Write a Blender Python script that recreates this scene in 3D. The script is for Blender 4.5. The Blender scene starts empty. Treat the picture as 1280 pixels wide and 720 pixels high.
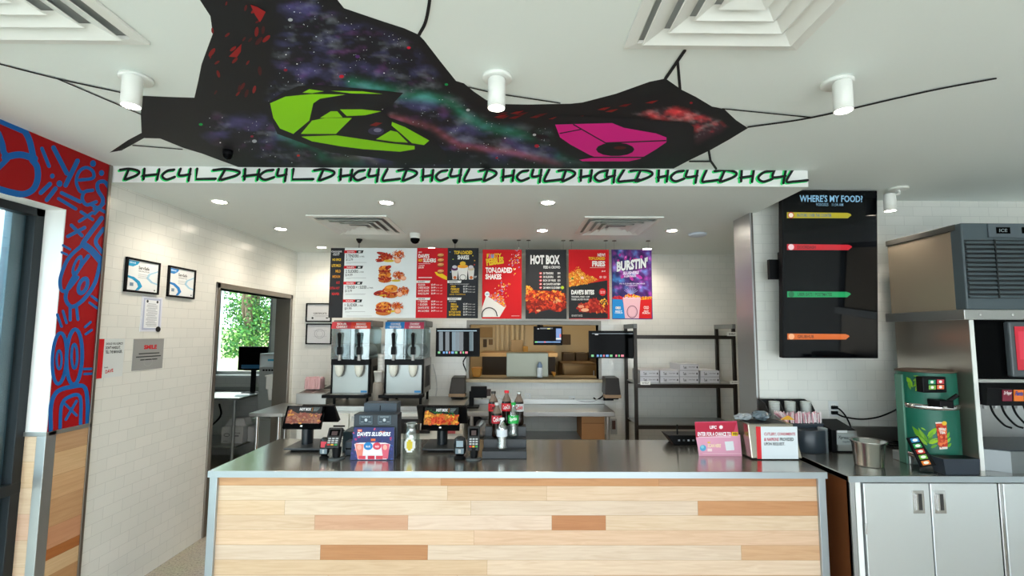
import bpy, math, random
from mathutils import Vector, Matrix, noise
from mathutils.geometry import tessellate_polygon
random.seed(7); SKY = 8.5; EXPO = 0.24; SUN = 7; AR = 0.25
col = bpy.context.scene.collection
# ------------------------------------------------------------------ camera model (pixels of the 1280x720 frame -> places in the room, metres)
F, YAW, PIT, ROL, EYE, CX, CY = 600.83, .0073, .0872, .0042, 1.7297, 645.63, 364.08
_cy, _sy, _cp, _sp, _cr, _sr = math.cos(YAW), math.sin(YAW), math.cos(PIT), math.sin(PIT), math.cos(ROL), math.sin(ROL)
_r = Vector((_cy, -_sy, 0)); VF = Vector((_sy*_cp, _cy*_cp, _sp)); _u = Vector((-_sy*_sp, -_cy*_sp, _cp))
VR = _r*_cr + _u*_sr; VU = _u*_cr - _r*_sr
CAM = Vector((0, 0, EYE))
def onplane(x, y, p, n):
    d = VR*((x-CX)/F) + VU*((CY-y)/F) + VF
    return CAM + d*((Vector(p)-CAM).dot(n)/d.dot(n))
def at(x, y, X=None, Y=None, Z=None):
    d = VR*((x-CX)/F) + VU*((CY-y)/F) + VF
    t = X/d.x if X is not None else (Y/d.y if Y is not None else (Z-EYE)/d.z)
    return CAM + d*t
def fx(x, Y, y=420): return at(x, y, Y=Y).x
def fz(y, Y, x=645): return at(x, y, Y=Y).z
def lin(c):
    if isinstance(c, str):
        c = [int(c[i:i+2], 16)/255 for i in (0, 2, 4)]
    return tuple(v/12.92 if v <= .04045 else ((v+.055)/1.055)**2.4 for v in c[:3])
# ------------------------------------------------------------------ room numbers
XL, YB, ZC, ZS, YS, YT, CT = -2.612, 5.784, 2.802, 2.694, 3.065, 3.757, .915
XS = 1.933           # right end of the soffit
XR = 4.6; YF = -2.6  # unseen right wall, storefront behind the camera
# ------------------------------------------------------------------ materials
def newmat(name):
    m = bpy.data.materials.new(name); m.use_nodes = True
    nt = m.node_tree; return m, nt, nt.nodes['Principled BSDF']
MC = {}
def mat(name, c, rough=.5, metal=0, emit=0, trans=0, ior=1.45, alpha=1, bump=0, bscale=60, coat=0, stretch=None, spec=None, vary=0):
    if name in MC: return MC[name]
    m, nt, b = newmat(name)
    b.inputs['Base Color'].default_value = (*lin(c), 1)
    b.inputs['Roughness'].default_value = rough
    b.inputs['Metallic'].default_value = metal
    b.inputs['IOR'].default_value = ior
    b.inputs['Transmission Weight'].default_value = trans
    b.inputs['Alpha'].default_value = alpha
    b.inputs['Coat Weight'].default_value = coat
    if spec is not None: b.inputs['Specular IOR Level'].default_value = spec
    if emit:
        b.inputs['Emission Color'].default_value = (*lin(c), 1); b.inputs['Emission Strength'].default_value = emit
    if bump or vary:
        tc = nt.nodes.new('ShaderNodeTexCoord'); mp = nt.nodes.new('ShaderNodeMapping'); n = nt.nodes.new('ShaderNodeTexNoise')
        mp.inputs['Scale'].default_value = stretch or (1, 1, 1)
        n.inputs['Scale'].default_value = bscale; n.inputs['Detail'].default_value = 4
        nt.links.new(tc.outputs['Object'], mp.inputs[0]); nt.links.new(mp.outputs[0], n.inputs['Vector'])
        if bump:
            bp = nt.nodes.new('ShaderNodeBump'); bp.inputs['Strength'].default_value = bump; bp.inputs['Distance'].default_value = .002
            nt.links.new(n.outputs['Fac'], bp.inputs['Height']); nt.links.new(bp.outputs[0], b.inputs['Normal'])
        if vary:
            mr = nt.nodes.new('ShaderNodeMapRange'); mr.inputs[3].default_value = max(.02, rough-vary); mr.inputs[4].default_value = rough+vary
            nt.links.new(n.outputs['Fac'], mr.inputs[0]); nt.links.new(mr.outputs[0], b.inputs['Roughness'])
    MC[name] = m; return m
def attrmat(name, rough=.5, emit=0, coat=0, scale=1.0):
    m, nt, b = newmat(name)
    a = nt.nodes.new('ShaderNodeAttribute'); a.attribute_name = 'Col'
    b.inputs['Roughness'].default_value = rough; b.inputs['Coat Weight'].default_value = coat; b.inputs['Specular IOR Level'].default_value = .3
    if emit:
        b.inputs['Base Color'].default_value = (.01, .01, .01, 1)
        nt.links.new(a.outputs['Color'], b.inputs['Emission Color']); b.inputs['Emission Strength'].default_value = emit
    else:
        nt.links.new(a.outputs['Color'], b.inputs['Base Color'])
    MC[name] = m; return m
def tilemat(name, axes, c1='e9e9e3', c2='e4e5df', mort='d0d1cc', w=.1525, h=.0765, off=(0, 0)):
    m, nt, b = newmat(name)
    g = nt.nodes.new('ShaderNodeNewGeometry'); s = nt.nodes.new('ShaderNodeSeparateXYZ'); cmb = nt.nodes.new('ShaderNodeCombineXYZ')
    nt.links.new(g.outputs['Position'], s.inputs[0])
    ad = nt.nodes.new('ShaderNodeMath'); ad.operation = 'ADD'; ad.inputs[1].default_value = off[0]
    ad2 = nt.nodes.new('ShaderNodeMath'); ad2.operation = 'ADD'; ad2.inputs[1].default_value = off[1]
    nt.links.new(s.outputs[axes[0]], ad.inputs[0]); nt.links.new(s.outputs[axes[1]], ad2.inputs[0])
    nt.links.new(ad.outputs[0], cmb.inputs[0]); nt.links.new(ad2.outputs[0], cmb.inputs[1])
    br = nt.nodes.new('ShaderNodeTexBrick'); br.inputs['Scale'].default_value = 1
    br.inputs['Brick Width'].default_value = w; br.inputs['Row Height'].default_value = h
    br.inputs['Mortar Size'].default_value = .0016; br.inputs['Mortar Smooth'].default_value = .6
    br.inputs['Color1'].default_value = (*lin(c1), 1); br.inputs['Color2'].default_value = (*lin(c2), 1); br.inputs['Mortar'].default_value = (*lin(mort), 1)
    nt.links.new(cmb.outputs[0], br.inputs['Vector']); nt.links.new(br.outputs['Color'], b.inputs['Base Color'])
    bp = nt.nodes.new('ShaderNodeBump'); bp.inputs['Strength'].default_value = .35; bp.inputs['Distance'].default_value = .0015; bp.invert = True
    nz = nt.nodes.new('ShaderNodeTexNoise'); nz.inputs['Scale'].default_value = 9; mm = nt.nodes.new('ShaderNodeMath'); mm.operation = 'MULTIPLY_ADD'; mm.inputs[1].default_value = .5
    nt.links.new(g.outputs['Position'], nz.inputs['Vector']); nt.links.new(nz.outputs['Fac'], mm.inputs[0]); nt.links.new(br.outputs['Fac'], mm.inputs[2])
    nt.links.new(mm.outputs[0], bp.inputs['Height']); nt.links.new(bp.outputs[0], b.inputs['Normal'])
    b.inputs['Roughness'].default_value = .22
    MC[name] = m; return m
def woodmat():
    m, nt, b = newmat('maple_boards')
    a = nt.nodes.new('ShaderNodeAttribute'); a.attribute_name = 'Col'
    uv = nt.nodes.new('ShaderNodeUVMap'); mp = nt.nodes.new('ShaderNodeMapping'); mp.inputs['Scale'].default_value = (1.6, 22, 1)
    n = nt.nodes.new('ShaderNodeTexNoise'); n.inputs['Scale'].default_value = 2.2; n.inputs['Detail'].default_value = 6; n.inputs['Distortion'].default_value = 1.4
    nt.links.new(uv.outputs[0], mp.inputs[0]); nt.links.new(mp.outputs[0], n.inputs['Vector'])
    cr = nt.nodes.new('ShaderNodeValToRGB'); cr.color_ramp.elements[0].position = .28; cr.color_ramp.elements[0].color = (.70, .57, .45, 1)
    cr.color_ramp.elements[1].position = .62; cr.color_ramp.elements[1].color = (1, 1, 1, 1)
    nt.links.new(n.outputs['Fac'], cr.inputs[0])
    mx = nt.nodes.new('ShaderNodeMix'); mx.data_type = 'RGBA'; mx.blend_type = 'MULTIPLY'; mx.inputs[0].default_value = .42
    nt.links.new(a.outputs['Color'], mx.inputs[6]); nt.links.new(cr.outputs[0], mx.inputs[7]); nt.links.new(mx.outputs[2], b.inputs['Base Color'])
    b.inputs['Roughness'].default_value = .38
    return m
def floormat():
    m, nt, b = newmat('speckled_concrete')
    g = nt.nodes.new('ShaderNodeNewGeometry')
    n = nt.nodes.new('ShaderNodeTexNoise'); n.inputs['Scale'].default_value = 70; n.inputs['Detail'].default_value = 5; n.inputs['Roughness'].default_value = .8
    n2 = nt.nodes.new('ShaderNodeTexNoise'); n2.inputs['Scale'].default_value = 3
    for k in (n, n2): nt.links.new(g.outputs['Position'], k.inputs['Vector'])
    cr = nt.nodes.new('ShaderNodeValToRGB'); e = cr.color_ramp.elements
    e[0].position = .38; e[0].color = (*lin('6f6a62'), 1); e[1].position = .47; e[1].color = (*lin('b9afa0'), 1)
    x = e.new(.62); x.color = (*lin('c9c0b2'), 1)
    nt.links.new(n.outputs['Fac'], cr.inputs[0])
    mx = nt.nodes.new('ShaderNodeMix'); mx.data_type = 'RGBA'; mx.blend_type = 'MULTIPLY'; mx.inputs[0].default_value = .3
    nt.links.new(cr.outputs[0], mx.inputs[6]); nt.links.new(n2.outputs['Color'], mx.inputs[7]); nt.links.new(mx.outputs[2], b.inputs['Base Color'])
    b.inputs['Roughness'].default_value = .35
    return m
INK = attrmat('printed_ink', .7); PAINT = attrmat('mural_paint', .65); SCR = attrmat('lit_screen', .12, emit=.9, coat=.3)
WOOD = woodmat(); FLOOR = floormat()
TILE_L = tilemat('white_subway_tile_side', (1, 2)); TILE_B = tilemat('white_subway_tile_front', (0, 2))
CEIL = mat('ceiling_paint', 'ecf3f0', .6, bump=.05, bscale=200)
WHITE = mat('white_paint', 'e9ebea', .45); WMET = mat('white_enamel', 'eceeea', .35)
STEEL = mat('brushed_steel', 'b4b5b3', .36, .9, bump=.06, bscale=40, stretch=(1, 14, 14), vary=.05)
def brushed(m, rot):
    nt = m.node_tree; b = nt.nodes['Principled BSDF']; c = nt.nodes.new('ShaderNodeCombineXYZ'); c.inputs[0].default_value = 1
    nt.links.new(c.outputs[0], b.inputs['Tangent']); b.inputs['Anisotropic'].default_value = .85; b.inputs['Anisotropic Rotation'].default_value = rot
    for l in list(b.inputs['Normal'].links): nt.links.remove(l)
STEELV = mat('brushed_steel_upright', 'c0c3c4', .36, .9, bump=.06, bscale=40, stretch=(14, 14, 1), vary=.06)
TOPM = mat('polished_steel_top', 'c4c1ba', .17, .95, bump=.35, bscale=4, stretch=(.2, 50, 1))
brushed(TOPM, AR)
DSTEEL = mat('dull_dark_steel', '7d7973', .38, 1)
CHROME = mat('chrome', 'dcdcdc', .1, 1)
BLACK = mat('black_plastic', '0e0f11', .45, spec=.15); GBLACK = mat('gloss_black', '08090a', .1, spec=.03); MATB = mat('matte_black', '101113', .65)
DKFRAME = mat('dark_window_frame', '22272b', .45, .3)
GREY = mat('charcoal_plastic', '3a3f43', .45); MGREY = mat('mid_grey_plastic', '777a7a', .45); LGREY = mat('pale_grey', 'b5b8b8', .4)
BLUEG = mat('slate_plastic', '37434d', .4)
RACK = mat('rack_dark_bronze', '36322f', .4, .7)
CARD = mat('cardboard', 'a87b52', .8, bump=.1); TRIM = mat('bronze_steel_trim', '8d857d', .35, .9)
def glassmat(name, c='f2f7f6', a=.12):
    m, nt, b = newmat(name)
    out = nt.nodes['Material Output']; t = nt.nodes.new('ShaderNodeBsdfTransparent'); gl = nt.nodes.new('ShaderNodeBsdfGlossy'); mix = nt.nodes.new('ShaderNodeMixShader')
    t.inputs[0].default_value = (*lin(c), 1); gl.inputs['Roughness'].default_value = .03; mix.inputs[0].default_value = a
    nt.links.new(t.outputs[0], mix.inputs[1]); nt.links.new(gl.outputs[0], mix.inputs[2]); nt.links.new(mix.outputs[0], out.inputs['Surface'])
    MC[name] = m; return m
GLASS = glassmat('window_glass', 'eef5f5', .05); CLEAR = glassmat('clear_plastic', 'dfe9ea', .14)
SMOKE = glassmat('tank_plastic', 'c6d2d4', .16)
LAMP = mat('lamp_glow', 'fff1dc', .5, emit=80)
# ------------------------------------------------------------------ mesh collector
ORG = {}
class MB:
    def __init__(s, M=None):
        s.v = []; s.f = []; s.mi = []; s.sm = []; s.mats = []; s.cols = []; s.uvs = []; s.M = M
    def add(s, vs, fs, m, smooth=False, c=None, vc=None, uv=None):
        if m not in s.mats: s.mats.append(m)
        k = len(s.v); i = s.mats.index(m)
        s.v += [(s.M @ Vector(p)) if s.M else Vector(p) for p in vs]
        for f in fs:
            s.f.append([k+j for j in f]); s.mi.append(i); s.sm.append(smooth)
            s.cols.append([vc[j] for j in f] if vc else ([c]*len(f) if c else None))
            s.uvs.append([uv[j] for j in f] if uv else None)
        return s
    def box(s, x0, x1, y0, y1, z0, z1, m, c=None):
        vs = [(x, y, z) for x in (x0, x1) for y in (y0, y1) for z in (z0, z1)]
        return s.add(vs, [(0, 1, 3, 2), (4, 6, 7, 5), (0, 4, 5, 1), (2, 3, 7, 6), (0, 2, 6, 4), (1, 5, 7, 3)], m, c=c)
    def hexa(s, b, t, m):  # b, t: four points each
        return s.add(list(b)+list(t), [(3, 2, 1, 0), (4, 5, 6, 7), (0, 1, 5, 4), (1, 2, 6, 5), (2, 3, 7, 6), (3, 0, 4, 7)], m)
    def prism(s, pts, ax, a, b, m, smooth=False):  # outline in the two axes other than ax
        def P(p, k): q = list(p); q.insert(ax, k); return tuple(q)
        n = len(pts); vs = [P(p, a) for p in pts]+[P(p, b) for p in pts]
        s.add(vs, [(i, (i+1) % n, n+(i+1) % n, n+i) for i in range(n)], m, smooth)
        tri = tessellate_polygon([[Vector((p[0], p[1], 0)) for p in pts]])
        s.add(vs, [tuple(t) for t in tri]+[tuple(n+j for j in t[::-1]) for t in tri], m)
        return s
    def cyl(s, p0, p1, r, m, r2=None, n=20, smooth=True, cap=True):
        p0 = Vector(p0); p1 = Vector(p1); r2 = r if r2 is None else r2
        q = (p1-p0).to_track_quat('Z', 'Y'); vs = []
        for p, rr in ((p0, r), (p1, r2)):
            vs += [p+q @ Vector((rr*math.cos(2*math.pi*i/n), rr*math.sin(2*math.pi*i/n), 0)) for i in range(n)]
        s.add(vs, [(i, (i+1) % n, n+(i+1) % n, n+i) for i in range(n)], m, smooth)
        if cap: s.add(vs, [tuple(range(n-1, -1, -1)), tuple(range(n, 2*n))], m)
        return s
    def lathe(s, prof, o, m, n=24, ax='Z', sx=1, sy=1):
        o = Vector(o); vs = []; fs = []
        for r, z in prof:
            for i in range(n):
                a = 2*math.pi*i/n; x, y = r*math.cos(a)*sx, r*math.sin(a)*sy
                vs.append(o+(Vector((x, y, z)) if ax == 'Z' else Vector((x, z, y)) if ax == 'Y' else Vector((z, x, y))))
        for k in range(len(prof)-1):
            for i in range(n):
                j = (i+1) % n; fs.append((k*n+i, k*n+j, (k+1)*n+j, (k+1)*n+i))
        return s.add(vs, fs, m, True)
    def tube(s, pts, r, m, n=8, sub=6):
        P = [Vector(p) for p in pts]
        if len(P) > 2 and sub > 1:
            Q = []; E = [P[0]*2-P[1]]+P+[P[-1]*2-P[-2]]
            for i in range(1, len(E)-2):
                for k in range(sub):
                    t = k/sub; a, b, c, d = E[i-1], E[i], E[i+1], E[i+2]
                    Q.append(.5*((2*b)+(c-a)*t+(2*a-5*b+4*c-d)*t*t+(3*b-a-3*c+d)*t**3))
            P = Q+[P[-1]]
        vs = []; fs = []
        for i, p in enumerate(P):
            d = (P[min(i+1, len(P)-1)]-P[max(i-1, 0)]).normalized(); q = d.to_track_quat('Z', 'Y')
            vs += [p+q @ Vector((r*math.cos(2*math.pi*k/n), r*math.sin(2*math.pi*k/n), 0)) for k in range(n)]
        for i in range(len(P)-1):
            for k in range(n):
                j = (k+1) % n; fs.append((i*n+k, i*n+j, (i+1)*n+j, (i+1)*n+k))
        s.add(vs, fs, m, True); s.add(vs, [tuple(range(n-1, -1, -1)), tuple(range(len(vs)-n, len(vs)))], m)
        return s
    def build(s, name, parent=None, origin=None, bevel=0):
        lo = [min(v[i] for v in s.v) for i in range(3)]; hi = [max(v[i] for v in s.v) for i in range(3)]
        if parent is not None: o = ORG[parent.name]
        else: o = Vector(origin) if origin else Vector(((lo[0]+hi[0])/2, (lo[1]+hi[1])/2, lo[2]))
        me = bpy.data.meshes.new(name); me.from_pydata([tuple(v-o) for v in s.v], [], s.f)
        for m in s.mats: me.materials.append(m)
        me.polygons.foreach_set('material_index', s.mi); me.polygons.foreach_set('use_smooth', s.sm)
        if any(s.cols):
            at_ = me.color_attributes.new('Col', 'FLOAT_COLOR', 'CORNER'); d = []
            for f, c in zip(s.f, s.cols):
                for k in range(len(f)): d += [*(c[k] if c else (1, 1, 1)), 1]
            at_.data.foreach_set('color', d)
        if any(s.uvs):
            u = me.uv_layers.new(name='UVMap'); d = []
            for f, c in zip(s.f, s.uvs):
                for k in range(len(f)): d += list(c[k] if c else (0, 0))
            u.data.foreach_set('uv', d)
        me.validate()
        ob = bpy.data.objects.new(name, me); col.objects.link(ob)
        if parent is not None: ob.parent = parent
        else: ob.location = o
        ORG[ob.name] = o
        if bevel:
            bm = ob.modifiers.new('bevel', 'BEVEL'); bm.width = bevel; bm.segments = 2; bm.limit_method = 'ANGLE'; bm.angle_limit = math.radians(40)
        return ob
def thing(name, label, cat, loc, group=None):
    o = bpy.data.objects.new(name, None); col.objects.link(o); o.location = loc; o.empty_display_size = .05
    ORG[o.name] = Vector(loc); return tag(o, label, cat, group)
def tag(o, label, cat, group=None, kind=None):
    o['label'] = label; o['category'] = cat
    if group: o['group'] = group
    if kind: o['kind'] = kind
    return o
def struct(o, label=None):
    o['kind'] = 'structure'
    if label: o['label'] = label
    return o
def dup(root, loc, label=None, rotz=None, group=None):
    r = root.copy(); col.objects.link(r); r.location = loc
    if rotz is not None: r.rotation_euler = (0, 0, rotz)
    if label: r['label'] = label
    if group: r['group'] = group
    for ch in list(root.children):
        c = ch.copy(); col.objects.link(c); c.parent = r
        for g in ch.children:
            d = g.copy(); col.objects.link(d); d.parent = c
    ORG[r.name] = Vector(loc); return r
def frame_M(p, ux, n):
    """matrix whose x is ux (to the right), y is up in the plane and z is n, the way the face looks"""
    n = Vector(n).normalized(); ux = Vector(ux).normalized(); uy = n.cross(ux)
    return Matrix(((ux.x, uy.x, n.x, p[0]), (ux.y, uy.y, n.y, p[1]), (ux.z, uy.z, n.z, p[2]), (0, 0, 0, 1)))
# ------------------------------------------------------------------ writing and drawing on a surface
TX = {}
def glyphs(t, bold):
    k = (t, bold)
    if k not in TX:
        cu = bpy.data.curves.new('t', 'FONT'); cu.body = t; cu.offset = bold; cu.resolution_u = 2
        ob = bpy.data.objects.new('t', cu); me = ob.to_mesh()
        vs = [tuple(v.co) for v in me.vertices]; fs = [tuple(p.vertices) for p in me.polygons]
        ob.to_mesh_clear(); bpy.data.objects.remove(ob); bpy.data.curves.remove(cu)
        TX[k] = (vs, fs)
    return TX[k]
class Sheet:
    """draws flat shapes on a plane; coordinates are read from an enlargement of the photograph (crop = x, y, scale) or are
    metres on a panel when M is given (origin top left, y down)"""
    def __init__(s, mb, p=None, n=None, crop=(0, 0, 1), ink=INK, M=None, lift=.0006, step=.00003):
        s.mb = mb; s.p = p; s.n = Vector(n).normalized() if n else None; s.crop = crop; s.ink = ink; s.M = M; s.l = lift; s.step = step
    def at(s, x, y):
        if s.M: return s.M @ Vector((x, -y, s.l))
        ox, oy, k = s.crop
        return onplane(ox+x/k, oy+y/k, s.p, s.n)+s.n*s.l
    def poly(s, pts, c, m=None):
        s.l += s.step; V = [s.at(*p) for p in pts]
        tri = tessellate_polygon([[Vector((p[0], p[1], 0)) for p in pts]])
        s.mb.add(V, [tuple(t) for t in tri], m or s.ink, c=lin(c)); return s
    def rect(s, x0, y0, x1, y1, c, m=None):
        s.l += s.step; s.mb.add([s.at(x0, y0), s.at(x1, y0), s.at(x1, y1), s.at(x0, y1)], [(3, 2, 1, 0)], m or s.ink, c=lin(c)); return s
    def ell(s, x, y, rx, ry, c, rot=0, n=14, m=None):
        s.l += s.step*.15; a = math.radians(rot); V = []
        for i in range(n):
            t = 2*math.pi*i/n; u, v = rx*math.cos(t), ry*math.sin(t)
            V.append(s.at(x+u*math.cos(a)-v*math.sin(a), y+u*math.sin(a)+v*math.cos(a)))
        s.mb.add(V, [tuple(range(n))], m or s.ink, c=lin(c)); return s
    def ring(s, x, y, rx, ry, w, c, rot=0, n=28):
        a = math.radians(rot); P = []
        for i in range(n+1):
            t = 2*math.pi*i/n; u, v = rx*math.cos(t), ry*math.sin(t)
            P.append((x+u*math.cos(a)-v*math.sin(a), y+u*math.sin(a)+v*math.cos(a)))
        return s.stroke(P, w, c)
    def stroke(s, pts, w, c, smooth=True):
        P = [Vector((p[0], p[1])) for p in pts]
        if smooth and len(P) > 2 and len(P) < 20:
            E = [P[0]*2-P[1]]+P+[P[-1]*2-P[-2]]; Q = []
            for i in range(1, len(E)-2):
                for k in range(6):
                    t = k/6; a, b, cc, d = E[i-1], E[i], E[i+1], E[i+2]
                    Q.append(.5*((2*b)+(cc-a)*t+(2*a-5*b+4*cc-d)*t*t+(3*b-a-3*cc+d)*t**3))
            P = Q+[P[-1]]
        s.l += s.step; V = []; Fs = []
        for i, p in enumerate(P):
            d = P[min(i+1, len(P)-1)]-P[max(i-1, 0)]
            if d.length < 1e-6: d = Vector((1, 0))
            d.normalize(); nn = Vector((-d.y, d.x))*w/2
            V += [s.at(*(p+nn)), s.at(*(p-nn))]
        for i in range(len(P)-1): Fs.append((2*i, 2*i+1, 2*i+3, 2*i+2))
        s.mb.add(V, Fs, s.ink, c=lin(c))
        s.ell(P[0].x, P[0].y, w/2, w/2, c, n=10); s.ell(P[-1].x, P[-1].y, w/2, w/2, c, n=10)
        return s
    def text(s, t, x0, y0, x1, y1, c, bold=.02, shear=0, rot=0, m=None):
        vs, fs = glyphs(t, bold)
        if not vs: return s
        a0 = min(v[0] for v in vs); a1 = max(v[0] for v in vs); b0 = min(v[1] for v in vs); b1 = max(v[1] for v in vs)
        s.l += s.step; V = []; ca, sa = math.cos(math.radians(rot)), math.sin(math.radians(rot)); mx, my = (x0+x1)/2, (y0+y1)/2
        for v in vs:
            u = (v[0]-a0)/(a1-a0); w = (v[1]-b0)/(b1-b0)
            x = x0+(x1-x0)*u+shear*w*(y1-y0); y = y1-(y1-y0)*w
            x, y = mx+(x-mx)*ca-(y-my)*sa, my+(x-mx)*sa+(y-my)*ca
            V.append(s.at(x, y))
        s.mb.add(V, fs, m or s.ink, c=lin(c)); return s
    def blobs(s, pts, n, pal, r, squash=.6, seed=1):
        """scattered food-coloured dabs inside an outline"""
        R = random.Random(seed); xs = [p[0] for p in pts]; ys = [p[1] for p in pts]; k = 0
        while k < n:
            x, y = R.uniform(min(xs), max(xs)), R.uniform(min(ys), max(ys))
            if not inside(x, y, pts): continue
            k += 1; rr = r*R.uniform(.6, 1.3); s.ell(x, y, rr, rr*squash*R.uniform(.6, 1.2), R.choice(pal), R.uniform(0, 180), n=7)
        return s
def inside(x, y, P):
    r = False; j = len(P)-1
    for i in range(len(P)):
        if (P[i][1] > y) != (P[j][1] > y) and x < (P[j][0]-P[i][0])*(y-P[i][1])/(P[j][1]-P[i][1])+P[i][0]: r = not r
        j = i
    return r
def seg_d(x, y, P, closed=True):
    best = 1e9; n = len(P)
    for i in range(n if closed else n-1):
        ax, ay = P[i]; bx, by = P[(i+1) % n]; dx, dy = bx-ax, by-ay; L = dx*dx+dy*dy
        t = 0 if L == 0 else max(0, min(1, ((x-ax)*dx+(y-ay)*dy)/L)); d = math.hypot(x-ax-dx*t, y-ay-dy*t)
        if d < best: best = d
    return best
# ================================================================== THE ROOM
T = .14
def wall(name, *boxes, bevel=0):
    mb = MB()
    for b in boxes: mb.box(*b[:6], b[6])
    return struct(mb.build(name))
wall('floor', (-6.2, XR, YF, 8.6, -.1, 0, FLOOR))
wall('ceiling', (XL-T, XR, YF, YS, ZC, ZC+.1, CEIL), (XS, XR, YS, YT, ZC, ZC+.1, CEIL), (XL-T, XR, YT, YB+T, ZC+.1, ZC+.2, CEIL))
# dropped ceiling over the counter; its face carries the lettered strip
mb = MB(); mb.box(XL, XS, YS, YB, ZS, ZC, CEIL); mb.box(XS, XR, YT+.25, YB, ZS, ZC, CEIL)
mb.box(XL, XS, YS-.001, YS, ZS+.002, ZC, WHITE)
sh = Sheet(mb, (0, YS-.0012, 2.7), (0, -1, 0), ink=PAINT)
L = [(150.6, 176, 179, 200, 203, 219, 224, 239, 243, 270), (267, 302, 305, 325, 325, 343, 347, 359, 363, 392), (393, 420, 425, 441, 442, 457, 461, 474, 478, 500),
     (498, 523, 528, 542, 545, 560, 563, 577, 580, 602), (600, 622, 628, 643, 646, 661, 665, 677, 680, 702), (698, 720, 725, 740, 743, 760, 758, 769, 772, 799),
     (788, 817, 822, 835, 838, 855, 857, 872, 877, 897), (893, 922, 925, 942, 947, 965, 965, 982, 982, 1009)]
def letters(dx, dy, w, c):
    for gi, g in enumerate(L):
        y0 = 211.2+(g[0]-150)*.0022; y1 = y0+13.5+(g[0]-150)*.0018
        def p(a, b, u, v): return (a+(b-a)*u+dx, y0+(y1-y0)*v+dy)
        a, b = g[0], g[1]
        sh.stroke([p(a, b, 0, .1), p(a, b, .45, 0), p(a, b, .9, .2), p(a, b, .85, .55), p(a, b, .3, .98)], w, c); sh.stroke([p(a, b, .42, .08), p(a, b, .22, .98)], w, c)
        a, b = g[2], g[3]
        sh.stroke([p(a, b, .1, 0), p(a, b, .05, .95)], w, c); sh.stroke([p(a, b, .98, .05), p(a, b, .85, 1)], w, c); sh.stroke([p(a, b, 0, .65), p(a, b, .92, .5)], w, c)
        a, b = g[4], g[5]
        sh.stroke([p(a, b, .95, .08), p(a, b, .4, .2), p(a, b, .02, .65), p(a, b, .35, .98), p(a, b, 1, .75)], w, c)
        a, b = g[6], g[7]
        sh.stroke([p(a, b, .15, 0), p(a, b, 0, .55), p(a, b, .3, .62), p(a, b, .95, .5)], w, c); sh.stroke([p(a, b, .98, 0), p(a, b, .8, 1.1)], w, c)
        a, b = g[8], g[9]
        sh.stroke([p(a, b, .3, 0), p(a, b, .02, .95), p(a, b, .35, .98), p(a, b, 1, .86)] if gi not in (0, 1) else [p(a, b, .15, 0), p(a, b, .1, .95), p(a, b, 1, .92)], w, c, smooth=gi not in (0, 1))
letters(-1.8, .9, 3.6, '2fe07a'); letters(0, 0, 3.2, '101214')
struct(mb.build('ceiling_soffit'), 'white dropped ceiling with black and green hand lettering along its edge')
# left wall with the doorway and the storefront opening
D0, D1, DZ = 4.26, 5.66, 2.12        # doorway
W1, WZ = 2.772, 2.437                # storefront opening far edge and head
X0 = XL-T
wall('wall_left', (X0, XL, W1, D0, 0, ZC, TILE_L), (X0, XL, D0, D1, DZ, ZC, TILE_L), (X0, XL, D1, YB, 0, ZC, TILE_L))
mb = MB(); mb.box(X0, XL+.004, YF, W1, WZ, ZC, WHITE); mb.box(X0, XL+.004, W1, 3.05, 1.17, ZC, WHITE); struct(mb.build('wall_left_front'))
# front wall behind the camera: piers round a big storefront
wall('wall_front', (XL-T, XL+.2, YF-T, YF, 0, ZC, WHITE), (XR-.9, XR, YF-T, YF, 0, ZC, WHITE), (XL+.2, XR-.9, YF-T, YF, 2.5, ZC, WHITE))
mb = MB()
for k in range(6):
    x = XL+.2+k*(XR-.9-XL-.2)/5; mb.box(x-.03, x+.03, YF-.1, YF-.04, 0, 2.5, DKFRAME)
for z in (.04, 2.2, 2.47): mb.box(XL+.2, XR-.9, YF-.1, YF-.04, z-.03, z+.03, DKFRAME)
struct(mb.build('window_3'))
wall('wall_right', (XR, XR+T, YF-T, 8.6, 0, ZC+.2, WHITE))
# back wall with the pass-through
PX0, PX1, PZ0, PZ1 = fx(587, YB), fx(747.5, YB), fz(473.5, YB, 660), fz(406, YB, 660)
YW = 7.0   # window wall of the side room
wx0, wx1, wz = at(268, 440, Y=YW).x, at(338, 440, Y=YW).x, at(300, 468.5, Y=YW).z
wall('wall_back', (X0, PX0, YB, YB+T, 0, 3, TILE_B), (PX1, XR, YB, YB+T, 0, 3, TILE_B), (PX0, PX1, YB, YB+T, 0, PZ0, TILE_B), (PX0, PX1, YB, YB+T, PZ1, 3, TILE_B))
# TV wall
XE = fx(941, YT, 350)
wall('wall_right_partition', (XE, XR, YT, YT+.25, 0, ZC, TILE_B))
mb = MB(); mb.box(XE-.012, XE, YT-.012, YT+.27, CT, ZS, STEELV); mb.box(XE, XE+.012, YT-.012, YT, CT, ZS, DSTEEL); struct(mb.build('trim_1'), 'steel cladding on the end of the partition wall')
# the kitchen behind the pass-through
WARM = mat('kitchen_steel_wall', 'c9b48c', .45, .3); KDK = mat('kitchen_dark_panel', '4a3a24', .5)
for q in ((-2.2, 3.2, 8.2, 8.3, WARM), (-2.3, -2.2, YB+T, 8.3, WHITE), (3.2, 3.3, YB+T, 8.3, WHITE)): mb = MB(); mb.box(q[0], q[1], q[2], q[3], 0, 3, q[4]); struct(mb.build('wall_kitchen'))
wall('ceiling_kitchen', (-2.3, 3.3, YB+T, 8.3, 2.75, 2.85, CEIL))
KL = [(-.3, 7.0), (1.2, 7.0)]
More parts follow.
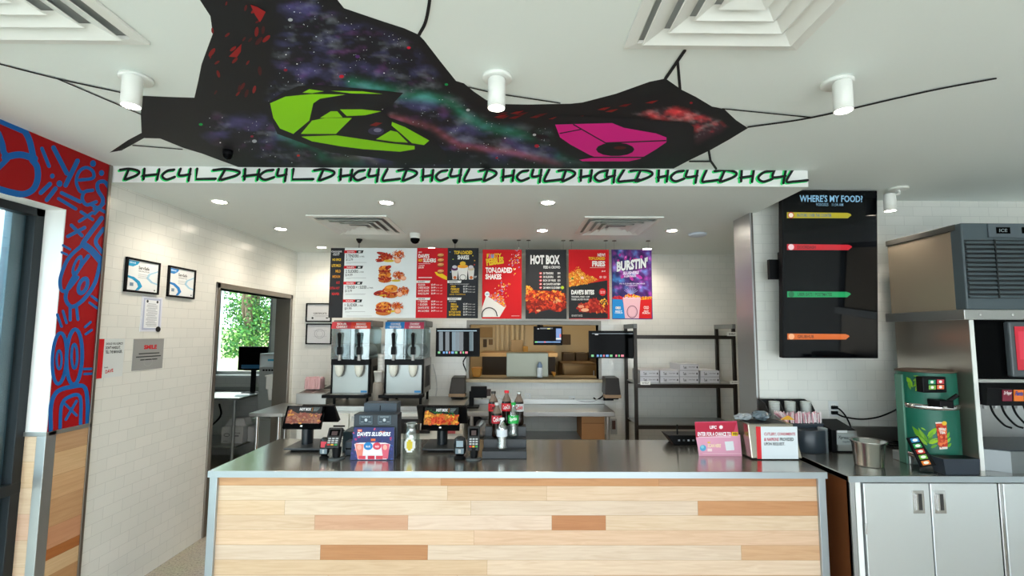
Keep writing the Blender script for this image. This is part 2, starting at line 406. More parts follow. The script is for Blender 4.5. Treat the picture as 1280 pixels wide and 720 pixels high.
# side room (drive-up window) beyond the doorway
SX = -6.2
mb = MB(); mb.box(SX-.1, SX, 3.6, YW+T, 0, 2.6, WHITE); mb.box(SX, X0, 3.5, 3.6, 0, 2.6, WHITE); mb.box(X0, XL, YB+T, YW+T, 0, 2.6, WHITE); struct(mb.build('wall_side_room'))
wall('wall_side_room_back', (SX, wx0, YW, YW+T, 0, 2.6, TILE_B), (wx0, wx1, YW, YW+T, 0, wz, TILE_B), (wx0, wx1, YW, YW+T, 2.4, 2.6, TILE_B), (wx1, X0, YW, YW+T, 0, 2.6, TILE_B))
wall('ceiling_side_room', (SX, X0, 3.6, YW, 2.6, 2.7, CEIL))
# ================================================================== DOORWAY, WINDOWS, OUTSIDE
mb = MB()
for y in (D0-.03, D1-.02): mb.box(X0-.02, XL+.012, y, y+.05, 0, DZ+.05, TRIM)
mb.box(X0-.02, XL+.012, D0-.03, D1+.03, DZ, DZ+.05, TRIM)
struct(mb.build('door_1', bevel=.004), 'steel-lined doorway in the white tiled left wall')
# storefront window set deep in the left wall
wf = at(52, 300, Y=W1).x
mb = MB()
mb.box(wf-.05, wf+.01, W1-.055, W1+.02, 0, WZ+.02, DKFRAME); mb.box(wf-.05, wf+.01, YF, W1, WZ-.05, WZ+.02, DKFRAME); mb.box(wf-.05, wf+.01, YF, W1, 0, .1, DKFRAME)
mb.box(wf-.05, wf+.012, YF, W1, .84, .90, DKFRAME)
for y in (1.55, .2, -1.2, -2.5): mb.box(wf-.05, wf+.01, y-.03, y+.03, 0, WZ, DKFRAME)
mb.box(wf-.09, wf-.045, W1-.13, W1-.05, 0, WZ, mat('blue_grey_frame', '5d7684', .4, .4)); mb.box(wf-.11, wf-.085, W1-.20, W1-.17, 0, WZ, WHITE)
w = struct(mb.build('window_1', bevel=.003), 'dark framed storefront glazing in the left wall')
mb = MB(); mb.box(wf-.03, wf-.024, YF, W1-.04, .05, WZ, GLASS); struct(mb.build('window_pane'))['kind'] = 'structure'
# reveal of that opening: white above, boards below, with steel cap and corner guard
WC = 1.165
mb = MB(); mb.box(wf, XL+.003, W1-.004, W1+.04, WC, WZ, WHITE); mb.box(X0-.1, XL+.002, YF, W1-.002, WZ-.004, WZ+.03, WHITE); struct(mb.build('trim_2'))
PAL = ['f0d3a0', 'f3dbae', 'ecca94', 'f2d8aa', 'eccfa0', 'f4deb6', 'e9c48c', 'f1d5a6', 'ebc692', 'e6b983']
def boards(mb, fn, U0, U1, V0, V1, h, seed, special=(), lmin=.35, lmax=.95, top_first=True, rows=None):
    R = random.Random(seed); v = V1; row = 0
    def put(u0, u1, a, b, c):
        o = R.uniform(0, 40); j = R.uniform(.72, .80); cc = tuple(max(0, min(1, x*j*k)) for x, k in zip(lin(c), (1, .97, 1.14)))
        g = .0006; mb.add([fn(u0+g, a+g), fn(u1-g, a+g), fn(u1-g, b-g), fn(u0+g, b-g)], [(0, 1, 2, 3)], WOOD, c=cc,
               uv=[(u0+o, a+o*3), (u1+o, a+o*3), (u1+o, b+o*3), (u0+o, b+o*3)])
    while v > V0+.002:
        hh = (rows[row] if rows and row < len(rows) else h); a = max(V0, v-hh); u = U0-R.uniform(0, lmax*.6); sp = [s for s in special if s[0] == row]
        if sp:
            for (_, s0, s1, c) in sp: put(U0+s0, min(U1, U0+s1), a, v, c)
        else:
            while u < U1:
                l = R.uniform(lmin, lmax); n = min(U1, u+l)
                if U1-n < .06: n = U1
                if n > U0+.05: put(max(u, U0), n, a, v, 'd9a06a' if R.random() < .07 else R.choice(PAL))
                u = n
        v = a; row += 1
UNDER = mat('board_gap', '9a7348', .7)
WP = XL+.008
mb = MB(); mb.box(XL, WP-.001, W1+.05, 3.04, 0, WC-.02, UNDER); mb.box(wf, XL-.03, W1-.002, W1+.04, 0, WC-.02, UNDER)
boards(mb, lambda u, v: (WP, u, v), W1+.05, 3.035, 0, WC-.02, .128, 5, [(0, 0, 1, 'd8b07c'), (1, 0, 1, 'edc98e'), (2, 0, 1, 'e9bf85'), (3, 0, 1, 'e4b67c'), (4, 0, 1, 'e3a977'), (5, 0, 1, 'c47a3a'), (6, 0, 1, 'f0cf95'), (7, 0, 1, 'd6a56a')], rows=[.105, .13, .13, .15, .12, .06, .09, .12])
boards(mb, lambda u, v: (u, W1-.004, v), wf+.01, XL-.03, 0, WC-.02, .14, 8, [(k, 0, 1, c) for k, c in enumerate(['f3dbae', 'f1d3a0', 'f3d9ac', 'efc9a0', 'f2d7a9', 'f0d2a4', 'ecc892', 'f1d5a6'])])
struct(mb.build('wall_wainscot'), 'maple board wainscot below the red mural')
mb = MB(); mb.box(XL-.04, XL+.012, W1-.012, W1+.05, 0, WC-.02, STEELV)
mb.box(wf, XL+.014, W1-.014, W1+.05, WC-.02, WC+.003, STEEL); mb.box(XL, XL+.014, W1, 3.05, WC-.02, WC+.003, STEEL); mb.box(XL, XL+.014, 3.035, 3.056, 0, ZC, TRIM)
struct(mb.build('trim_3', bevel=.002), 'steel corner guard and cap on the wainscot')
# drive-up window of the side room
mb = MB(); mb.box(wx0, wx1, YW+.02, YW+.08, wz, wz+.05, STEEL); mb.box(wx1-.04, wx1, YW+.02, YW+.08, wz, 2.4, STEELV); mb.box(wx0, wx0+.04, YW+.02, YW+.08, wz, 2.4, STEELV)
mb.box(wx0-.02, wx1+.02, YW-.06, YW+.02, wz-.03, wz, WHITE); mb.box(wx0, wx1, YW+.045, YW+.05, wz, 2.4, GLASS); mb.box(wx0, wx1, YW+.02, YW+.08, 2.34, 2.4, WHITE)
struct(mb.build('window_2'), 'drive-up window looking on to trees')
# outside
GR = mat('lawn_and_leaf_litter', '8f9a62', .9, bump=.5, bscale=5); ASP = mat('pale_concrete_paving', 'c4c4be', .85, bump=.2, bscale=90)
mb = MB(); mb.box(-30, 20, -14, 30, -.16, -.105, ASP); struct(mb.build('ground_asphalt'))
mb = MB(); mb.hexa([(-30, 10.5, -.12), (-2.6, 10.5, -.12), (-2.6, 30, -.12), (-30, 30, -.12)], [(-30, 10.5, .1), (-2.6, 10.5, .1), (-2.6, 30, 1.9), (-30, 30, 1.9)], GR); mb.prism([(-30, 10.2), (-2.6, 10.2), (-2.6, 10.5), (-30, 10.5)], 2, -.12, .1, mat('concrete_kerb', 'c9c9c4', .8)); struct(mb.build('ground_verge'))
CMU2 = tilemat('grey_block_wall_front', (0, 2), 'a9b6ba', 'a2afb4', '8d999d', .40, .20); mb = MB(); mb.box(-6.3, X0-.12, 3.40, 3.49, -.1, 2.58, CMU2); struct(mb.build('wall_outside_front'), 'grey block wall seen through the storefront glass')
CMU = tilemat('grey_block_wall', (1, 2), 'a9b6ba', 'a2afb4', '8d999d', .40, .20); mb = MB(); mb.box(-5.6, -5.4, -6, 3.2, -.1, 2.6, CMU); struct(mb.build('wall_outside'), 'grey block wall outside the storefront glass')
mb = MB(); mb.box(-2.6, -2.45, 9, 12, 0, 3, WHITE); struct(mb.build('wall_outside_end'))
LEAFP = ['447a34', '33662c', '5c8e3e', '749c4c', '26502a', '8a9f56', 'a88a4a']
LEAF = attrmat('tree_leaves', .7); BARK = mat('tree_bark', '6d5a48', .9, bump=.5, bscale=30)
def tree(x, y, h, r, label, seed):
    R = random.Random(seed); t = thing('tree', label, 'tree', (x, y, .35), 'trees beyond the drive-up window')
    mb = MB(); lean = R.uniform(-.3, .3); mb.tube([(x, y, .3), (x+lean*.4, y, h*.5), (x+lean, y, h*.85)], .1, BARK, n=8)
    for k in range(4):
        a = R.uniform(0, 6.28); z = h*R.uniform(.35, .7); mb.tube([(x+lean*.4, y, z), (x+lean*.4+math.cos(a)*r*.4, y+math.sin(a)*r*.4, z+.5), (x+math.cos(a)*r*.8, y+math.sin(a)*r*.7, z+1.1)], .035, BARK, n=6)
    mb.build('trunk', t)
    mb = MB(); cl = [(x+R.uniform(-r, r)*.7, y+R.uniform(-r, r)*.6, R.uniform(h*.12, h), R.uniform(.35, .7)*r) for _ in range(16)]
    for k in range(9000):
        cx, cy, cz, cr = R.choice(cl); v = Vector((R.gauss(0, 1), R.gauss(0, 1), R.gauss(0, 1))).normalized()*cr*R.uniform(.6, 1)
        p = Vector((cx, cy, cz))+v; s_ = R.uniform(.022, .055); q = Vector((R.gauss(0, 1), R.gauss(0, 1), R.gauss(0, 1))).normalized(); w_ = q.cross(v).normalized()
        if p.z < 1.35+.25*math.sin(p.x*3): continue
        mb.add([p-q*s_, p+w_*s_*.6, p+q*s_, p-w_*s_*.6], [(0, 1, 2, 3)], LEAF, c=lin(R.choice(LEAFP[:5] if seed % 2 else LEAFP)))
    mb.build('crown', t)
tree(-6.6, 12.2, 4.6, 1.1, 'tall leafy tree at the left side of the drive-up window view', 1)
tree(-5.4, 12.6, 5.0, 1.0, 'tree with yellowing leaves in the middle of the drive-up window view', 2)
tree(-7.3, 13.8, 6.0, 1.5, 'dark green tree behind the others at the left of the drive-up window view', 3)
tree(-6.0, 15.2, 6.2, 1.7, 'bushy golden-green tree farthest back beyond the drive-up window', 4)
tree(-4.6, 13.6, 5.5, 1.3, 'green tree nearest the white jamb of the drive-up window', 5)
# ================================================================== CEILING MURAL
mb = MB(); sh = Sheet(mb, (0, 0, ZC), (0, 0, -1), ink=PAINT, lift=.0006, step=.00003)
OUT = [(236, -45), (250, 0), (263, 20), (266, 42), (252, 80), (248, 100), (243, 122), (210, 121), (178, 119.5), (176, 143), (177, 166), (160, 175), (137, 190.5), (152, 188), (180, 172.5), (200, 173), (230, 185), (253, 192), (300, 209.5),
       (560, 210.3), (842, 210.6), (862, 200), (887, 188), (912, 174), (935, 160), (920, 150), (905, 136), (890, 133), (870, 121), (852, 112), (832, 98), (812, 102), (770, 117), (728, 128), (713, 129.5), (660, 130.5), (632, 130), (608, 125), (592, 114), (580, 104), (570, 101), (550, 76), (530, 50), (523, 43), (505, 35), (480, 27), (430, 10), (422, 0), (400, -45)]
sh.poly(OUT, '191a1d')
GAL = [(352, -45), (345, 0), (338, 60), (334, 108), (322, 138), (262, 137), (243, 134), (240, 165), (262, 181), (310, 196), (330, 209), (560, 210), (760, 210), (770, 200), (720, 196), (700, 182), (692, 158), (655, 152), (622, 150), (596, 136), (568, 112), (536, 72), (516, 48), (470, 30), (412, 8), (392, -45)]
RN = [(787, 142), (800, 138), (822, 134), (846, 131), (868, 136), (884, 142), (900, 148), (912, 158), (905, 166), (890, 173), (872, 182), (866, 180), (866, 160), (858, 153), (835, 152), (810, 149)]
def nz(x, y, k, s=0): return noise.fractal(Vector((x/k+s, y/k*2.2, s*1.7)), .8, 2.1, 5)
def galaxy(x, y):
    d = min(1, seg_d(x, y, GAL)/16); a = nz(x, y, 55); b = nz(x, y, 38, 9.3); g = nz(x, y, 26, 4.1)
    c = Vector((.009, .010, .016))
    c += Vector((.045, .040, .135))*max(0, a*1.9+.05)
    c += Vector((.17, .19, .22))*max(0, b*1.4-.3)
    c += Vector((.09, .02, .10))*max(0, g*1.3-.4)
    for P, w, k in ((((440, 103), (462, 108), (500, 116), (560, 124), (584, 146), (610, 158), (650, 166), (696, 172)), 7, (.01, .22, .11)),
                    (((352, 168), (385, 184), (410, 200), (452, 206)), 6, (.01, .16, .08)), (((700, 196), (760, 206), (860, 206)), 7, (.0, .12, .06)),
                    (((490, 145), (540, 160), (575, 182), (640, 190), (700, 206)), 4, (.30, .07, .08)), (((420, 198), (460, 196), (470, 204)), 4, (.16, .14, .12))):
        q = seg_d(x, y, P, False); c += Vector(k)*math.exp(-(q/w)**2)*(.7+a)
    return c*d+Vector((.0095, .0095, .011))*(1-d)
def rednova(x, y):
    d = min(1, seg_d(x, y, RN)/6); a = nz(x, y, 30, 2.2); b = nz(x, y, 16, 7.7)
    c = Vector((.05, .02, .03))+Vector((.55, .03, .03))*max(0, a*1.8+.3)+Vector((.22, .2, .2))*max(0, b*1.6-.05)
    return c*d+Vector((.0095, .0095, .011))*(1-d)
def field(P, fn, st):
    x0, x1 = min(p[0] for p in P), max(p[0] for p in P); y0, y1 = min(p[1] for p in P), max(p[1] for p in P)
    sh.l += .0001; nx, ny = int((x1-x0)/st)+1, int((y1-y0)/st)+1; idx = {}; V = []; C = []; Fs = []
    def vid(i, j):
        if (i, j) not in idx:
            x, y = x0+i*st, min(y1, y0+j*st); idx[(i, j)] = len(V); V.append(sh.at(x, y)); C.append(tuple(max(0, k) for k in fn(x, y)))
        return idx[(i, j)]
    for i in range(nx):
        for j in range(ny):
            if inside(x0+(i+.5)*st, y0+(j+.5)*st, P): Fs.append((vid(i, j), vid(i+1, j), vid(i+1, j+1), vid(i, j+1)))
    mb.add(V, Fs, PAINT, vc=C)
field(GAL, galaxy, 2.0); field(RN, rednova, 1.6)
R = random.Random(3)
for k in range(1500):   # painted stars
    P = GAL if R.random() < .93 else RN
    x, y = R.uniform(240, 915), R.uniform(-40, 209)
    if abs(nz(x, y, 40, 5)) > .22 and R.random() < .6: continue
    if inside(x, y, P) and seg_d(x, y, P) > 4:
        r_ = 1.0 if R.random() < .04 else R.uniform(.28, .6); sh.ell(x, y, r_*1.1, r_*.8, R.choice(['e9f2fa', 'c9d4e4', 'ffffff']), n=6)
for x, y, c, r_ in ((363, 24, 'b9c0c6', 3), (427, 95, 'c8102e', 3), (357, 87, 'a01838', 2.4), (511, 59, 'd01c3c', 2.4), (558, 105, '0c9a4c', 2.2), (251, 155, '10b050', 2.4), (373, 194, 'c02818', 2), (318, 176, 'b7bcc2', 3), (585, 137, 'c4cad0', 2.4), (668, 168, 'd8dce0', 2.2), (671, 182, 'b01030', 3), (621, 197, 'c01030', 1.6), (864, 128, 'a01020', 2), (447, 70, '5a2a78', 3), (315, 170, '9a2038', 2)):
    sh.ell(x, y, r_, r_*.7, c)
for k in range(26):    # red flecks on the dark limb
    x, y = R.uniform(262, 335), R.uniform(2, 118)
    if inside(x, y, OUT): s_ = R.uniform(2.5, 7); sh.ell(x, y, s_*.4, s_, R.choice(['5e1416', '8c1a1a', '4a1518', '7a1818']), R.uniform(-20, 60), n=9)
sh.poly([(313, 5), (322, 8), (332, 14), (328, 22), (325, 27), (319, 18)], '9c1a1c'); sh.poly([(286, 70), (302, 54), (301, 64), (296, 71)], '951a1a')
for k in range(15):
    x = R.uniform(620, 840); y = 146-(x-620)*.0+R.uniform(-8, 2)-max(0, x-720)*.14; sh.poly([(x-8, y+1.5), (x, y-1), (x+9, y-2), (x+1, y+2)], R.choice(['8c1818', '5a1214', '741414']))
# green eye
def cr(P, ox, oy): return [(ox+a/3, oy+b/3) for a, b in P]
sh.poly(cr([(278, 385), (340, 345), (400, 320), (480, 316), (720, 338), (792, 346), (745, 395), (700, 412), (745, 440), (830, 470), (905, 520), (950, 570), (962, 615), (800, 612), (700, 592), (520, 570), (430, 540), (320, 500), (295, 440)], 240, 0), '1b1c20')
GRN = '96e414'
for P in ([(293, 385), (350, 360), (450, 350), (575, 352), (480, 368), (455, 385), (440, 450), (380, 500), (330, 480), (305, 440)], [(415, 345), (440, 332), (495, 340), (450, 347)], [(520, 338), (640, 340), (715, 350), (600, 348)],
          [(408, 500), (450, 450), (500, 440), (600, 440), (540, 500)], [(480, 440), (520, 415), (545, 415), (565, 438)], [(555, 408), (640, 408), (710, 415), (650, 430), (580, 433)],
          [(410, 510), (540, 505), (640, 520), (740, 535), (835, 545), (835, 558), (780, 567), (640, 557), (560, 547), (450, 528)], [(750, 455), (800, 475), (890, 525), (870, 542), (825, 535), (780, 495), (748, 468)], [(690, 520), (745, 487), (770, 493), (810, 533), (760, 530)]):
    sh.poly(cr(P, 240, 0), GRN)
sh.ell(470, 163, 10, 5, '3c3a58'); sh.ell(472, 162, 5, 2.5, '8a88a8'); sh.poly([(462, 156), (470, 152), (478, 153), (470, 157)], '8a1c1c')
# pink eye
sh.poly([(686, 151), (700, 143), (780, 147), (860, 153), (867, 158), (866, 186), (850, 198), (835, 208), (745, 209.5), (715, 192), (698, 176)], '1b1c20')
sh.poly([(694, 155), (765, 153), (780, 159), (820, 166), (833, 171), (833, 177), (820, 186), (800, 198), (786, 201), (728, 201), (724, 199), (745, 196), (737, 193), (713, 180), (700, 171)], 'ee2496')
sh.ell(769, 186, 24, 8.5, '141518'); sh.stroke([(717, 155), (757, 178), (832, 175)], 1.6, '17181b', False); sh.stroke([(700, 166), (726, 161)], 1.4, '17181b'); sh.stroke([(735, 196), (808, 196)], 1.6, '17181b'); sh.ell(775, 184, 8, 2, '5a1818')
for P, w in (([(-20, 74), (70, 97), (155, 115.5), (180, 121)], 1.6), ([(68, 96), (150, 131), (178, 143)], 1.3), ([(166, 181), (228, 186)], 1.2), ([(538, -20), (537, 0), (532, 26), (524, 42)], 4.2), ([(581, 107), (620, 116), (700, 128)], 1.5),
             ([(856, 62), (847, 75), (832, 97)], 4), ([(847, 76), (850, 110)], 3.6), ([(903, 135), (1015, 146)], 1.5), ([(935, 158), (1015, 146), (1120, 122), (1180, 109), (1245, 97)], 2), ([(886, 188), (888, 200), (895, 210)], 3), ([(862, 201), (888, 201)], 2)):
    sh.stroke(P, w, '191a1d', smooth=len(P) > 3 or w > 3)
struct(mb.build('ceiling_mural'), 'painted galaxy mural with one green eye and one pink eye across the white ceiling')
# ================================================================== RED MURAL ON THE LEFT WALL
mb = MB(); RX = XL+.004; RED = 'a00009'; BL = '0f62ae'
def L_(x, y): return Vector((RX, x, y))
mb.add([(RX+.0005, YF, WZ), (RX+.0005, W1, WZ), (RX+.0005, W1, ZC), (RX+.0005, YF, ZC)], [(0, 1, 2, 3)], PAINT, c=lin(RED))
mb.add([(RX+.0005, W1, WC), (RX+.0005, 3.045, WC), (RX+.0005, 3.045, ZC), (RX+.0005, W1, ZC)], [(0, 1, 2, 3)], PAINT, c=lin(RED))
sh = Sheet(mb, (RX, 0, 0), (1, 0, 0), crop=(0, 140, 4.5), ink=PAINT)
for P, w in (([(-60, 25), (0, 52), (75, 84), (140, 112)], 30), ([(135, 100), (165, 160), (185, 245)], 36), ([(-10, 120), (12, 180), (20, 225), (40, 250)], 34), ([(25, 255), (110, 240), (195, 262)], 38), ([(-10, 315), (40, 265)], 30),
             ([(180, 270), (208, 310), (210, 380), (185, 435), (130, 462), (60, 452), (-10, 432)], 36), ([(235, 205), (275, 305)], 21), ([(300, 200), (375, 345)], 27), ([(435, 275), (368, 412)], 27), ([(280, 405), (228, 455)], 25), ([(312, 430), (262, 495)], 25),
             ([(445, 383), (520, 372), (522, 335), (485, 312), (445, 335), (428, 390), (445, 440), (462, 452)], 19), ([(345, 455), (450, 505)], 21), ([(328, 487), (425, 545)], 19), ([(520, 440), (475, 450), (462, 490), (488, 522), (540, 505)], 20),
             ([(612, 425), (585, 392), (550, 400), (550, 440), (578, 490), (565, 530), (530, 545)], 22), ([(455, 562), (520, 605)], 18), ([(520, 566), (445, 615)], 18), ([(400, 637), (460, 695)], 20), ([(475, 650), (380, 700)], 20), ([(510, 520), (588, 562)], 18), ([(582, 515), (530, 572)], 18)):
    sh.stroke(P, w, BL)
for x, y, r_ in ((293, 360, 13), (333, 403, 17), (522, 290, 17), (570, 343, 15)): sh.ell(x, y, r_, r_*1.1, BL)
sh.crop = (0, 160, 3)
for P, w in (([(380, 338), (312, 428)], 18), ([(387, 378), (358, 425), (382, 466)], 15), ([(235, 440), (262, 455)], 9), ([(230, 466), (250, 475)], 9), ([(262, 665), (262, 720)], 12), ([(285, 665), (291, 718)], 12), ([(335, 655), (362, 675)], 10), ([(342, 630), (366, 648)], 10),
             ([(312, 436), (345, 462), (376, 498)], 26), ([(308, 438), (255, 490), (226, 560), (228, 605), (250, 608), (290, 560)], 14), ([(376, 500), (355, 580), (315, 640), (270, 670), (245, 640), (258, 590), (300, 520), (330, 480)], 15)):
    sh.stroke(P, w, BL)
sh.ell(288, 515, 16, 42, BL, 22); sh.ell(288, 515, 6, 24, RED, 22); sh.ell(310, 592, 22, 38, BL, 22); sh.ell(310, 592, 8, 20, '8a1030', 22)
sh.crop = (0, 240, 2.25)
for P, w in (([(142, 672), (143, 600), (160, 562), (200, 548), (236, 548), (245, 590), (245, 652)], 12), ([(168, 664), (172, 602), (190, 578), (224, 576), (226, 655)], 10), ([(176, 590), (214, 628)], 8), ([(214, 588), (184, 640)], 8), ([(160, 345), (172, 378)], 8), ([(176, 335), (186, 368)], 8), ([(238, 380), (254, 366)], 7), ([(240, 400), (257, 388)], 7), ([(235, 498), (256, 497)], 7), ([(236, 512), (257, 511)], 7)): sh.stroke(P, w, BL)
sh.ring(166, 468, 20, 72, 10, BL, 3); sh.ring(208, 464, 22, 78, 11, BL, 2); sh.ring(165, 472, 7, 26, 7, BL); sh.ring(208, 462, 8, 34, 8, BL)
struct(mb.build('wall_left_mural'), 'red wall mural with blue spray-painted faces and the word yes')
# ================================================================== FRONT COUNTER
C0, C1, CYF, CYB = -1.789, 1.871, 2.923, 3.787
t = thing('service_counter', 'long front counter with polished steel top and pale maple board face', 'counter', ((C0+C1)/2, (CYF+CYB)/2, 0))
mb = MB(); mb.box(C0, C1, CYF+.003, CYB, CT-.036, CT, TOPM); mb.build('countertop', t, bevel=.002); EDGE = mat('bright_steel_edge', 'b4bec4', .32, .75, bump=.05, bscale=40, stretch=(1, 14, 14)); mb = MB(); mb.box(C0, C1, CYF-.001, CYF+.0028, CT-.037, CT-.0008, EDGE); mb.build('front_edge', t)
mb = MB(); mb.box(C0+.05, C1-.05, CYF+.031, CYB-.02, 0, CT-.037, UNDER)
boards(mb, lambda u, v: (u, CYF+.03, v), C0+.045, C1-.045, 0, CT-.037, .0845, 11,
       [(0, 0, 1.32, 'e9b67c'), (0, 1.32, 2.62, 'e2a566'), (0, 2.62, 3.7, 'dfa46a'), (1, 0, 1.36, 'f3ddb2'), (1, 1.36, 1.95, 'efd0a0'), (1, 1.95, 3.7, 'f1d5a8'), (2, 0, .4, 'f0d3a2'), (2, .4, 1.5, 'f4deb4'), (2, 1.5, 2.85, 'f5dfb8'), (2, 2.85, 3.7, 'd9a067'),
        (3, 0, .58, 'f3d6a8'), (3, .58, 1.13, 'e6b78a'), (3, 1.13, 1.98, 'f4ddb8'), (3, 1.98, 2.3, 'cc8e58'), (3, 2.3, 3.7, 'f2d9ac'), (4, 0, 1.52, 'f2d3a4'), (4, 1.52, 3.7, 'f1cfa2'), (5, 0, .62, 'f3ddb6'), (5, .62, 1.25, 'd49a62'), (5, 1.25, 3.1, 'f4dfb8'), (5, 3.1, 3.7, 'e8bd88'),
        (6, 0, 1.6, 'f1d2a0'), (6, 1.6, 3.7, 'f4dcb2')], rows=[.054])
mb.build('board_face', t)
for x in (C0+.004, C1-.049):
    mb = MB(); mb.box(x, x+.045, CYF+.012, CYF+.06, 0, CT-.037, EDGE); mb.box(x, x+.045, CYF+.06, CYB-.02, 0, CT-.037, DSTEEL); mb.build('corner_post', t, bevel=.003)
# ================================================================== CEILING FITTINGS
dl = thing('downlight', 'x', 'ceiling light', (0, 0, ZS), 'recessed downlights over the counter area')
mb = MB(); mb.lathe([(.062, 0), (.062, -.004), (.048, -.005), (.046, .0)], (0, 0, ZS), WMET, 28); mb.build('trim_ring', dl)
mb = MB(); mb.cyl((0, 0, ZS-.003), (0, 0, ZS-.0022), .046, LAMP, n=24); mb.build('lens', dl)
DL = [(-2.18, 3.51, 'recessed downlight nearest the left end of the lettered strip'), (-.943, 3.506, 'recessed downlight in the front row, above the two slush machines'), (.255, 3.479, 'recessed downlight in the front row, right of the ceiling centre'),
      (-2.175, 4.444, 'recessed downlight beside the left air diffuser, over the doorway'), (.273, 4.449, 'recessed downlight between the two air diffusers'), (1.484, 4.416, 'recessed downlight between the right air diffuser and the smoke detector'),
      (-2.175, 5.409, 'recessed downlight in the back left corner of the dropped ceiling'), (-.926, 5.422, 'recessed downlight behind the top edge of the red and white menu panels'), (1.525, 5.397, 'recessed downlight at the back right, behind the purple menu board')]
def spot(loc, power, rot=(0, 0, 0), size=150, r=.05, c=(1, .86, .70)):
    l = bpy.data.lights.new('spot', 'SPOT'); l.energy = power; l.spot_size = math.radians(size); l.spot_blend = .7; l.shadow_soft_size = r; l.color = c
    o = bpy.data.objects.new('lamp_light', l); o.location = loc; o.rotation_euler = rot; col.objects.link(o); return o
for k, (x, y, lb) in enumerate(DL):
    if k == 0: dl.location = (x, y, ZS); dl['label'] = lb
    else: dup(dl, (x, y, ZS), lb)
    spot((x, y, ZS-.03), 15)
for x, y in KL:
    o = dup(dl, (x, y, 2.75), 'unseen ceiling light added to brighten the kitchen behind the pass-through, %s' % ('left' if x < 0 else 'right')); spot((x, y, 2.72), 30, c=(1, .78, .5))  # unseen lamps, added to brighten the dim kitchen
def diffuser(x0, x1, y0, y1, z, label):
    t = thing('air_diffuser', label, 'air vent', ((x0+x1)/2, (y0+y1)/2, z), 'square ceiling air diffusers'); cx, cy = (x0+x1)/2, (y0+y1)/2; hx, hy = (x1-x0)/2, (y1-y0)/2
    def sq(k, zz): return [(cx-hx*k, cy-hy*k, zz), (cx+hx*k, cy-hy*k, zz), (cx+hx*k, cy+hy*k, zz), (cx-hx*k, cy+hy*k, zz)]
    def band(mb, a, za, b, zb, m):
        V = sq(a, za)+sq(b, zb); mb.add(V, [(i, (i+1) % 4, 4+(i+1) % 4, 4+i) for i in range(4)], m)
    mb = MB(); band(mb, 1, z-.001, 1, z-.010, WMET); band(mb, 1, z-.010, .88, z-.013, WMET); band(mb, .88, z-.013, .86, z-.004, WMET); mb.build('frame', t)
    mb = MB(); mb.add(sq(.87, z-.0015), [(0, 1, 2, 3)], mat('duct_grey', 'a4a9a9', .6)); mb.build('duct_opening', t)
    for a, b in ((.84, .66), (.62, .46), (.42, .28)):
        mb = MB(); band(mb, a, z-.030, b, z-.004, WMET); band(mb, a, z-.030, a-.015, z-.031, WMET); band(mb, a-.015, z-.031, b-.015, z-.006, WMET); mb.build('louver', t)
    mb = MB(); band(mb, .24, z-.030, .1, z-.018, WMET); mb.add(sq(.1, z-.018), [(0, 1, 2, 3)], WMET); mb.build('centre_plate', t)
diffuser(-2.01, -1.353, 1.05, 1.711, ZC, 'white square air diffuser in the high ceiling above the left wall mural')
diffuser(.41, 1.06, 1.05, 1.711, ZC, 'white square air diffuser in the high ceiling above the pink painted eye')
diffuser(-1.71, -1.045, 3.90, 4.60, ZS, 'white square air diffuser above the left menu panels')
diffuser(.59, 1.245, 3.89, 4.56, ZS, 'white square air diffuser above the right menu boards')
# surface-mounted cylinder spotlights
def cylspot(base, bottom, label, r=.036, c=(1, .87, .72), pw=12):
    base = Vector(base); bottom = Vector(bottom); t = thing('cylinder_spotlight', label, 'spotlight', base, 'white cylinder spotlights')
    ax = Vector((0, 0, -1)); HL = .125; top = bottom-ax*HL
    mb = MB(); mb.lathe([(0, 0), (.062, 0), (.062, -.012), (.056, -.016), (0, -.016)], base, WMET, 28); mb.build('canopy', t)
    mb = MB(); mb.tube([base-Vector((0, 0, .014)), Vector((base.x, base.y, top.z+.012)), top+ax*.01], .009, WMET, n=10); mb.build('swivel_arm', t)
    mb = MB(); q = (-ax).to_track_quat('Z', 'Y').to_matrix().to_4x4(); mb.M = Matrix.Translation(top) @ q
    mb.lathe([(0, 0), (r-.003, 0), (r, -.004), (r, -HL), (r-.003, -HL), (r-.003, -HL+.008), (0, -HL+.008)], (0, 0, 0), WMET, 32); mb.build('head', t)
    mb = MB(mb.M); mb.lathe([(0, -HL+.004), (r-.0035, -HL+.004)], (0, 0, 0), LAMP, 28); mb.build('lens', t)
    o = spot(bottom+ax*.012, pw, size=110, r=.03, c=c); o.rotation_euler = (-ax).to_track_quat('Z', 'Y').to_euler()
cylspot((-1.60, 1.962, ZC), at(163.5, 133, Z=2.65), 'white cylinder spotlight left of the dark mural, above the red wall')
cylspot((-.07, 1.93, ZC), at(620.5, 135.5, Z=2.65), 'white cylinder spotlight in the ceiling middle, between the painted eyes')
cylspot((1.375, 1.95, ZC), at(1054.5, 139, Z=2.65), 'white cylinder spotlight on the black painted strand at the right')
b = at(1112, 239, Z=ZC)
cylspot((b.x, 3.42, ZC), at(1113, 264, Z=2.62), 'small white spotlight beside the tall order screen', r=.038, pw=8)
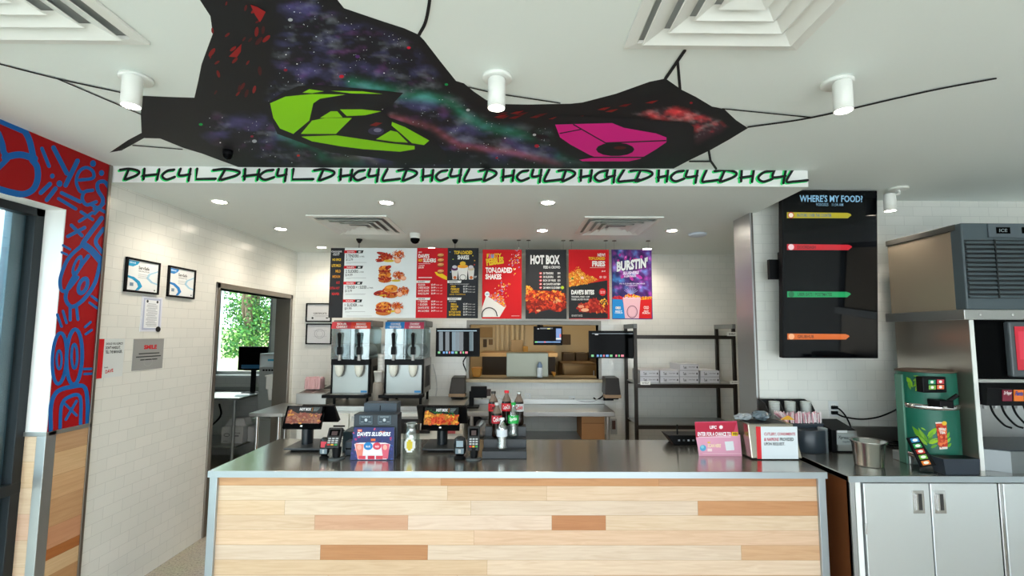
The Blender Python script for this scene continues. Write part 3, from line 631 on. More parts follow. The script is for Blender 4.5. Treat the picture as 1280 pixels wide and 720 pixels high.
# dome cameras, smoke detector
def dome(loc, label, black):
    t = thing('dome_camera', label, 'security camera', loc); x, y, z = loc; m = BLACK if black else WMET; r = .05 if not black else .028
    mb = MB(); mb.lathe([(0, 0), (r, 0), (r, -.02), (r*.93, -r*1.0)], loc, m, 24); mb.build('housing', t)
    mb = MB(); mb.lathe([(r*.92, -r*.98), (r*.85, -r*1.5), (r*.5, -r*1.9), (0, -r*2.05)], loc, GBLACK, 24); mb.build('dome', t)
dome(tuple(at(519, 292, Z=ZS)), 'small white dome camera with dark lens behind the menu boards', False)
dome(tuple(at(285, 188, Z=ZC)), 'black dome camera on the mural above the lettered strip', True)
p = at(872, 292, Z=ZS); mb = MB(); mb.lathe([(0, 0), (.085, 0), (.085, -.012), (.07, -.024), (.03, -.03), (0, -.03)], p, mat('pale_blue_plastic', 'c6d2e0', .4), 32)
tag(mb.build('smoke_detector'), 'round pale smoke detector on the dropped ceiling near the partition', 'smoke detector')
# ================================================================== MENU BOARDS
MY = 4.92
def board(x0, y0, x1, y1, name='panel', parent=None, base='1c1e22', Y=MY):
    mb = MB(); X0_, X1_ = fx(x0, Y, (y0+y1)/2), fx(x1, Y, (y0+y1)/2); Z1, Z0 = fz(y0, Y, (x0+x1)/2), fz(y1, Y, (x0+x1)/2)
    mb.box(X0_, X1_, Y, Y+.012, Z0, Z1, mat('board_core', '2a2c2f', .5)); s = Sheet(mb, (0, Y, 0), (0, -1, 0)); s.l = .0006
    s.mb.add([(X0_, Y-.0003, Z0), (X1_, Y-.0003, Z0), (X1_, Y-.0003, Z1), (X0_, Y-.0003, Z1)], [(0, 1, 2, 3)], INK, c=lin(base)); return mb, s, (X0_, X1_, Z0, Z1)
def cord(t, x, Ztop, black=True):
    p = (x, MY+.006, ZS); mb = MB()
    if black: mb.lathe([(0, 0), (.032, 0), (.030, -.012), (.012, -.04), (0, -.042)], p, BLACK, 20)
    else: mb.lathe([(0, 0), (.022, 0), (.022, -.006), (0, -.008)], p, DSTEEL, 16)
    mb.cyl((x, MY+.006, Ztop-.01), (x, MY+.006, ZS-.005), .0035 if black else .0022, BLACK if black else CHROME, n=8)
    mb.build('hanger', t)
FOOD = ['c8401c', 'e0862a', 'a82a16', 'd65a20', 'f0a838', '8c1e12', 'e8742c']
t = thing('menu_board', 'wide hanging menu of black, white, red and dark panels over the slush machines', 'menu board', (fx(505, MY), MY, fz(398, MY)), 'menu boards hung over the back counter')
YEL = 'e8c22a'
mb, s, r0 = board(412, 310, 429.6, 397.2, base='22252a'); s.crop = (404, 300, 7.2)
for x0, y0, x1, y1, tx, c in ((72, 97, 168, 111, 'CHOOSE', 'd6d8da'), (88, 113, 150, 124, 'YOUR', 'd6d8da'), (88, 127, 146, 139, 'HEAT', 'd6d8da'), (84, 166, 160, 188, 'NO SPICE', YEL), (78, 218, 160, 242, 'LITE MILD', 'd8b02a'), (112, 268, 158, 292, 'MILD', 'd8a028'), (84, 318, 152, 342, 'MEDIUM', 'c88a2a'), (118, 372, 150, 396, 'HOT', 'b0242a'), (60, 422, 148, 444, 'EXTRA HOT', 'b0242a'), (78, 474, 146, 496, 'REAPER', 'c02a2e')):
    s.text(tx, x0, y0, x1, y1, c, .03)
mb.build('heat_guide_panel', t)
mb, s, r1 = board(429.6, 310, 520.4, 397.4, base='dfe7ea'); s.crop = (404, 300, 7.2)
for k, (y, a, b_, n) in enumerate(((93, '2 TENDERS', '$12.99', '#1'), (232, '2 SLIDERS', '$14.99', '#2'), (375, '1 TENDER + 1 SLIDER', '$13.99', '#3'), (535, '1 SLIDER', '$9.99', '#4'))):
    x = 190-k*4
    s.poly([(x, y), (x+112, y), (x+105, y+26), (x, y+26)], 'c81420'); s.poly([(x+112, y), (x+174, y), (x+165, y+26), (x+105, y+26)], '24262a')
    s.text("DAVE'S", x+28, y+7, x+92, y+20, 'f0f0f0', .02); s.text(n, x+126, y+5, x+150, y+22, 'f0f0f0', .03)
    s.text(a, x+16, y+36, x+(130 if k != 2 else 210), y+64, '3a3e44', .02); s.text('w/ FRIES', x+(138 if k != 2 else 214), y+50, x+(180 if k != 2 else 268), y+62, '3a3e44', .01)
    s.text(b_, x+14, y+70, x+78, y+98, '4a4e54', .01); s.rect(x+18, y+108, x+200, y+111, '9aa0a6'); s.rect(x+18, y+116, x+(60 if k != 2 else 190), y+118, 'a8aeb4')
s.rect(210, 682, 440, 685, 'b0b6ba'); s.crop = (468, 300, 7.2)
def fries(cx, cy, r, seed):
    R = random.Random(seed)
    for _ in range(85):
        a = R.uniform(0, 6.28); d = r*R.random()**.7*.85; x, y = cx+d*math.cos(a), cy+d*math.sin(a)*.75; b_ = R.uniform(0, 3.14); l = R.uniform(6, 13)
        s.stroke([(x-l*math.cos(b_), y-l*math.sin(b_)), (x+l*math.cos(b_), y+l*math.sin(b_))], 5, R.choice(['c4501c', 'd87028', 'a83414', 'b84418', 'e88a38']), False)
def dip(x, y, r): s.ell(x, y, r, r*.8, 'e89a72'); s.ell(x, y-2, r*.8, r*.55, 'f0b898')
def tender(x, y, l, h, rot=0): s.ell(x, y, l, h, '9c2018', rot, 16); s.ell(x+3, y-2, l*.7, h*.55, 'b83420', rot, 12); s.ell(x-l*.3, y, l*.3, h*.3, '7a1814', rot, 10)
def bun(x, y, w, h): s.ell(x, y+h*.75, w, h*.45, 'c06a28', 0, 18); s.ell(x, y+h*.35, w*1.08, h*.4, '9c2418', 0, 18); s.ell(x, y+h*.12, w*1.02, h*.22, 'e8b070', 0, 16); s.ell(x, y-h*.25, w, h*.55, 'dc8428', -6, 20); s.ell(x-w*.2, y-h*.45, w*.5, h*.22, 'f0a848', -8, 14)
tender(84, 128, 66, 16, 14); tender(76, 178, 62, 16, -14); tender(100, 150, 60, 18); s.ell(130, 188, 50, 12, 'd8b83a'); fries(215, 135, 62, 1); dip(210, 186, 30)
bun(95, 326, 58, 50); bun(92, 262, 52, 38); tender(125, 246, 30, 16, -20); s.ell(195, 366, 44, 10, 'd8b83a'); fries(218, 318, 60, 2); dip(262, 345, 26)
tender(55, 478, 62, 24, -8); bun(150, 452, 62, 60); s.ell(90, 502, 46, 10, 'd8b83a'); fries(262, 462, 58, 3); dip(230, 490, 28)
bun(84, 606, 70, 62); fries(208, 598, 56, 4); dip(212, 640, 30); s.ell(150, 642, 44, 10, 'd8b83a')
for P, sd in (([(48, 330), (60, 240), (110, 235), (150, 300), (160, 350), (130, 380), (60, 378)], 41), ([(4, 480), (60, 455), (100, 440), (200, 430), (210, 500), (130, 515), (30, 505)], 42), ([(20, 600), (60, 570), (130, 560), (160, 610), (150, 650), (60, 655)], 43), ([(20, 180), (60, 130), (150, 120), (170, 170), (120, 185)], 44)):
    s.blobs(P, 34, ['a82c18', 'c8481c', '8c2014', 'd86a28', 'e09038', 'b83a1c'], 12, .5, sd)
mb.build('combo_panel', t)
mb, s, r2 = board(520.4, 310, 559, 397.6, base='c4101e'); s.crop = (510, 290, 6)
s.text("DAVE'S", 78, 165, 160, 195, 'eef0ee', .04); s.text('HOT', 78, 203, 110, 223, YEL, .05); s.text('SLIDERS', 114, 198, 210, 228, 'eef0ee', .04); s.text('NEW', 80, 147, 104, 157, 'eeeeee', .02)
s.rect(78, 236, 168, 239, 'e8d8d8'); s.text('2 SLIDERS', 78, 246, 124, 256, 'eecfcf'); s.text('$9.99', 78, 260, 118, 276, 'f4e4e4', .02); s.rect(78, 338, 180, 346, 'e8c0c0')
s.poly([(200, 300), (240, 300), (292, 335), (292, 360), (268, 352), (215, 325)], 'ecc41e')
for y in (178, 215, 250, 298): s.ell(245, y+6, 26, 9, '8c3a1c', -4); s.ell(245, y-6, 24, 11, 'd89a58', -4); s.ell(240, y-10, 14, 4, 'e8b87a')
for y, w in ((364, 'SLIDERS'), (492, 'SIDES')): s.poly([(56, y), (168, y), (162, y+18), (56, y+18)], 'e6e6e4'); s.text(w, 76, y+4, 128, y+14, '3a3a3a', .02)
for y, a, c, d in ((395, 'SLIDER', '$3.99', '400 cal'), (416, 'CHEESE BACON', '$4.49', '510 cal'), (438, "DAVE'S SLIDER", '$4.99', '530 cal'), (460, 'KALE SLAW', '$2.49', '150 cal'), (520, '1 TENDER', '$3.99', '250 cal'), (542, '1 SLIDER', '$4.99', '400 cal'), (566, "DAVE'S BITES", '$5.99', '430 cal'), (590, 'MAC & CHEESE', '$4.99', '520 cal')):
    s.text(a, 76, y-6, 76+min(82, 9*len(a)), y+9, 'ecdcdc', .02); s.text(c, 174, y-6, 206, y+9, 'f4e8e8', .02); s.text(d, 210, y-2, 256, y+7, 'e0b0b0')
mb.build('slider_panel', t)
mb, s, r3 = board(559, 310, 597.8, 397.8, base='22252c'); s.crop = (510, 290, 6)
s.text('TOP-LOADED', 346, 140, 482, 168, YEL, .04); s.text('SHAKES', 372, 174, 458, 206, 'eceeec', .04)
for x, c in ((350, '5a2c5a'), (472, 'c8b8a0')): s.poly([(x-24, 280), (x+26, 280), (x+18, 356), (x-16, 356)], 'd8d6d2'); s.ell(x, 276, 26, 14, c); s.ell(x, 262, 18, 12, 'c8c4d0'); s.ell(x+2, 342, 12, 12, 'c86a34')
s.poly([(372, 262), (450, 262), (440, 357), (382, 357)], 'e6e4e0'); s.ell(411, 258, 40, 14, 'e8a030'); s.ell(411, 236, 22, 16, 'e0b83a'); s.ring(411, 340, 22, 20, 4, '3a3a3a'); s.text('$7', 498, 330, 516, 346, 'd8d8d8', .02)
for x, y, c in ((338, 205, '9ab83a'), (315, 150, '5a8ac8'), (500, 215, 'c8963a'), (498, 245, 'c83a3a'), (486, 178, 'c8b43a'), (320, 300, '7a9ac8')): s.ell(x, y, 5, 4, c)
for y, w in ((364, 'SHAKES'), (492, 'DRINKS')): s.poly([(296, y), (402, y), (396, y+18), (296, y+18)], 'e2e4e4'); s.text(w, 308, y+4, 372, y+14, '3a3a3a', .02)
s.text('VANILLA, CHOCOLATE OR STRAWBERRY', 314, 388, 458, 396, 'c8c8c8'); s.text('ADD TOPPING', 310, 463, 430, 473, 'c8a02a', .02); s.text('FOUNTAIN', 308, 515, 360, 524, 'd8d8d8')
for y, a, c in ((408, 'OREO', '$5.99'), (428, 'PEBBLES', '$5.99'), (448, 'CLASSIC', '$5.99'), (540, 'SMALL', '$2.49'), (559, 'MEDIUM', '$2.99'), (578, 'LARGE', '$3.29'), (600, 'BOTTLED WATER', '$2.49'), (620, 'BOTTLED DRINK', '$2.99')):
    s.text(a, 322 if len(a) < 9 else 308, y-7, (322+9*len(a)) if len(a) < 9 else 396, y+8, 'e0b428', .03); s.text(c, 414, y-7, 446, y+8, 'dcdcdc', .02); s.text('350 cal', 450, y-3, 502, y+6, 'a8a8a8')
mb.build('shakes_panel', t)
cord(t, fx(445, MY), r1[3]); cord(t, fx(567, MY), r3[3])
def menu(x0, y0, x1, y1, label, base, crop):
    t = thing('menu_board', label, 'menu board', (fx((x0+x1)/2, MY), MY, fz(y1, MY)), 'menu boards hung over the back counter')
    mb, s, r = board(x0, y0, x1, y1, base=base); s.crop = crop
    for x in (r[0]+.03, r[1]-.03): cord(t, x, r[3], False)
    return t, mb, s
# shakes poster
t, mb, s = menu(602.8, 312, 652, 398.4, 'red hanging menu board with a tilted cup spilling coloured cereal', 'c6101a', (600, 310, 8))
s.text('FRUITY', 68, 56, 215, 100, YEL, .05, rot=-2); s.text('PEBBLES', 62, 96, 238, 168, YEL, .06, rot=-8); s.text('R', 88, 62, 112, 102, 'e0489a', .08); s.text('U', 114, 62, 138, 100, '4aa0e0', .08); s.text('I', 142, 60, 150, 98, 'e05030', .08)
s.text('TOP-LOADED', 56, 194, 322, 250, 'f4f0ee', .045); s.text('SHAKES', 54, 260, 214, 314, 'f4f0ee', .045)
R = random.Random(4); CER = ['e8a030', 'e0c838', 'e07080', '6a90d0', 'f0a0b0', 'e86028', '58a8c8', 'e8d8c8']
for k in range(150):
    q = R.random(); x = 395-q*200+R.gauss(0, 34-q*8); y = 30+q*440+R.gauss(0, 34)
    if x < 405 and 22 < y < 560 and not (y < 330 and x < 335 and not (y < 180 and x > 255)) and x > 150: s.ell(x, y, R.uniform(5, 11), R.uniform(3, 6), R.choice(CER), R.uniform(0, 180), 7)
s.poly([(62, 478), (262, 580), (196, 690), (20, 690), (20, 600)], 'e4e0dc'); s.poly([(88, 486), (160, 440), (235, 500), (265, 575), (240, 590)], 'd8502a'); s.blobs([(88, 486), (160, 440), (235, 500), (265, 575), (240, 590)], 90, CER[:6]+['d84030'], 9, seed=6)
s.ell(72, 462, 25, 27, 'e8e8e8'); s.text('new', 58, 454, 86, 470, '3a8ab0', .02); s.stroke([(20, 690), (26, 640), (60, 605), (110, 600), (155, 630), (172, 680)], 12, '4a4644'); s.stroke([(34, 682), (40, 645), (66, 620), (108, 616), (142, 640), (156, 684)], 4, 'c8c4c0'); s.rect(315, 676, 395, 682, 'd8a0a0'); mb.build('panel', t)
# hot box
t, mb, s = menu(657, 312, 708, 398.6, 'black hanging menu board headed HOT BOX over a heap of tenders', '26282c', (655, 310, 8))
s.text('HOT BOX', 64, 70, 358, 164, 'e2e4e4', .05); s.text('FEED A CROWD', 194, 178, 362, 206, 'd0d2d2', .03)
for k, (a, b_) in enumerate((('30 TENDERS', '$80'), ('30 SLIDERS', '$85'), ('BOX OF FRIES', '$25'), ("40 DAVE'S BITES", '$50'), ('20 MINI SLIDERS', '$60'))):
    y = 242+k*36; s.ell(166, y+11, 15, 12, 'c01828'); s.text('#%d' % (k+1), 158, y+4, 176, y+18, 'f0d8d8', .03); s.text(a, 192, y, 262+12*max(0, len(a)-9)+20, y+22, 'c8caca', .03); s.text(b_, 334, y, 364, y+22, 'c8caca', .03)
s.ell(384, 396, 17, 16, 'a8c42a')
s.poly([(22, 385), (60, 380), (90, 420), (200, 425), (330, 435), (415, 455), (418, 600), (360, 640), (250, 615), (150, 640), (70, 645), (22, 610)], '7a1c10')
s.blobs([(22, 380), (60, 378), (92, 412), (85, 445), (22, 450)], 50, ['e8a030', 'f0b840', 'd88a20', 'c86a20'], 9, seed=8)
s.blobs([(26, 440), (200, 424), (330, 432), (415, 455), (418, 540), (26, 530)], 130, ['c84018', 'e07020', 'd8561c', 'a82c14', 'e89838', 'b83a18'], 17, .5, 9)
s.blobs([(22, 470), (230, 520), (415, 530), (418, 600), (360, 640), (250, 615), (150, 640), (70, 645), (24, 600)], 150, ['b02a18', 'c83820', '8c1c12', 'd04a24', '701810', 'b83018'], 18, .5, 10)
s.blobs([(280, 520), (360, 515), (370, 545), (290, 550)], 10, ['d8a070', 'c88a5a'], 12, seed=3); s.ell(145, 626, 22, 10, 'e0a878'); mb.build('panel', t)
# fries and bites
t, mb, s = menu(711, 312, 761.6, 398.8, 'hanging menu board, red above with fries and black below with bites', 'c8101a', (708, 310, 8))
s.poly([(24, 388), (410, 322), (414, 704), (26, 704)], '1f2226'); s.text('NEW!', 312, 52, 388, 86, 'eee6e4', .04); s.text('TOP-LOADED', 222, 90, 386, 120, YEL, .04); s.text('FRIES', 258, 130, 388, 186, 'f4f0ee', .05); s.rect(236, 194, 386, 199, 'e0b8b0'); s.text('$8.49', 352, 224, 390, 242, 'f0dcd8', .02)
for x in (344, 384): s.text('NEW', x-14, 280, x+14, 304, 'e8d0cc', .02)
s.poly([(24, 388), (24, 250), (90, 240), (130, 205), (200, 280), (260, 280), (320, 320), (250, 345), (120, 372)], 'c87a24'); s.blobs([(24, 385), (24, 250), (80, 240), (130, 200), (160, 240), (230, 275), (320, 320), (230, 350), (120, 372)], 190, ['e8a030', 'f0b848', 'd87a20', 'c84a1c', 'e89428', 'd8601c', 'f0c870'], 11, .5, 12)
s.blobs([(40, 230), (120, 180), (140, 215), (60, 250)], 14, ['c03018', 'd86028', 'e89838'], 9, seed=13); s.ell(158, 298, 16, 14, 'e8b8b0'); s.ell(60, 305, 12, 12, '5a7a3a')
s.text("DAVE'S BITES", 48, 418, 278, 466, 'e6e8e8', .05); s.text('TENDERS, FRIES + DIP', 48, 480, 232, 500, 'c8caca', .03); s.text('TOSSED, SAUCED OR DRY', 48, 506, 226, 526, 'c8caca', .03)
s.poly([(362+38*(1 if k % 2 else .84)*math.cos(k*math.pi/14), 441+40*(1 if k % 2 else .84)*math.sin(k*math.pi/14)) for k in range(28)], 'c8181c'); s.text('FROM', 340, 430, 384, 440, 'f0d8d8', .02); s.text('$6.99', 340, 444, 384, 456, 'f0d8d8', .02)
P = [(98, 600), (130, 560), (200, 550), (250, 510), (300, 505), (340, 560), (410, 575), (414, 640), (300, 645), (150, 640)]; s.poly(P, '8c1c14'); s.blobs(P, 110, ['b02820', '8c1a16', 'c8402c', 'a02a1c', 'd86a3c', '741612'], 17, .6, 14)
s.blobs([(330, 520), (390, 505), (414, 560), (370, 590)], 30, ['e8a030', 'f0b840', 'd88a20'], 9, seed=15); s.ell(145, 585, 32, 14, 'd89070'); s.ell(185, 620, 40, 17, 'e0a888'); s.text('ASK ABOUT SAUCES', 50, 666, 160, 686, 'c0c4c4', .02); mb.build('panel', t)
# burstin slushers
t, mb, s = menu(765, 312, 815, 399, 'purple and blue hanging menu board headed BURSTIN with a pink cup', '4a2a78', (763, 310, 8))
V = []; C = []; Fs = []; nx, ny = 34, 42
for j in range(ny+1):
    for i in range(nx+1):
        x, y = 20+i*392/nx, 18+j*480/ny; a = noise.fractal(Vector((x/90, y/90, 3.1)), .9, 2, 4); b_ = noise.fractal(Vector((x/70, y/70, 9.1)), .9, 2, 4); u = x/412
        c = Vector(lin('223a78'))*(1-u)+Vector(lin('6a2a90'))*u; c = c+Vector((.42, .04, .30))*max(0, a*1.6-.05)+Vector((.02, .16, .30))*max(0, b_*1.6-.1); c = c*(.75+.5*b_); V.append((x, y)); C.append(tuple(max(0, k) for k in c))
s.l += .0001; s.mb.add([s.at(*p) for p in V], [(j*(nx+1)+i, j*(nx+1)+i+1, (j+1)*(nx+1)+i+1, (j+1)*(nx+1)+i) for j in range(ny) for i in range(nx)], INK, vc=C)
for x, y, rx, ry, rot in ((152, 98, 14, 24, 20), (95, 70, 12, 16, 0), (78, 128, 12, 14, 0), (118, 292, 18, 12, -40), (210, 300, 16, 30, -30), (300, 300, 14, 12, 0), (200, 108, 8, 18, 20), (285, 285, 40, 14, 30), (310, 92, 14, 20, 0), (350, 180, 16, 8, 0)): s.ell(x, y, rx, ry, 'b8349c', rot)
s.ell(152, 92, 5, 8, 'f0a8e0'); s.text('NEW', 226, 102, 272, 116, 'e83a9a', .03, shear=.2)
s.text("BURSTIN'", 56, 118, 372, 222, '3a1a5c', .09, shear=.15, rot=-8); s.text("BURSTIN'", 54, 114, 366, 218, 'eef4f4', .05, shear=.15, rot=-8); s.text('SLUSHERS', 124, 232, 282, 264, 'e4d8f0', .05, shear=.15, rot=-3); s.text('& LEMONADES', 136, 268, 256, 292, 'd8cce8', .04, shear=.1, rot=-2)
s.text('TRY A SLUSHER OR LEMONADE', 88, 350, 346, 363, 'd8d0e8', .02); s.text('WITH POPPING PEARLS', 152, 370, 272, 381, 'c8c0dc', .02)
for k in range(9): a = -math.pi/2+(k-4)*.24; s.stroke([(205, 470), (205+math.cos(a)*80, 470+math.sin(a)*80)], 3, 'a8b8e8', False)
s.rect(20, 492, 412, 540, 'b0202c'); s.blobs([(20, 484), (130, 480), (130, 506), (20, 508)], 26, ['b81828', 'd03040', '8c1020'], 8, .8, 16); s.blobs([(285, 480), (412, 488), (412, 520), (285, 515)], 40, ['f0a020', 'e8b838', 'd88018'], 9, .8, 17)
s.poly([(20, 510), (122, 516), (150, 704), (20, 704)], '1f86cc'); s.poly([(296, 520), (412, 510), (412, 704), (278, 704)], 'd0181e'); s.poly([(124, 500), (302, 500), (284, 704), (146, 704)], 'e2b4c0'); s.ell(213, 498, 90, 12, 'e8c0cc'); s.blobs([(124, 492), (180, 462), (260, 470), (300, 492)], 50, ['e8b030', 'd83828', 'f0c040'], 9, .8, 18)
s.ring(217, 638, 50, 60, 7, '7a4a5c'); s.ring(217, 638, 40, 50, 2, 'b08090'); s.text('OREO', 50, 585, 104, 612, 'e8e0d0', .05); s.text('MAKE IT', 50, 624, 116, 640, 'e8f0f4', .03); s.text('COOKIE JAR', 44, 642, 124, 658, 'e8f0f4', .03); s.text('COLD', 332, 580, 384, 612, 'f0c4c0', .05); s.text('FRUIT', 334, 624, 382, 640, 'f4e4e4', .03); s.text('PUNCH', 320, 642, 394, 660, 'f4e4e4', .03); mb.build('panel', t)
# ================================================================== ORDER STATUS SCREEN (tilted forward on its bracket)
TLa, TRa = at(979, 238, Y=3.47), at(1100, 238, Y=3.47); BLa, BRa = at(977, 448, Y=3.56), at(1094.5, 447.5, Y=3.56)
tw = (TRa.x-TLa.x+BRa.x-BLa.x)/2; tc = (TLa+TRa+BLa+BRa)/4; upv = Vector((0, (TLa.y-BLa.y), TLa.z-BLa.z)); th = upv.length; upv.normalize()
nn = Vector((1, 0, 0)).cross(upv); nn = nn if nn.y < 0 else -nn
t = thing('order_status_screen', "tall portrait screen reading WHERE'S MY FOOD on the right tiled wall", 'screen', (tc.x, YT, tc.z-.3))
TM = frame_M(tc+upv*th/2-Vector((tw/2, 0, 0)), (1, 0, 0), nn)
mb = MB(TM); mb.box(0, tw, -th, 0, -.05, 0, BLACK); mb.build('casing', t, bevel=.004)
mb = MB(TM); mb.box(.008, tw-.008, -th+.01, -.008, 0, .0008, mat('tv_glass', '04060a', .07, spec=.28)); s = Sheet(mb, (0, 0, 0), (0, 0, 1), ink=SCR, M=Matrix.Identity(4)); s.l = .001
def tq(x, y): return ((x-48)/372*tw, (y-56)/626*th)
def tt(tx, x0, y0, x1, y1, c, **k): a = tq(x0, y0); b_ = tq(x1, y1); s.text(tx, a[0], a[1], b_[0], b_[1], c, **k)
def tpoly(P, c): s.poly([tq(*p) for p in P], c)
tt("WHERE'S MY FOOD?", 116, 74, 362, 100, '7fb2d0', bold=.02); tt('9/20/2025', 180, 104, 228, 115, '6f98ae', bold=.01); tt('11:34 AM', 242, 104, 286, 115, '6f98ae', bold=.01)
for y, c, w, tx, tcc in ((139, 'a8a020', 318, "IN-STORE / OVER THE COUNTER", '1e5a8c'), (258, 'c01c2c', 320, 'DOORDASH', '281418'), (434, '0d9a58', 314, 'UBER EATS / POSTMATES', '14402c'), (591, 'd0641c', 308, 'GRUBHUB', '5a2408')):
    tpoly([(66, y), (w-16, y+1), (w-4, y+5), (w, y+10), (w-10, y+17), (w-14, y+21), (66, y+22)], c); a = tq(82, y+11); s.ell(a[0], a[1], .022, .022, 'e4dccb' if y < 200 else ('e8c8cc' if y < 300 else '126a40' if y < 500 else 'f0b080'))
    tt(tx, 106, y+5, 106+min(134, 9*len(tx)), y+17, tcc, bold=.02)
a = tq(82, 150); s.ring(a[0], a[1], .02, .02, .006, 'b02020')
mb.build('display', t)
mb = MB(); mb.box(tc.x-tw/2-.05, tc.x+.25, YT-.16, YT-.13, tc.z-.03, tc.z+.12, BLACK); mb.box(tc.x-.25, tc.x+.25, YT-.02, YT-.0005, tc.z-.2, tc.z+.2, BLACK); mb.hexa([(tc.x-.2, tc.y+.02, tc.z-.1), (tc.x+.2, tc.y+.02, tc.z-.1), (tc.x+.2, YT-.01, tc.z-.1), (tc.x-.2, YT-.01, tc.z-.1)], [(tc.x-.2, tc.y+.02, tc.z+.1), (tc.x+.2, tc.y+.02, tc.z+.1), (tc.x+.2, YT-.01, tc.z+.1), (tc.x-.2, YT-.01, tc.z+.1)], BLACK); mb.build('wall_bracket', t)
# ================================================================== PICTURES AND SIGNS ON THE LEFT WALL
def lframe(name, label, cat, q, border, paper, group=None, thick=.018, framec=BLACK):
    """q: four corners in the photograph, clockwise from top left, on the left wall"""
    P = [onplane(x, y, (XL, 0, 0), Vector((1, 0, 0))) for x, y in q]
    y0 = (P[0].y+P[3].y)/2; y1 = (P[1].y+P[2].y)/2; z1 = (P[0].z+P[1].z)/2; z0 = (P[2].z+P[3].z)/2
    t = thing(name, label, cat, (XL, (y0+y1)/2, z0), group)
    if border:
        mb = MB()
        for a, b_, c, d in ((y0, y0+border, z0, z1), (y1-border, y1, z0, z1), (y0, y1, z1-border, z1), (y0, y1, z0, z0+border)): mb.box(XL+.0005, XL+thick, a, b_, c, d, framec)
        mb.build('frame', t, bevel=.002)
    mb = MB(); b_ = border*.8; fxx = XL+(thick*.5 if border else .003); mb.box(XL+.0004, fxx, y0+b_, y1-b_, z0+b_, z1-b_, mat('paper_'+paper, paper, .4))
    s = Sheet(mb, (fxx, 0, 0), (1, 0, 0), M=Matrix(((0, 0, 1, fxx), (1, 0, 0, y0), (0, 1, 0, z1), (0, 0, 0, 1)))); s.l = .0004
    return t, mb, s, y1-y0, z1-z0
for k, (q, lb, bl) in enumerate(((((156.5, 321.3), (198.5, 328.5), (196, 368), (153, 364.8)), 'black framed certificate with pale blue swirl, the larger nearer one of the pair', '2a9fd0'),
                                 (((210, 331.5), (243.5, 338), (240.5, 374), (206.5, 370.5)), 'black framed certificate with blue swirl, nearer the doorway', '2f86cf'))):
    t, mb, s, W_, H_ = lframe('framed_certificate', lb, 'framed certificate', q, .014, 'eef2f4', 'framed certificates on the left wall'); s.step = .00002
    s.poly([(.018, .018), (W_*.38, .018), (W_*.33, H_*.17), (W_*.2, H_*.25), (.018, H_*.24)], bl); s.text('SERVICE', W_*.09, H_*.11, W_*.27, H_*.16, 'e4f2fa', .02)
    s.poly([(.018, H_*.52), (W_*.25, H_*.55), (W_*.42, H_*.66), (W_*.5, H_*.8), (W_*.4, H_*.92), (W_*.3, H_*.94), (W_*.38, H_*.82), (W_*.34, H_*.72), (W_*.2, H_*.62), (.018, H_*.58)], bl)
    s.poly([(W_*.95, H_*.3), (W_*.72, H_*.42), (W_*.68, H_*.52), (W_*.8, H_*.62), (W_*.95, H_*.66), (W_*.95, H_*.7), (W_*.75, H_*.66), (W_*.6, H_*.54), (W_*.66, H_*.4), (W_*.95, H_*.26)], 'a9d4ea')
    s.text('ServSafe', W_*.36, H_*.2, W_*.68, H_*.3, '30363c', .02); s.text('CERTIFICATION', W_*.36, H_*.33, W_*.68, H_*.37, '5a6268', .01)
    for j in range(3): s.rect(W_*.36, H_*(.44+j*.05), W_*.66, H_*(.45+j*.05), '9aa2a8')
    s.rect(W_*.14, H_*.72, W_*.24, H_*.82, '7f98b0'); s.rect(W_*.86, H_*.86, W_*.9, H_*.9, '50565c'); mb.build('certificate', t)
t, mb, s, W_, H_ = lframe('permit_certificate', 'white certificate with blue patterned border and black seal, below the two framed ones', 'certificate', ((177, 370), (202.5, 372), (201, 414), (174.5, 415)), 0, 'dfe3ee')
s.rect(W_*.08, H_*.05, W_*.92, H_*.95, 'b4bdd6'); s.rect(W_*.15, H_*.1, W_*.85, H_*.9, 'e9edf2')
for x in (.26, .74): s.ell(W_*x, H_*.14, W_*.05, W_*.05, '30343c')
for j in range(16): s.rect(W_*(.24 if j % 3 else .3), H_*(.2+j*.042), W_*(.76 if j % 4 else .68), H_*(.212+j*.042), '8c929c')
s.ell(W_*.86, H_*.93, W_*.13, H_*.08, '0c0c0e'); mb.build('sheet', t)
t, mb, s, W_, H_ = lframe('notice_sign', "white notice with red left stripe about asking, beside the red mural's edge", 'sign', ((123, 424), (155.5, 423), (152.5, 469.5), (119.5, 474)), 0, 'd9dfdf', 'small signs on the left wall')
s.rect(0, 0, W_*.2, H_, 'c8141c'); s.text('SHOULD YOU SUSPECT?', W_*.27, H_*.1, W_*.93, H_*.16, '3a4042', .02); s.text("DON'T HANDLE IT.", W_*.27, H_*.19, W_*.84, H_*.27, '3a4042', .03); s.text('TELL THE MANAGER.', W_*.27, H_*.3, W_*.92, H_*.38, '3a4042', .03)
s.text('THANKS,', W_*.26, H_*.72, W_*.42, H_*.76, '3a4042', .02); s.text('DAVE', W_*.32, H_*.79, W_*.62, H_*.88, 'c8141c', .03, rot=-6); mb.build('panel', t)
t, mb, s, W_, H_ = lframe('notice_sign', 'grey notice headed SMILE in red letters, below the certificate with the seal', 'sign', ((166.5, 424), (204.5, 423), (202.5, 460), (164.5, 463.5)), 0, '9a9c9b', 'small signs on the left wall')
s.text('SMILE', W_*.33, H_*.2, W_*.76, H_*.34, 'c81c28', .05)
for j, (a, b_) in enumerate(((.18, .86), (.1, .92), (.24, .8))): s.rect(W_*a, H_*(.46+j*.1), W_*b_, H_*(.495+j*.1), '3a3c3e')
s.ring(W_*.5, H_*.75, W_*.14, H_*.14, .002, 'b0b2b0'); mb.build('panel', t)
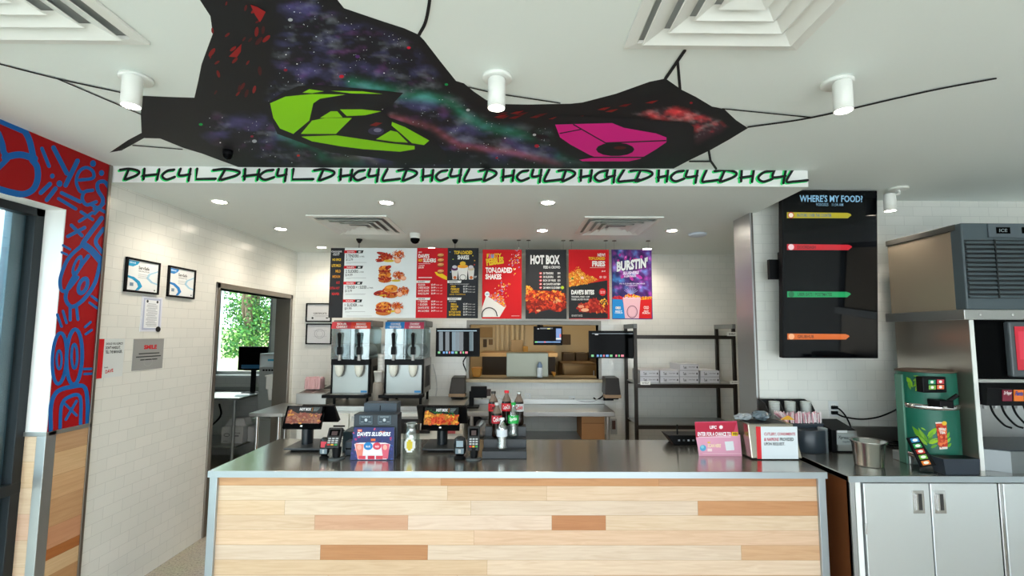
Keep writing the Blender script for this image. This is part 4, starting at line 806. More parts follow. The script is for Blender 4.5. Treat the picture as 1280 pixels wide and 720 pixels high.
# ================================================================== FRAMES ON THE BACK WALL
for y0, y1, lb, dk in ((379, 402.5, 'upper of two black framed certificates on the back wall left of the slush machines', True), (404.5, 430.5, 'lower of two black framed certificates, with a round drawing, on the back wall', False)):
    Yf = YB; a, b_ = at(383.5, y0, Y=Yf), at(414.5, y1, Y=Yf); t = thing('framed_certificate', lb, 'framed certificate', ((a.x+b_.x)/2, Yf, b_.z), 'framed certificates on the back wall'); mb = MB(); w_ = .014
    for q in ((a.x, a.x+w_, b_.z, a.z), (b_.x-w_, b_.x, b_.z, a.z), (a.x, b_.x, a.z-w_, a.z), (a.x, b_.x, b_.z, b_.z+w_)): mb.box(q[0], q[1], Yf-.02, Yf-.0005, q[2], q[3], BLACK)
    mb.build('frame', t); mb = MB(); mb.box(a.x+.01, b_.x-.01, Yf-.008, Yf-.0004, b_.z+.01, a.z-.01, mat('pale_mat', 'd8dadd', .4)); s = Sheet(mb, (0, Yf-.008, 0), (0, -1, 0), crop=(360, 390, 6))
    if dk: s.text('CERTIFICATE', 190, 4, 290, 18, '4a4c50', .02); s.rect(186, 26, 300, 28, '8a8c90'); s.rect(200, 34, 284, 36, '8a8c90'); s.ell(184, 45, 8, 8, '3a3c40'); s.ell(292, 45, 9, 6, '6a6c70')
    else: s.ring(237, 163, 38, 34, 3, '9a9ca2'); s.ring(237, 163, 24, 22, 2, 'aaaab0'); s.rect(190, 140, 290, 142, 'b0b2b8'); s.rect(190, 184, 290, 186, 'b0b2b8')
    mb.build('certificate', t)
# ================================================================== SIDE ROOM FURNITURE
TZ = .9; a = at(265, 496, Z=TZ); tx1 = at(322, 492, Z=TZ).x
t = thing('worktable', 'steel table under the drive-up window, with an undershelf', 'table', ((a.x+tx1)/2, 6.5, 0), 'steel worktables')
mb = MB(); mb.box(-4.6, tx1, 6.2, YW-.01, TZ-.03, TZ, STEEL); mb.box(-4.6, tx1, YW-.03, YW-.01, TZ, TZ+.05, STEEL); mb.build('tabletop', t, bevel=.003)
mb = MB(); mb.box(-4.55, tx1-.04, 6.26, YW-.05, .27, .29, STEEL); mb.build('undershelf', t)
for x in (-4.5, tx1-.09):
    for y in (6.27, YW-.07): mb = MB(); mb.cyl((x, y, 0), (x, y, TZ-.03), .02, STEELV); mb.build('leg', t)
def carton(x0, x1, y0, y1, z0, h, label, marks=True, c=None, group=None):
    mb = MB(); mb.box(x0, x1, y0, y1, z0, z0+h, c or mat('white_carton', 'dcdfe2', .6)); s = Sheet(mb, (0, y0, 0), (0, -1, 0), M=Matrix(((1, 0, 0, x0), (0, 0, -1, y0), (0, 1, 0, z0+h), (0, 0, 0, 1)))); w_ = x1-x0
    if marks: s.ring(w_*.25, h*.5, w_*.13, h*.09, .006, '5a5e62'); s.text('KRAFT FOODS', w_*.52, h*.35, w_*.88, h*.43, '5a5e62', .02); s.rect(w_*.6, h*.5, w_*.82, h*.6, '9a9ea4'); s.rect(w_*.1, h*.85, w_*.3, h*.88, '9a9ea4')
    return tag(mb.build('carton', bevel=.003), label, 'box', group)
yb_ = 6.42; x0_, x1_ = at(277, 540, Y=yb_).x, at(303.5, 540, Y=yb_).x
carton(x0_, x1_, yb_, yb_+.35, .291, .21, 'white carton with printing on the undershelf below the drive-up window'); carton(x1_+.01, x1_+.17, yb_+.1, yb_+.35, .291, .19, 'white carton mostly behind the table leg on the undershelf', False)
a = at(281, 537, Y=yb_+.05); mb = MB(); mb.prism([(a.x, .502), (a.x+.28, .502), (a.x+.24, .60), (a.x+.06, .595)], 1, yb_+.05, yb_+.2, mat('white_paper', 'e2e4e6', .6)); tag(mb.build('paper_bundle', bevel=.008), 'crumpled white paper bundle on top of the white carton', 'paper')
mb = MB(); x_ = -4.42
mb.tube([(x_, 6.5, .31), (x_+.1, 6.45, .38), (x_+.25, 6.52, .33), (x_+.38, 6.46, .42), (x_+.5, 6.6, .6), (x_+.42, 6.7, .75)], .012, BLACK); mb.tube([(x_-.2, 6.5, .305), (x_, 6.42, .36), (x_+.15, 6.5, .305), (x_+.05, 6.58, .33)], .014, BLACK); tag(mb.build('cable_tangle'), 'black cables tangled on the undershelf beside the white carton', 'cable')
a, b_ = at(298.5, 433, Y=6.7), at(333, 463, Y=6.7)
t = thing('order_monitor', 'small black monitor in front of the drive-up window', 'monitor', ((a.x+b_.x)/2, 6.7, TZ))
mb = MB(); mb.box(a.x, b_.x, 6.7, 6.735, b_.z, a.z, BLACK); mb.build('casing', t, bevel=.004); mb = MB(); mb.box(a.x+.015, b_.x-.015, 6.698, 6.7, b_.z+.015, a.z-.015, GBLACK); s = Sheet(mb, (0, 6.698, 0), (0, -1, 0), ink=SCR, crop=(250, 340, 5.14)); s.l = .0003; s.rect(266, 596, 410, 620, '0e2a3a'); mb.build('display', t)
mb = MB(); mb.box((a.x+b_.x)/2-.03, (a.x+b_.x)/2+.03, 6.735, 6.76, TZ, b_.z+.1, BLACK); mb.box((a.x+b_.x)/2-.11, (a.x+b_.x)/2+.11, 6.66, 6.84, TZ, TZ+.012, BLACK); mb.build('stand', t)
# soft-serve machine
yf = 5.95; xa = at(323, 480, Y=yf).x; xb = X0-.01; zt = at(330, 442, Y=yf).z
t = thing('soft_serve_machine', 'tall steel soft-serve machine seen through the doorway', 'machine', ((xa+xb)/2, yf+.3, 0))
mb = MB(); mb.box(xa, xb, yf, yf+.6, .08, zt, STEELV); mb.build('body', t, bevel=.006)
mb = MB(); mb.box(xa+.02, xb-.02, yf-.004, yf, zt-.16, zt-.03, mat('pale_panel', 'b8c4c8', .3)); s = Sheet(mb, (0, yf-.004, 0), (0, -1, 0), crop=(300, 420, 7.2)); s.rect(250, 208, 350, 226, '3a9ac0'); mb.build('control_panel', t)
for k in range(4): mb = MB(); x = xa+.06+k*.035; mb.cyl((x, yf-.016, zt-.2), (x, yf, zt-.2), .011, BLACK, n=12); mb.build('button', t)
mb = MB(); x = at(342, 470, Y=yf).x; mb.box(x-.045, x+.045, yf-.09, yf, zt-.42, zt-.26, WMET); mb.cyl((x, yf-.06, zt-.55), (x, yf-.06, zt-.42), .02, WMET, r2=.035); mb.cyl((x-.07, yf-.06, zt-.27), (x+.03, yf-.06, zt-.25), .012, WMET); mb.build('dispensing_head', t, bevel=.006)
mb = MB(); mb.box(xa+.03, xb-.03, yf-.16, yf, zt-.78, zt-.75, STEEL); mb.build('drip_tray', t)
for x in (xa+.04, xb-.04):
    for y in (yf+.05, yf+.55): mb = MB(); mb.cyl((x, y, 0), (x, y, .08), .025, BLACK); mb.build('foot', t)
# ================================================================== BACK COUNTER, LEFT SIDE
TZ = .955; a = at(311, 516.5, Z=TZ); tl = max(a.x, XL+.03)
t = thing('worktable', 'small steel prep table against the left wall by the doorway', 'table', (tl+.3, 5.0, 0), 'steel worktables')
mb = MB(); mb.box(tl, tl+.32, a.y, 5.4, TZ-.035, TZ, STEEL); mb.build('tabletop', t, bevel=.003)
for x in (tl+.06, tl+.27):
    mb = MB(); mb.cyl((x, a.y+.05, 0), (x, a.y+.05, TZ-.035), .017, CHROME); mb.build('leg', t); mb = MB(); mb.cyl((x, 5.35, 0), (x, 5.35, TZ-.035), .017, CHROME); mb.build('leg', t)
# undercounter refrigerator
FZ, FY = .985, 4.98; x0, x1 = max(fx(366, FY, 520), tl+.34), fx(577, FY, 520); t = thing('undercounter_refrigerator', 'long white undercounter refrigerator with black vents beneath the slush machines', 'refrigerator', ((x0+x1)/2, 5.35, 0))
mb = MB(); mb.box(x0, x1, FY+.02, YB-.01, .12, FZ-.05, WMET); mb.build('body', t); mb = MB(); mb.box(x0-.01, x1+.01, FY, YB-.01, FZ-.05, FZ, STEEL); mb.build('worktop', t, bevel=.003)
FRX = x1+.03; xs_ = [x0+.01, fx(436.5, FY, 530), fx(484, FY, 530), x1-.01]
for k in range(3):
    mb = MB(); mb.box(xs_[k]+.006, xs_[k+1]-.006, FY-.005, FY+.02, .18, FZ-.075, WMET); d = mb.build('door', t, bevel=.003)
    if k == 0:
        mb = MB()
        for j in range(5): mb.box(fx(417, FY, 530), fx(431.5, FY, 530), FY-.008, FY-.004, .78-j*.045, .795-j*.045, BLACK)
        mb.build('vent', t)
    else: mb = MB(); mb.box(xs_[k]+.03, xs_[k+1]-.03, FY-.03, FY-.005, FZ-.12, FZ-.1, STEEL); mb.build('door_handle', d)
for x in (x0+.06, x1-.06):
    for y in (FY+.08, YB-.08): mb = MB(); mb.cyl((x, y, 0), (x, y, .12), .025, BLACK); mb.build('foot', t)
# steel condiment station with cup sleeves
cy_ = 5.08; a, b_ = at(370, 494, Y=cy_), at(407, 507, Y=cy_); zt = FZ+.16
t = thing('condiment_bin', 'steel countertop bin unit left of the slush machines', 'food bin', ((a.x+b_.x)/2, 5.3, FZ)); mb = MB()
zf = at(390, 492, Y=cy_).z; P = [(a.x, cy_), (b_.x, cy_), (b_.x, 5.6), (a.x, 5.6)]
mb.hexa([(p[0], p[1], FZ) for p in P], [(P[0][0], P[0][1], zf), (P[1][0], P[1][1], zf), (P[2][0], P[2][1], zf+.035), (P[3][0], P[3][1], zf+.035)], STEEL); mb.build('body', t, bevel=.004)
for i in range(2):
    for j in range(2):
        u0 = a.x+.02+i*(b_.x-a.x)/2; v0 = cy_+.03+j*.25; w_ = (b_.x-a.x)/2-.04; z0 = zf+.036*(v0-cy_)/.52; z1 = zf+.036*(v0+.2-cy_)/.52
        mb = MB(); mb.hexa([(u0, v0, z0), (u0+w_, v0, z0), (u0+w_, v0+.2, z1), (u0, v0+.2, z1)], [(u0, v0, z0+.004), (u0+w_, v0, z0+.004), (u0+w_, v0+.2, z1+.004), (u0, v0+.2, z1+.004)], DSTEEL if (i, j) != (1, 1) else BLACK); mb.build('bin_insert', t)
PINK = mat('pink_striped_paper', 'e4b9bb', .7); a = at(382.5, 486, Y=5.3); b_ = at(403, 471, Y=5.3); zt = b_.z; z0 = zf+.025
mb = MB(); R = random.Random(2)
for i in range(6):
    for j in range(4):
        x = a.x+.015+i*(b_.x-a.x-.03)/5; y = 5.26+j*.035; mb.cyl((x, y, z0), (x+R.uniform(-.004, .004), y, zt-R.uniform(0, .02)), .0155, PINK, n=10)
o = tag(mb.build('paper_straw_bundle'), 'block of pink and white wrapped straws standing on the steel bin unit', 'straws', kind='stuff')
# slush machines
def slush(px, label, signs):
    Yf = 5.08; q = lambda x, y: at(px+x, y, Y=Yf); x0, x1 = q(0, 470).x, q(48.5, 470).x; Z = lambda y: at(px+24, y, Y=Yf).z; W_ = x1-x0; c = (x0+x1)/2
    t = thing('slush_machine', label, 'drink machine', (c, Yf+.25, FZ), 'slush machines on the back counter')
    zb, zt_ = Z(492), Z(449)
    mb = MB(); mb.box(x0, x1, Yf+.02, Yf+.48, zb-.01, zt_, mat('machine_side_steel', '8a8780', .35, .8)); mb.build('body', t, bevel=.004)
    mb = MB(); mb.box(x0, x0+.018, Yf, Yf+.05, zb, zt_, BLACK); mb.box(x1-.018, x1, Yf, Yf+.05, zb, zt_, BLACK); mb.box(x0, x1, Yf-.01, Yf+.06, zt_-.06, zt_, BLACK); mb.build('front_frame', t, bevel=.003)
    mb = MB(); mb.box(x0+.018, x1-.018, Yf+.008, Yf+.02, zb, zt_-.06, mat('slush_front_steel', '9fa3a1', .35, .8, bump=.1, bscale=8)); mb.box(x1-.09, x1-.025, Yf+.006, Yf+.008, zb+.01, zb+.03, mat('blue_badge', '1f7fc0', .4)); mb.build('front_panel', t)
    mb = MB(); mb.box(x0-.05, x1+.01, Yf-.10, Yf+.05, zb-.035, zb-.002, BLACK); mb.box(x0+.03, x1-.03, Yf-.09, Yf-.02, zb-.002, zb+.002, STEEL); mb.build('drip_tray', t, bevel=.004)
    mb = MB()
    for i in range(5): mb.box(x1+.0005, x1+.003, Yf+.12+i*.06, Yf+.15+i*.06, zb+.05, zt_-.08, BLACK)
    mb.build('side_vent', t)
    for x in (x0+.03, x1-.03):
        for y in (Yf+.04, Yf+.44): mb = MB(); mb.cyl((x, y, FZ), (x, y, zb-.01), .014, BLACK); mb.build('leg', t)
    zt2 = Z(411)
    for k in range(2):
        u0 = x0+.004+k*(W_/2); u1 = u0+W_/2-.008; m_ = (u0+u1)/2
        mb = MB(); mb.prism([(u0, zt_), (u1, zt_), (u1, zt2), (u1-.02, zt2+.02), (u0+.02, zt2+.02), (u0, zt2)], 1, Yf-.03, Yf+.42, SMOKE); tk = mb.build('tank', t, bevel=.006)
        mb = MB(); mb.cyl((m_, Yf+.0, zt_+.085), (m_, Yf+.38, zt_+.085), .068, mat('cooling_drum', 'd9e2e6', .3), n=28)
        mb.lathe([(.070, -.005), (.074, 0), (.070, .005)], (m_, Yf+.02, zt_+.085), WMET, 28, 'Y'); mb.build('drum', tk)
        mb = MB(); mb.box(m_-.022, m_+.022, Yf-.07, Yf-.03, zt_+.05, zt_+.13, BLACK); mb.cyl((m_, Yf-.06, zt_+.12), (m_, Yf-.075, zt_+.26), .013, BLACK, r2=.02); mb.lathe([(0, .0), (.02, .004), (.022, .02), (.012, .036), (0, .04)], (m_, Yf-.075, zt_+.24), BLACK, 14); mb.build('tap_handle', t)
        mb = MB(); mb.cyl((m_, Yf-.05, zt_-.01), (m_, Yf-.05, zt_+.05), .015, LGREY); mb.build('spout', t)
        mb = MB(); mb.lathe([(.046, 0), (.044, -.04), (.034, -.085), (.018, -.115), (0, -.12)], (m_, Yf-.04, zt_-.062), mat('pale_reflection', 'f2f6ec', .35), 20); mb.build('reflection_cone', t)  # pale reflection below each tap, modelled as a solid cone
        mb = MB(); mb.prism([(Yf-.035, Z(411)), (Yf-.015, Z(402.5)), (Yf+.0, Z(402.5)), (Yf, Z(411))], 0, u0-.004, u1+.004, mat('sign_'+signs[k][2], signs[k][2], .4))
        s = Sheet(mb, (0, Yf-.0352, Z(411)), Vector((0, -1, .35)), M=None); n_ = Vector((0, -(Z(402.5)-Z(411)), .02)).normalized(); s.p = (0, Yf-.035, Z(411)); s.n = n_; s.l = .0008
        s.text(signs[k][0], px+8+k*24, 403.6, px+20+k*24, 406.4, 'f4ece8', .03); s.text(signs[k][1], px+7+k*24, 407.2, px+21+k*24, 410.2, 'f4ece8', .03); mb.build('flavour_sign', t)
    mb = MB(); mb.box(x0+.01, x1+.02, Yf-.01, Yf+.42, zt2+.02, zt2+.09, mat('lid_brown_grey', '6f6a66', .4)); mb.build('lid', t, bevel=.01)
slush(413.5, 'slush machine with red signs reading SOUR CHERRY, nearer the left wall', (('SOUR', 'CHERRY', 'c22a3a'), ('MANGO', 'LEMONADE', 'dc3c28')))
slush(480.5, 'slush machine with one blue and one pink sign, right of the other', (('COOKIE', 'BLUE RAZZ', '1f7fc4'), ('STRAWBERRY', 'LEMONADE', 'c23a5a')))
# cups stacked between and in front of the machines
CUPM = mat('pale_cup', 'cfd0cc', .5); CUPG = mat('grey_cup_holder', '8c8780', .5)
mb = MB(); p = Vector((fx(471.3, 5.0, 490), 5.03, FZ)); mb.lathe([(0, 0), (.055, 0), (.052, .22), (.040, .24), (0, .24)], p, CUPG, 24); cps = mb.build('cup_dispenser'); tag(cps, 'grey cup dispenser tube standing between the two slush machines', 'cup dispenser')
mb = MB()
mb.lathe([(.034, 0), (.048, .10), (.050, .10), (.046, .11), (0, .112)], p+Vector((0, 0, .241)), CUPM, 20); tag(mb.build('cup_stack'), 'pale cup upside down on the grey dispenser tube', 'cup', 'cups between the slush machines')
for dx, dy, z, h in ((.0, .14, 0, .52), (.0, .25, 0, .62)):
    mb = MB(); o = p+Vector((dx, dy, z)); prof = [(.034, 0)]; k = 0
    while .10+k*.035 < h: prof += [(.048, .10+k*.035), (.051, .104+k*.035), (.046, .108+k*.035)]; k += 1
    mb.lathe([(0, 0)]+prof+[(.05, h), (.02, h-.01), (0, h-.01)], o, CUPM, 20); tag(mb.build('cup_stack'), 'tall stack of pale cups between the slush machines, ' + ('the shorter one' if h < .6 else 'the taller one at the back'), 'cups', 'cups between the slush machines')
# leaflets and supplies leaning on the refrigerator worktop behind the second register
def leaflet(x0, y0, x1, y1, Y, c, label, draw=None):
    a, b_ = at(x0, y0, Y=Y), at(x1, y1, Y=Y); mb = MB(); mb.box(a.x, b_.x, Y, Y+.012, b_.z, a.z, mat('card_'+c, c, .5)); s = Sheet(mb, (0, Y, 0), (0, -1, 0), crop=(480, 500, 8))
    if draw: draw(s)
    return tag(mb.build('holder_box', bevel=.002), label, 'box')
# ================================================================== PASS-THROUGH, SCREENS AND STEEL WORKTOP
mb = MB(); w_ = .035; yy = YB-.02
PF = mat('pass_frame_steel', '8f8c85', .5, .75); mb.box(PX0-w_, PX1+w_, yy, YB+T+.01, PZ1, PZ1+.05, PF); mb.box(PX0-w_, PX0, yy, YB+T+.01, PZ0-.03, PZ1, PF); mb.box(PX1, PX1+w_, yy, YB+T+.01, PZ0-.03, PZ1, PF)
mb.box(PX0-w_, PX1+w_, YB-.09, YB+.5, PZ0-.035, PZ0, mat('warm_sill_steel', '9c9078', .45, .7))
struct(mb.build('window_4', bevel=.002), 'steel framed pass-through opening to the kitchen')
mb = MB(); a, b_ = at(633, 441, Y=6.05), at(685.5, 474, Y=6.05); mb.box(a.x, b_.x, 6.05, 6.4, PZ0+.0005, a.z, mat('cabinet_steel', '8f9184', .45, .7, bump=.08, bscale=6)); tag(mb.build('warming_cabinet', bevel=.006), 'plain steel cabinet standing in the pass-through opening', 'cabinet')
p = Vector((at(674.5, 465, Y=5.98).x, 5.95, PZ0+.0005)); t = thing('spray_bottle', 'clear blue bottle in front of the steel cabinet in the pass-through', 'bottle', p)
mb = MB(); mb.lathe([(0, 0), (.032, 0), (.034, .02), (.034, .10), (.030, .12)], p, mat('milky_plastic', 'dde6ea', .3), 20); mb.build('body', t); mb = MB(); mb.lathe([(.030, .12), (.033, .15), (.02, .17), (.014, .19), (0, .19)], p, mat('dusky_blue_plastic', '7c93b0', .4), 20); mb.build('cap', t)
# kitchen things seen through the opening
KB = mat('kitchen_brown_metal', '6a5230', .35, .5); KO = mat('orange_tray', 'c98a2c', .5); KP = mat('bronze_counter', 'b98f5a', .35, .6)
def kbox(x0, y0, x1, y1, Y, d, m, name, label, cat, z=None, bevel=.006):
    a, b_ = at(x0, y0, Y=Y), at(x1, y1, Y=Y); mb = MB(); mb.box(a.x, b_.x, Y, Y+d, b_.z if z is None else z, a.z, m); return tag(mb.build(name, bevel=bevel), label, cat), a, b_
zc = at(640, 443, Y=7.3).z
kt = thing('kitchen_worktable', 'brown kitchen table behind the steel cabinet, long and low', 'table', (0, 7.3, 0)); a, b_ = at(600, 441, Y=7.3), at(697, 446, Y=7.3)
mb = MB(); mb.box(a.x, b_.x, 7.3, 8.1, b_.z, a.z, KP); mb.build('tabletop', kt); mb = MB(); mb.box(a.x+.03, b_.x-.03, 7.36, 8.1, .05, b_.z-.001, KDK); mb.build('base_cabinet', kt)
for y in (7.45, 8.0):
    for x in (a.x+.05, b_.x-.05): mb = MB(); mb.cyl((x, y, 0), (x, y, .06), .03, BLACK); mb.build('leg', kt)
t = thing('pipe_chase', 'row of pale vertical pipes on the kitchen wall seen through the opening', 'pipes', (fx(635, 8.1), 8.15, zc))
for k in range(6): x = fx(621.5+k*6.3, 8.1, 420); mb = MB(); mb.cyl((x, 8.13, at(621, 438, Y=8.13).z), (x, 8.13, 2.6), .028, mat('cream_pipe', 'dccfae', .4)); mb.build('pipe', t)
kbox(639, 425, 653.5, 440, 7.9, .25, mat('beige_metal', 'b5a07c', .5), 'control_box', 'beige control box on the kitchen wall below the pale pipes', 'box')
kbox(599.5, 409, 616, 422, 8.15, .04, mat('brown_paper_notice', '9c8258', .6), 'wall_notice', 'brown notice sheet at the upper left of the kitchen wall', 'notice')
kbox(604, 424, 608.5, 434, 8.17, .02, KDK, 'wall_clip', 'small dark plate under the brown notice, the left one', 'plate'); kbox(611, 424, 616, 431, 8.17, .02, KB, 'wall_clip', 'small brown plate under the brown notice, the right one', 'plate')
kbox(654, 433, 660, 441, 7.6, .2, mat('amber_box', 'c89a48', .5), 'amber_container', 'small amber container right of the beige control box', 'container')
kbox(703, 418, 713.5, 431, 7.9, .2, KDK, 'timer_panel', 'dark timer panel with amber digits right of the kitchen monitor', 'panel')
kb = thing('holding_cabinet', 'brown food holding cabinet at the right of the pass-through opening', 'cabinet', (fx(725, 7.0), 7.1, 0)); a, b_ = at(703, 454, Y=6.9), at(746, 474, Y=6.9)
mb = MB(); mb.box(a.x, b_.x, 6.9, 7.5, .1, a.z, KB); mb.build('body', kb, bevel=.008); mb = MB(); mb.box(a.x+.02, a.x+.5, 6.88, 6.9, .9, a.z-.03, mat('cabinet_door_brown', '7d6038', .35, .5)); d = mb.build('door', kb, bevel=.004); mb = MB(); mb.cyl((a.x+.44, 6.86, a.z-.2), (a.x+.44, 6.86, a.z-.1), .008, STEELV); mb.build('handle', d)
for x in (a.x+.05, b_.x-.05): mb = MB(); mb.cyl((x, 7.0, 0), (x, 7.0, .1), .03, BLACK); mb.build('foot', kb)
for k, x in enumerate((704, 720, 737)):
    a = at(x, 430, Y=7.85); mb = MB(); mb.box(a.x, a.x+.19, 7.85, 8.15, 0, at(x, 441, Y=7.85).z, KDK); tag(mb.build('kitchen_appliance', bevel=.01), ('dark kitchen appliance at the right, nearest the kitchen monitor', 'middle dark kitchen appliance at the right of the opening', 'dark kitchen appliance at the far right of the opening')[k], 'appliance')
def tray(x0, y0, x1, y1, Y, label):
    a, b_ = at(x0, y0, Y=Y), at(x1, y1, Y=Y); mb = MB(); z0 = PZ0+.0005
    mb.hexa([(a.x+.02, Y, z0), (b_.x-.02, Y, z0), (b_.x-.02, Y+.18, z0), (a.x+.02, Y+.18, z0)], [(a.x, Y-.01, a.z), (b_.x, Y-.01, a.z), (b_.x, Y+.2, a.z), (a.x, Y+.2, a.z)], KO); tag(mb.build('food_tray', bevel=.008), label, 'tray')
tray(589, 460, 602, 472, 6.0, 'amber food tray at the left end of the pass-through sill'); tray(690, 466, 695, 473, 6.05, 'small orange tray right of the steel cabinet on the sill')
# monitors
def screen(x0, y0, x1, y1, Y, label, arm_to, draw, name='kitchen_display'):
    a, b_ = at(x0, y0, Y=Y), at(x1, y1, Y=Y); c = ((a.x+b_.x)/2, (a.z+b_.z)/2); t = thing(name, label, 'monitor', (c[0], Y, b_.z), 'black order monitors')
    mb = MB(); mb.box(a.x, b_.x, Y, Y+.035, b_.z, a.z, BLACK); mb.build('casing', t, bevel=.004)
    mb = MB(); mb.box(a.x+.012, b_.x-.012, Y-.001, Y, b_.z+.015, a.z-.012, GBLACK); s = Sheet(mb, (0, Y-.001, 0), (0, -1, 0), ink=SCR, crop=(530, 390, 6)); s.l = .0004; draw(s); mb.build('display', t)
    mb = MB(); mb.tube([(c[0], Y+.034, c[1]), arm_to], .018, BLACK, sub=1); mb.box(c[0]-.05, c[0]+.05, Y+.035, Y+.045, c[1]-.05, c[1]+.05, BLACK); mb.box(arm_to[0]-.05, arm_to[0]+.05, arm_to[1]-.02, arm_to[1], arm_to[2]-.06, arm_to[2]+.06, BLACK); mb.build('wall_arm', t)
TI = [('3aa84a', 18), ('2f7fc8', 14), ('2f8fc0', 14), ('c83a5a', 10), ('2f7fc8', 20), ('3aa84a', 18), ('c83a6a', 12), ('3ab84a', 10), ('d0405a', 20)]
def kds(x, y, w_, dark):
    def f(s):
        if not dark:
            s.rect(x+10, y+18, x+w_-14, y+24, '8fb4c4')
            for dx, c in ((22, '13303a'), (70, '0e222a'), (120, '24505e'), (146, '173a46'), (175, '0c181e'), (250, '164048')): s.rect(x+dx, y+28, x+dx+30, y+172, c)
        else: s.rect(x+20, y+16, x+w_-20, y+20, '56666c'); s.rect(x+42, y+22, x+66, y+28, 'c8c8c8')
        u = x+14; k = w_/320
        for c, l in TI: s.rect(u, y+176, u+l*k, y+192, c); u += (l+8)*k+(12 if l == 18 else 0)*k
    return f
screen(545, 410, 599.5, 446, 5.5, 'black order monitor over the left end of the pass-through opening', (fx(575, YB), YB, 1.66), kds(90, 120, 320, False))
screen(736, 413.5, 796, 448, 5.5, 'black order monitor over the right end of the pass-through opening', (fx(770, YB), YB, 1.66), kds(1240, 144, 350, True))
def kc(s):
    s.rect(870, 118, 966, 128, '1a1a1a'); s.rect(925, 122, 945, 129, 'c8c040'); s.rect(850, 123, 864, 129, 'b0b0b0'); s.rect(990, 124, 1028, 212, '3a6ab0'); s.rect(1016, 165, 1028, 190, 'c82838'); s.rect(990, 195, 1028, 205, 'd0d0c0'); s.rect(832, 220, 1024, 230, '2a6aa8'); s.rect(832, 220, 850, 230, '3ab84a'); s.rect(900, 220, 914, 230, 'c83a5a')
kmx = at(685, 431, Y=6.35).x
screen(667, 408, 703, 431.5, 6.35, 'smaller black monitor inside the kitchen behind the opening', (kmx, 8.2, 1.9), kc)
# receipt printers on the wall, and the little black terminal
def printer(x0, y0, x1, y1, label):
    Y = 5.5; a, b_ = at(x0, y0, Y=Y), at(x1, y1, Y=Y); t = thing('receipt_printer', label, 'printer', ((a.x+b_.x)/2, 5.64, b_.z), 'receipt printers on the back wall'); h = a.z-b_.z; i = .02
    mb = MB(); mb.hexa([(a.x, Y-.01, b_.z+h*.2), (b_.x, Y-.01, b_.z+h*.2), (b_.x-.01, YB-.03, b_.z+h*.2), (a.x+.01, YB-.03, b_.z+h*.2)], [(a.x+i, Y+.05, a.z-.01), (b_.x-.005, Y+.05, a.z-.01), (b_.x-.01, YB-.03, a.z), (a.x+.02, YB-.03, a.z)], mat('printer_brown_black', '2b2727', .4)); mb.build('body', t, bevel=.008)
    mb = MB(); mb.box(a.x-.004, b_.x+.004, Y-.012, Y+.1, b_.z+h*.05, b_.z+h*.2, mat('printer_tan', 'a88a6c', .5)); mb.build('paper_tray', t, bevel=.003); mb = MB(); mb.box(a.x+.02, b_.x-.02, Y+.02, YB-.0005, b_.z-.005, b_.z+h*.05, BLACK); mb.box(a.x+.03, b_.x-.03, YB-.035, YB-.0005, b_.z-.05, b_.z+.1, BLACK); mb.build('wall_shelf', t)
printer(561.5, 471.5, 581, 497.5, 'brown-black receipt printer on the back wall below the left order monitor'); printer(756, 472, 776, 499, 'brown-black receipt printer on the back wall below the right order monitor')
WZT = .897; WX0, WX1, WYF = FRX, fx(769, 5.2, 515), 5.21
t = thing('worktable', 'long steel worktable below the pass-through opening', 'table', ((WX0+WX1)/2, 5.5, 0), 'steel worktables')
mb = MB(); mb.box(WX0, WX1, WYF, YB-.005, WZT-.05, WZT, STEEL); mb.box(WX0, WX1, YB-.02, YB-.005, WZT, WZT+.06, STEEL); mb.build('tabletop', t, bevel=.004); mb = MB(); mb.box(WX0+.03, WX1-.04, WYF+.04, YB-.03, .57, .59, STEEL); mb.build('undershelf', t)
for x in (WX0+.05, WX1-.07):
    for y in (WYF+.05, YB-.05): mb = MB(); mb.cyl((x, y, 0), (x, y, WZT-.05), .02, STEELV); mb.build('leg', t)
a, b_ = at(727, 519, Y=5.3), at(756, 545, Y=5.3); mb = MB(); mb.box(a.x, b_.x, 5.3, 5.7, .5905, .5905+.25, CARD); mb.box(a.x+.005, b_.x-.005, 5.2985, 5.3, .76, .765, mat('dark_cardboard', '6e4a30', .8)); tag(mb.build('cardboard_box', bevel=.004), 'brown cardboard box on the undershelf at the right end of the worktable', 'box')
a, b_ = at(588.5, 483, Y=5.45), at(608.5, 497.5, Y=5.45); t = thing('order_terminal', 'small black terminal seen from behind on the steel worktable', 'terminal', ((a.x+b_.x)/2, 5.5, WZT))
mb = MB(); mb.box(a.x, b_.x, 5.45, 5.49, b_.z, a.z, BLACK); mb.box(b_.x, b_.x+.045, 5.455, 5.485, b_.z+.02, a.z-.03, mat('reader_brown', '3a2a28', .5)); mb.build('casing', t, bevel=.005); mb = MB(); mb.box(a.x-.02, a.x+.03, 5.49, 5.53, WZT+.01, a.z-.06, BLACK); mb.box(a.x-.06, a.x+.09, 5.42, 5.6, WZT+.0005, WZT+.015, BLACK); mb.build('stand', t)
